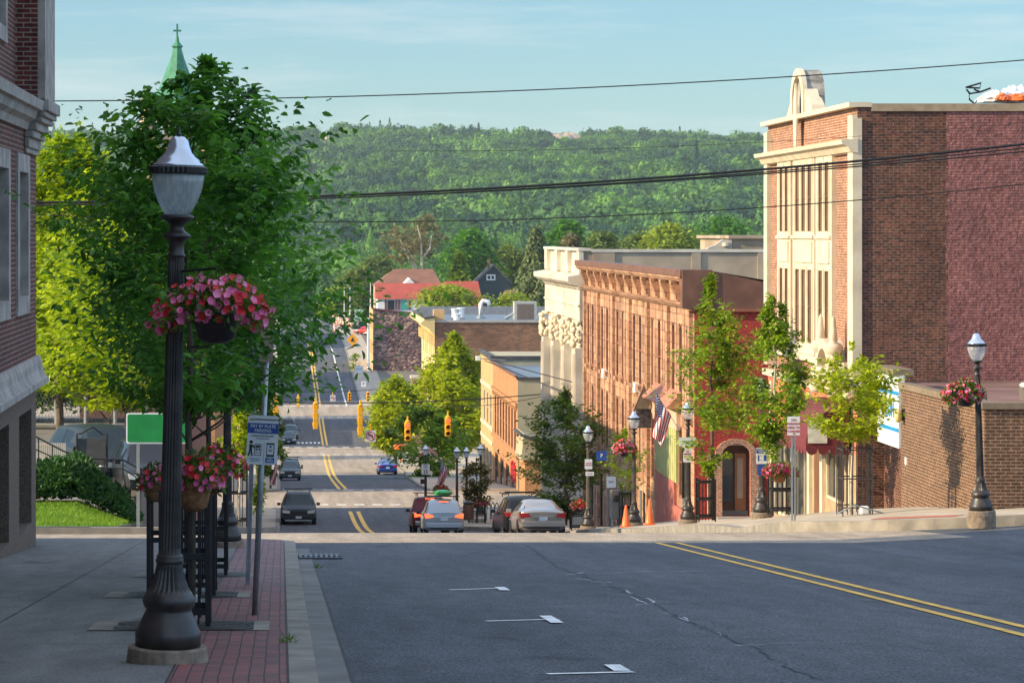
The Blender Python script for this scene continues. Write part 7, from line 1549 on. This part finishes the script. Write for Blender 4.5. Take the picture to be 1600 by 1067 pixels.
a = PX(541, 506, 640); t = thing('dark_container', 'long dark container beside the road at the far rise', 'container', tuple(a)); MB().box(a.x-1.9, a.x+1.9, 640, 643, a.z-1.2, a.z+0.75).build('box', mat('dark_blue_box', (0.03, 0.035, 0.05), 0.6), t); MB().box(a.x-1.95, a.x+1.95, 639.9, 643.1, a.z+0.751, a.z+0.85).build('lid', M_steel, t)
# orange cup like planter and posts by the second crossing, right
t = thing('planter', 'orange planter bowl on a stand at the second crossing corner', 'planter', tuple(PX(626, 700, 262))); p = PX(626, 700, 262); MB().lathe([(0.1, -1.4), (0.12, -0.2), (0.6, -0.1), (0.75, 0.25), (0.6, 0.35)], 10, tuple(p)).build('bowl', M_orange, t)
# ------------------------------------------------------------------ vehicles
def paint(name, c, rough=0.28, metal=0.3):
    m, nt, b = newmat(name); b.inputs['Base Color'].default_value = (*c, 1); b.inputs['Roughness'].default_value = rough; b.inputs['Metallic'].default_value = metal; b.inputs['Coat Weight'].default_value = 0.0 if sum(c) < 0.2 else 0.7; b.inputs['Coat Roughness'].default_value = 0.08; return m
M_tail = mat('red_tail_lens', (0.45, 0.01, 0.012), 0.2, var=0); M_tailon = emis('lit_tail_lamp', (1.0, 0.10, 0.03), 1.6); M_head = mat('clear_headlamp', (0.7, 0.7, 0.66), 0.12, 0.2, var=0); M_amber = mat('amber_lens', (0.8, 0.25, 0.03), 0.3, var=0); M_cglass = mat('tinted_car_glass', (0.015, 0.022, 0.028), 0.05, var=0, spec=0.12); M_trim = mat('black_car_trim', (0.015, 0.015, 0.016), 0.5, var=0); M_rim = mat('alloy_rim', (0.35, 0.35, 0.36), 0.3, 0.8, 0.05); M_plate = mat('licence_plate', (0.6, 0.62, 0.66), 0.5, var=0); M_chrome = mat('chrome', (0.6, 0.6, 0.6), 0.15, 1.0, var=0)
# (y, half width, belt height, top height, roof half width, low) from rear to front
BODY = {
 'saloon': dict(L=4.6, st=[(0, .74, .86, .90, .66, .32), (.10, .84, .92, .96, .70, .22), (.55, .89, .95, 1.02, .72, .20), (.95, .90, .96, 1.16, .66, .20), (1.45, .90, .96, 1.40, .58, .20), (2.2, .90, .95, 1.45, .58, .20), (2.9, .90, .94, 1.38, .57, .20), (3.45, .89, .93, .99, .74, .20), (4.2, .86, .84, .88, .68, .22), (4.52, .78, .70, .74, .60, .26), (4.6, .66, .56, .60, .5, .32)], win=(2, 4, 6, 7), wheels=(.95, 3.65), wr=.32),
 'suv': dict(L=4.55, st=[(0, .78, .98, 1.05, .68, .36), (.06, .87, 1.00, 1.12, .72, .28), (.22, .91, 1.02, 1.40, .70, .26), (.50, .92, 1.03, 1.62, .64, .26), (1.4, .92, 1.02, 1.68, .63, .26), (2.4, .92, 1.01, 1.66, .62, .26), (2.75, .92, 1.00, 1.56, .62, .26), (3.35, .91, 1.00, 1.07, .76, .26), (4.15, .88, .94, .98, .70, .28), (4.48, .80, .80, .84, .62, .30), (4.55, .70, .66, .70, .55, .36)], win=(1, 3, 6, 7), wheels=(.85, 3.6), wr=.35),
 'truck': dict(L=5.4, st=[(0, .93, 1.02, 1.06, .90, .42), (.05, .95, 1.04, 1.08, .92, .36), (1.9, .95, 1.06, 1.10, .92, .34), (1.95, .95, 1.08, 1.50, .74, .34), (2.15, .95, 1.08, 1.78, .68, .34), (3.2, .95, 1.07, 1.82, .68, .34), (3.45, .95, 1.06, 1.70, .68, .34), (4.0, .94, 1.06, 1.12, .80, .34), (5.0, .92, 1.00, 1.04, .76, .36), (5.35, .86, .86, .90, .70, .38), (5.4, .78, .74, .78, .62, .42)], win=(2, 4, 6, 7), wheels=(1.1, 4.3), wr=.40),
}
def car(label, kind, pm, X, Y, z, slope=0.0, back=True, name='parked_car', cat='car', group=None, rear_on=False, scale=1.0, rz=0.0, plate_txt=None, wide=1.0):
    S = BODY[kind]; st = S['st']; L = S['L']; t = thing(name, label, cat, (0, 0, 0), 0, group); mb = MB(); ring = []
    for (y, w_, b, tp, wr, lo) in st:
        h = [(w_*0.86, lo), (w_*0.985, lo+0.10), (w_, lo+(b-lo)*0.5), (w_*0.975, b-0.03), (w_*0.955, b), (wr*1.0+0.02, max(b+0.01, tp-0.07)), (wr*0.88, max(b+0.02, tp-0.015)), (wr*0.45, max(b+0.03, tp+0.01))]
        ring.append([(x*wide, y-L/2, zz) for x, zz in h]+[(-x*wide, y-L/2, zz) for x, zz in reversed(h)])
    n = 16; vs = [p for r in ring for p in r]; fs = []
    for j in range(len(ring)-1):
        for i in range(n): fs.append((j*n+i, j*n+(i+1) % n, (j+1)*n+(i+1) % n, (j+1)*n+i))
    fs.append(tuple(reversed(range(n)))); fs.append(tuple(range((len(ring)-1)*n, len(ring)*n))); mb.add(vs, fs)
    body = mb.build('body', pm, t, smooth=True); body.data.set_sharp_from_angle(angle=R(38))
    def lerp4(p, u, v):
        a = Vector(p[0]).lerp(Vector(p[1]), u); b = Vector(p[3]).lerp(Vector(p[2]), u); return a.lerp(b, v)
    def panel(nm, p, m, u0, u1, v0, v1, off=0.012, par=None):
        P = [Vector(q) for q in p]; nn = (P[1]-P[0]).cross(P[3]-P[0]).normalized(); c = (P[0]+P[1]+P[2]+P[3])/4
        if nn.dot(c-Vector((0, 0, 0.7))) < 0: nn = -nn
        q = [lerp4(P, u, v)+nn*off for u, v in ((u0, v0), (u1, v0), (u1, v1), (u0, v1))]
        k = [x-nn*0.02 for x in q]; return MB().add(q+k, [(0, 1, 2, 3), (7, 6, 5, 4), (0, 4, 5, 1), (1, 5, 6, 2), (2, 6, 7, 3), (3, 7, 4, 0)]).build(nm, m, par or t)
    a, b, c, d = S['win']; rg = ring
    # rear screen between stations a and b, windscreen between c and d
    panel('rear_window', [rg[a][4], rg[a][11], rg[b][10], rg[b][5]] if kind != 'truck' else [rg[2][4], rg[2][11], rg[4][10], rg[4][5]], M_cglass, 0.08, 0.92, 0.10, 0.92, 0.02)
    panel('windscreen', [rg[d][4], rg[d][11], rg[c][10], rg[c][5]], M_cglass, 0.06, 0.94, 0.08, 0.95, 0.03)
    mid = (b+c)//2
    for (i0, i1) in ((b, mid), (mid, c)):
        panel('side_window', [rg[i0][4], rg[i1][4], rg[i1][5], rg[i0][5]], M_cglass, 0.04, 0.96, 0.06, 0.9); panel('side_window', [rg[i0][11], rg[i1][11], rg[i1][10], rg[i0][10]], M_cglass, 0.04, 0.96, 0.06, 0.9)
    hw = 0.9*wide; ry = -L/2; fy = L/2; bt = st[0][2]
    zt_ = bt-0.02
    for s in (-1, 1):
        m = M_tailon if rear_on else M_tail
        MB().prism([(s*hw*0.52, zt_-0.10), (s*hw*0.95, zt_-0.16), (s*hw*0.99, zt_+0.06), (s*hw*0.60, zt_-0.0)], 1, ry-0.012, ry+0.28).build('tail_lamp', m, t)
        MB().prism([(s*hw*0.42, st[-2][2]-0.19), (s*hw*0.90, st[-2][2]-0.15), (s*hw*0.93, st[-2][2]+0.01), (s*hw*0.5, st[-2][2]-0.04)], 1, fy-0.30, fy+0.005).build('headlight', M_head, t)
        MB().box(s*hw*0.99-0.02, s*hw*0.99+0.02+s*0.0, fy-1.62, fy-1.55, st[-4][2]+0.02, st[-4][2]+0.07).build('mirror_arm', M_trim, t) if False else None
        mx0 = s*(hw+0.02); MB().box(min(mx0, mx0+s*0.19), max(mx0, mx0+s*0.19), S['st'][d][0]-L/2-0.45, S['st'][d][0]-L/2-0.33, S['st'][d][2]+0.0, S['st'][d][2]+0.15).build('mirror', pm if kind == 'saloon' else M_trim, t, bevel=0.02)
        for wy in S['wheels']:
            r = S['wr']; w = MB(); w.lathe([(r*0.6, -0.11), (r*0.97, -0.10), (r, -0.05), (r, 0.05), (r*0.97, 0.10), (r*0.6, 0.11)], 20); w.v = [(z+s*(hw-0.115), y+wy-L/2, x+r) for x, y, z in w.v]
            wh = w.build('wheel', M_rubber, t); q = MB(); q.lathe([(0.02, -0.115), (r*0.6, -0.112), (r*0.6, 0.112), (0.02, 0.115)], 14); q.v = [(z+s*(hw-0.113), y+wy-L/2, x+r) for x, y, z in q.v]; q.build('rim', M_rim, wh)
            ar = MB(); ar.lathe([(r*1.12, -0.006), (r*1.12, 0.006)], 20); ar.v = [(z+s*(hw+0.002), y+wy-L/2, x+r) for x, y, z in ar.v]; ar.v = [(a_, b_, max(c_, st[3][5]-0.02)) for a_, b_, c_ in ar.v]; ar.build('wheel_arch', M_trim, t)
    MB().box(-hw*0.93, hw*0.93, ry-0.06, ry+0.12, st[0][5]+0.02, st[0][5]+0.24).build('rear_bumper', pm if kind != 'truck' else M_chrome, t, bevel=0.03); MB().box(-hw*0.7, hw*0.7, ry-0.065, ry+0.02, st[0][5]-0.04, st[0][5]+0.019).build('lower_valance', M_trim, t)
    MB().box(-hw*0.9, hw*0.9, fy-0.14, fy+0.06, st[-1][5]-0.02, st[-1][5]+0.16).build('front_bumper', pm if kind != 'truck' else M_chrome, t, bevel=0.03)
    MB().box(-hw*0.5, hw*0.5, fy-0.1, fy+0.012, st[-1][5]+0.17, st[-2][2]-0.06).build('grille', M_trim, t)
    pz = bt-0.20 if kind != 'truck' else bt-0.30
    MB().box(-0.16, 0.16, ry-0.02, ry+0.0, pz-0.08, pz+0.06).build('number_plate', M_plate, t); MB().box(-hw*0.45, hw*0.45, ry-0.018, ry+0.01, pz+0.065, pz+0.095).build('boot_trim', M_chrome, t)
    MB().box(-0.16, 0.16, fy+0.05, fy+0.07, st[-1][5]-0.0, st[-1][5]+0.12).build('front_plate', M_plate, t)
    if rear_on: MB().box(-0.22, 0.22, st[b][0]-L/2-0.10, st[b][0]-L/2-0.03, st[b][3]-0.09, st[b][3]-0.03).build('high_brake_lamp', M_tailon, t)
    t.location = (X, Y, z); t.scale = (scale,)*3; an = math.atan(slope); t.rotation_euler = ((-an if back else an), 0, (0 if back else math.pi)+rz)
    return t
def rack(t, L0, L1, z, w=0.62, m=None):
    g = MB()
    for s in (-1, 1): g.tube([(s*w, L0, z), (s*w, L1, z)], 0.02, 5)
    for y in (L0+0.2, L1-0.2): g.tube([(-w-0.15, y, z+0.06), (w+0.15, y, z+0.06)], 0.022, 5)
    for s in (-1, 1):
        for y in (L0+0.1, L1-0.1): g.tube([(s*w, y, z-0.12), (s*w, y, z)], 0.02, 5)
    o = g.build('roof_rack', m or M_trim, None); o.parent = t; return o
P_sil = paint('champagne_silver', (0.36, 0.30, 0.25)); P_silver = paint('silver_blue_paint', (0.38, 0.42, 0.46)); P_black = paint('black_paint', (0.012, 0.012, 0.014)); P_maroon = paint('dark_red_paint', (0.12, 0.01, 0.018)); P_navy = paint('dark_teal_paint', (0.004, 0.014, 0.020), 0.5, 0); P_teal = paint('grey_teal_paint', (0.015, 0.045, 0.06), 0.3, 0.1); P_blue = paint('bright_blue_paint', (0.015, 0.06, 0.30)); P_white = paint('white_car_paint', (0.6, 0.6, 0.6), 0.3, 0); P_red = paint('red_car_paint', (0.5, 0.02, 0.02), 0.3, 0)
G = 'cars parked along the left curb'
car('champagne silver saloon parked nearest on the right, seen from behind', 'saloon', P_sil, 9.98, 105.6, zr(105.6), 0.118, rz=R(1))
t = car('black sport utility car parked just ahead of the silver saloon', 'suv', P_black, 9.9, 112.5, zr(112.5)-0.0, 0.115, rz=R(3)); rack(t, -1.6, 0.6, 1.77)
t = car('silver crossover with a green load on the roof waiting at the signal, brake lights on', 'suv', P_silver, 7.37, 124.6, zr(124.6), 0.105, rear_on=True, name='waiting_car'); rack(t, -1.5, 0.6, 1.76)
kl = thing('green_roof_load', 'bright green kayak load strapped on the roof of the silver crossover', 'kayak', (0, 0, 0)); g = MB()
g.lathe([(0.02, -1.3), (0.22, -1.1), (0.36, -0.5), (0.38, 0.2), (0.30, 0.9), (0.02, 1.4)], 12); g.v = [(x*1.15, z, y*0.42) for x, y, z in g.v]; g.build('hull', mat('bright_green_plastic', (0.03, 0.35, 0.08), 0.4, var=0.15), kl, smooth=True)
g = MB(); 
for y in (-0.7, 0.5): g.tube([(-0.5, y, -0.05), (-0.3, y, 0.17), (0.3, y, 0.17), (0.5, y, -0.05)], 0.015, 5)
g.build('strap', M_trim, kl); kl.location = (7.42, 124.2, zr(124.2)+1.97); kl.rotation_euler = (-0.105, 0, 0)
t = car('dark red pickup with wide mirror waiting ahead of the silver crossover', 'truck', P_maroon, 7.30, 133.5, zr(133.5), 0.09, rear_on=True, name='pickup_truck', cat='pickup'); rack(t, -1.0, 0.7, 1.95)
t = car('dark blue green sport utility car with roof bars parked facing uphill on the left', 'suv', P_navy, 0.95, 152, zr(152), 0.06, back=False, group=None, wide=1.06, scale=1.03); rack(t, -1.5, 0.6, 1.78)
car('dark teal wagon parked facing uphill on the left, second up from the crossing', 'suv', P_teal, 0.70, 230, zr(230), 0.07, back=False, group=G)
t = car('dark car with roof rack parked close behind the teal wagon', 'suv', P_navy, 0.80, 241, zr(241), 0.07, back=False, group=G); rack(t, -1.5, 0.6, 1.78)
car('small teal saloon, nearest of the three parked beyond the second crossing', 'saloon', P_teal, 0.85, 327, zr(327), 0.0, back=False, group=G); car('tall teal wagon, middle one of the three parked beyond the second crossing', 'suv', P_teal, 1.15, 336, zr(336), 0.0, back=False, group=G); car('dark car, farthest of the three parked beyond the second crossing', 'suv', P_navy, 0.85, 348, zr(348), 0.0, back=False, group=G)
car('bright blue saloon driving away down the hill in the right lane', 'saloon', P_blue, 9.9, 254, zr(254), 0.07, name='moving_car', rz=R(0))
car('white car parked beside the low brick pier with the wreath', 'suv', P_white, 15.6, 336, zs(336), 0)
car('red car parked at the far end of the street behind the pale sign posts', 'suv', P_red, 16.9, 545, zs(545), 0, rz=R(60), group='cars in the far roadside lot'); car('second red car in the far roadside lot, right of the first', 'suv', P_red, 18.6, 552, zs(552), 0, rz=R(70), group='cars in the far roadside lot'); car('dark blue car in the far roadside lot behind the red ones', 'truck', P_navy, 17.4, 562, zs(562), 0, rz=R(80), group='cars in the far roadside lot'); car('grey teal car nearest in the far roadside lot', 'suv', P_teal, 18.6, 536, zs(536), 0, rz=R(60), group='cars in the far roadside lot')
car('dark van with blue reflecting windscreen in the yard left of the notice board', 'suv', P_navy, -6.0, 90, -8.25, 0, back=False, rz=R(25), scale=1.1, wide=1.1); car('dark car with blue windscreen under the green road sign', 'suv', P_black, -4.3, 86, -8.25, 0, back=False, rz=R(10), scale=1.0)
# ------------------------------------------------------------------ hazy summer air
hz = MB().box(-3600, 4200, -260, 9500, -90, 260).build('haze', bpy.data.materials.new('hazy_air')); hm = hz.data.materials[0]; hm.use_nodes = True; hn = hm.node_tree; hn.nodes.clear()
ho = hn.nodes.new('ShaderNodeOutputMaterial'); pv = hn.nodes.new('ShaderNodeVolumePrincipled'); pv.inputs['Color'].default_value = (0.80, 0.90, 1.0, 1); pv.inputs['Density'].default_value = HAZE; pv.inputs['Anisotropy'].default_value = 0.2
hn.links.new(pv.outputs[0], ho.inputs['Volume']); tag(hz, kind='stuff')
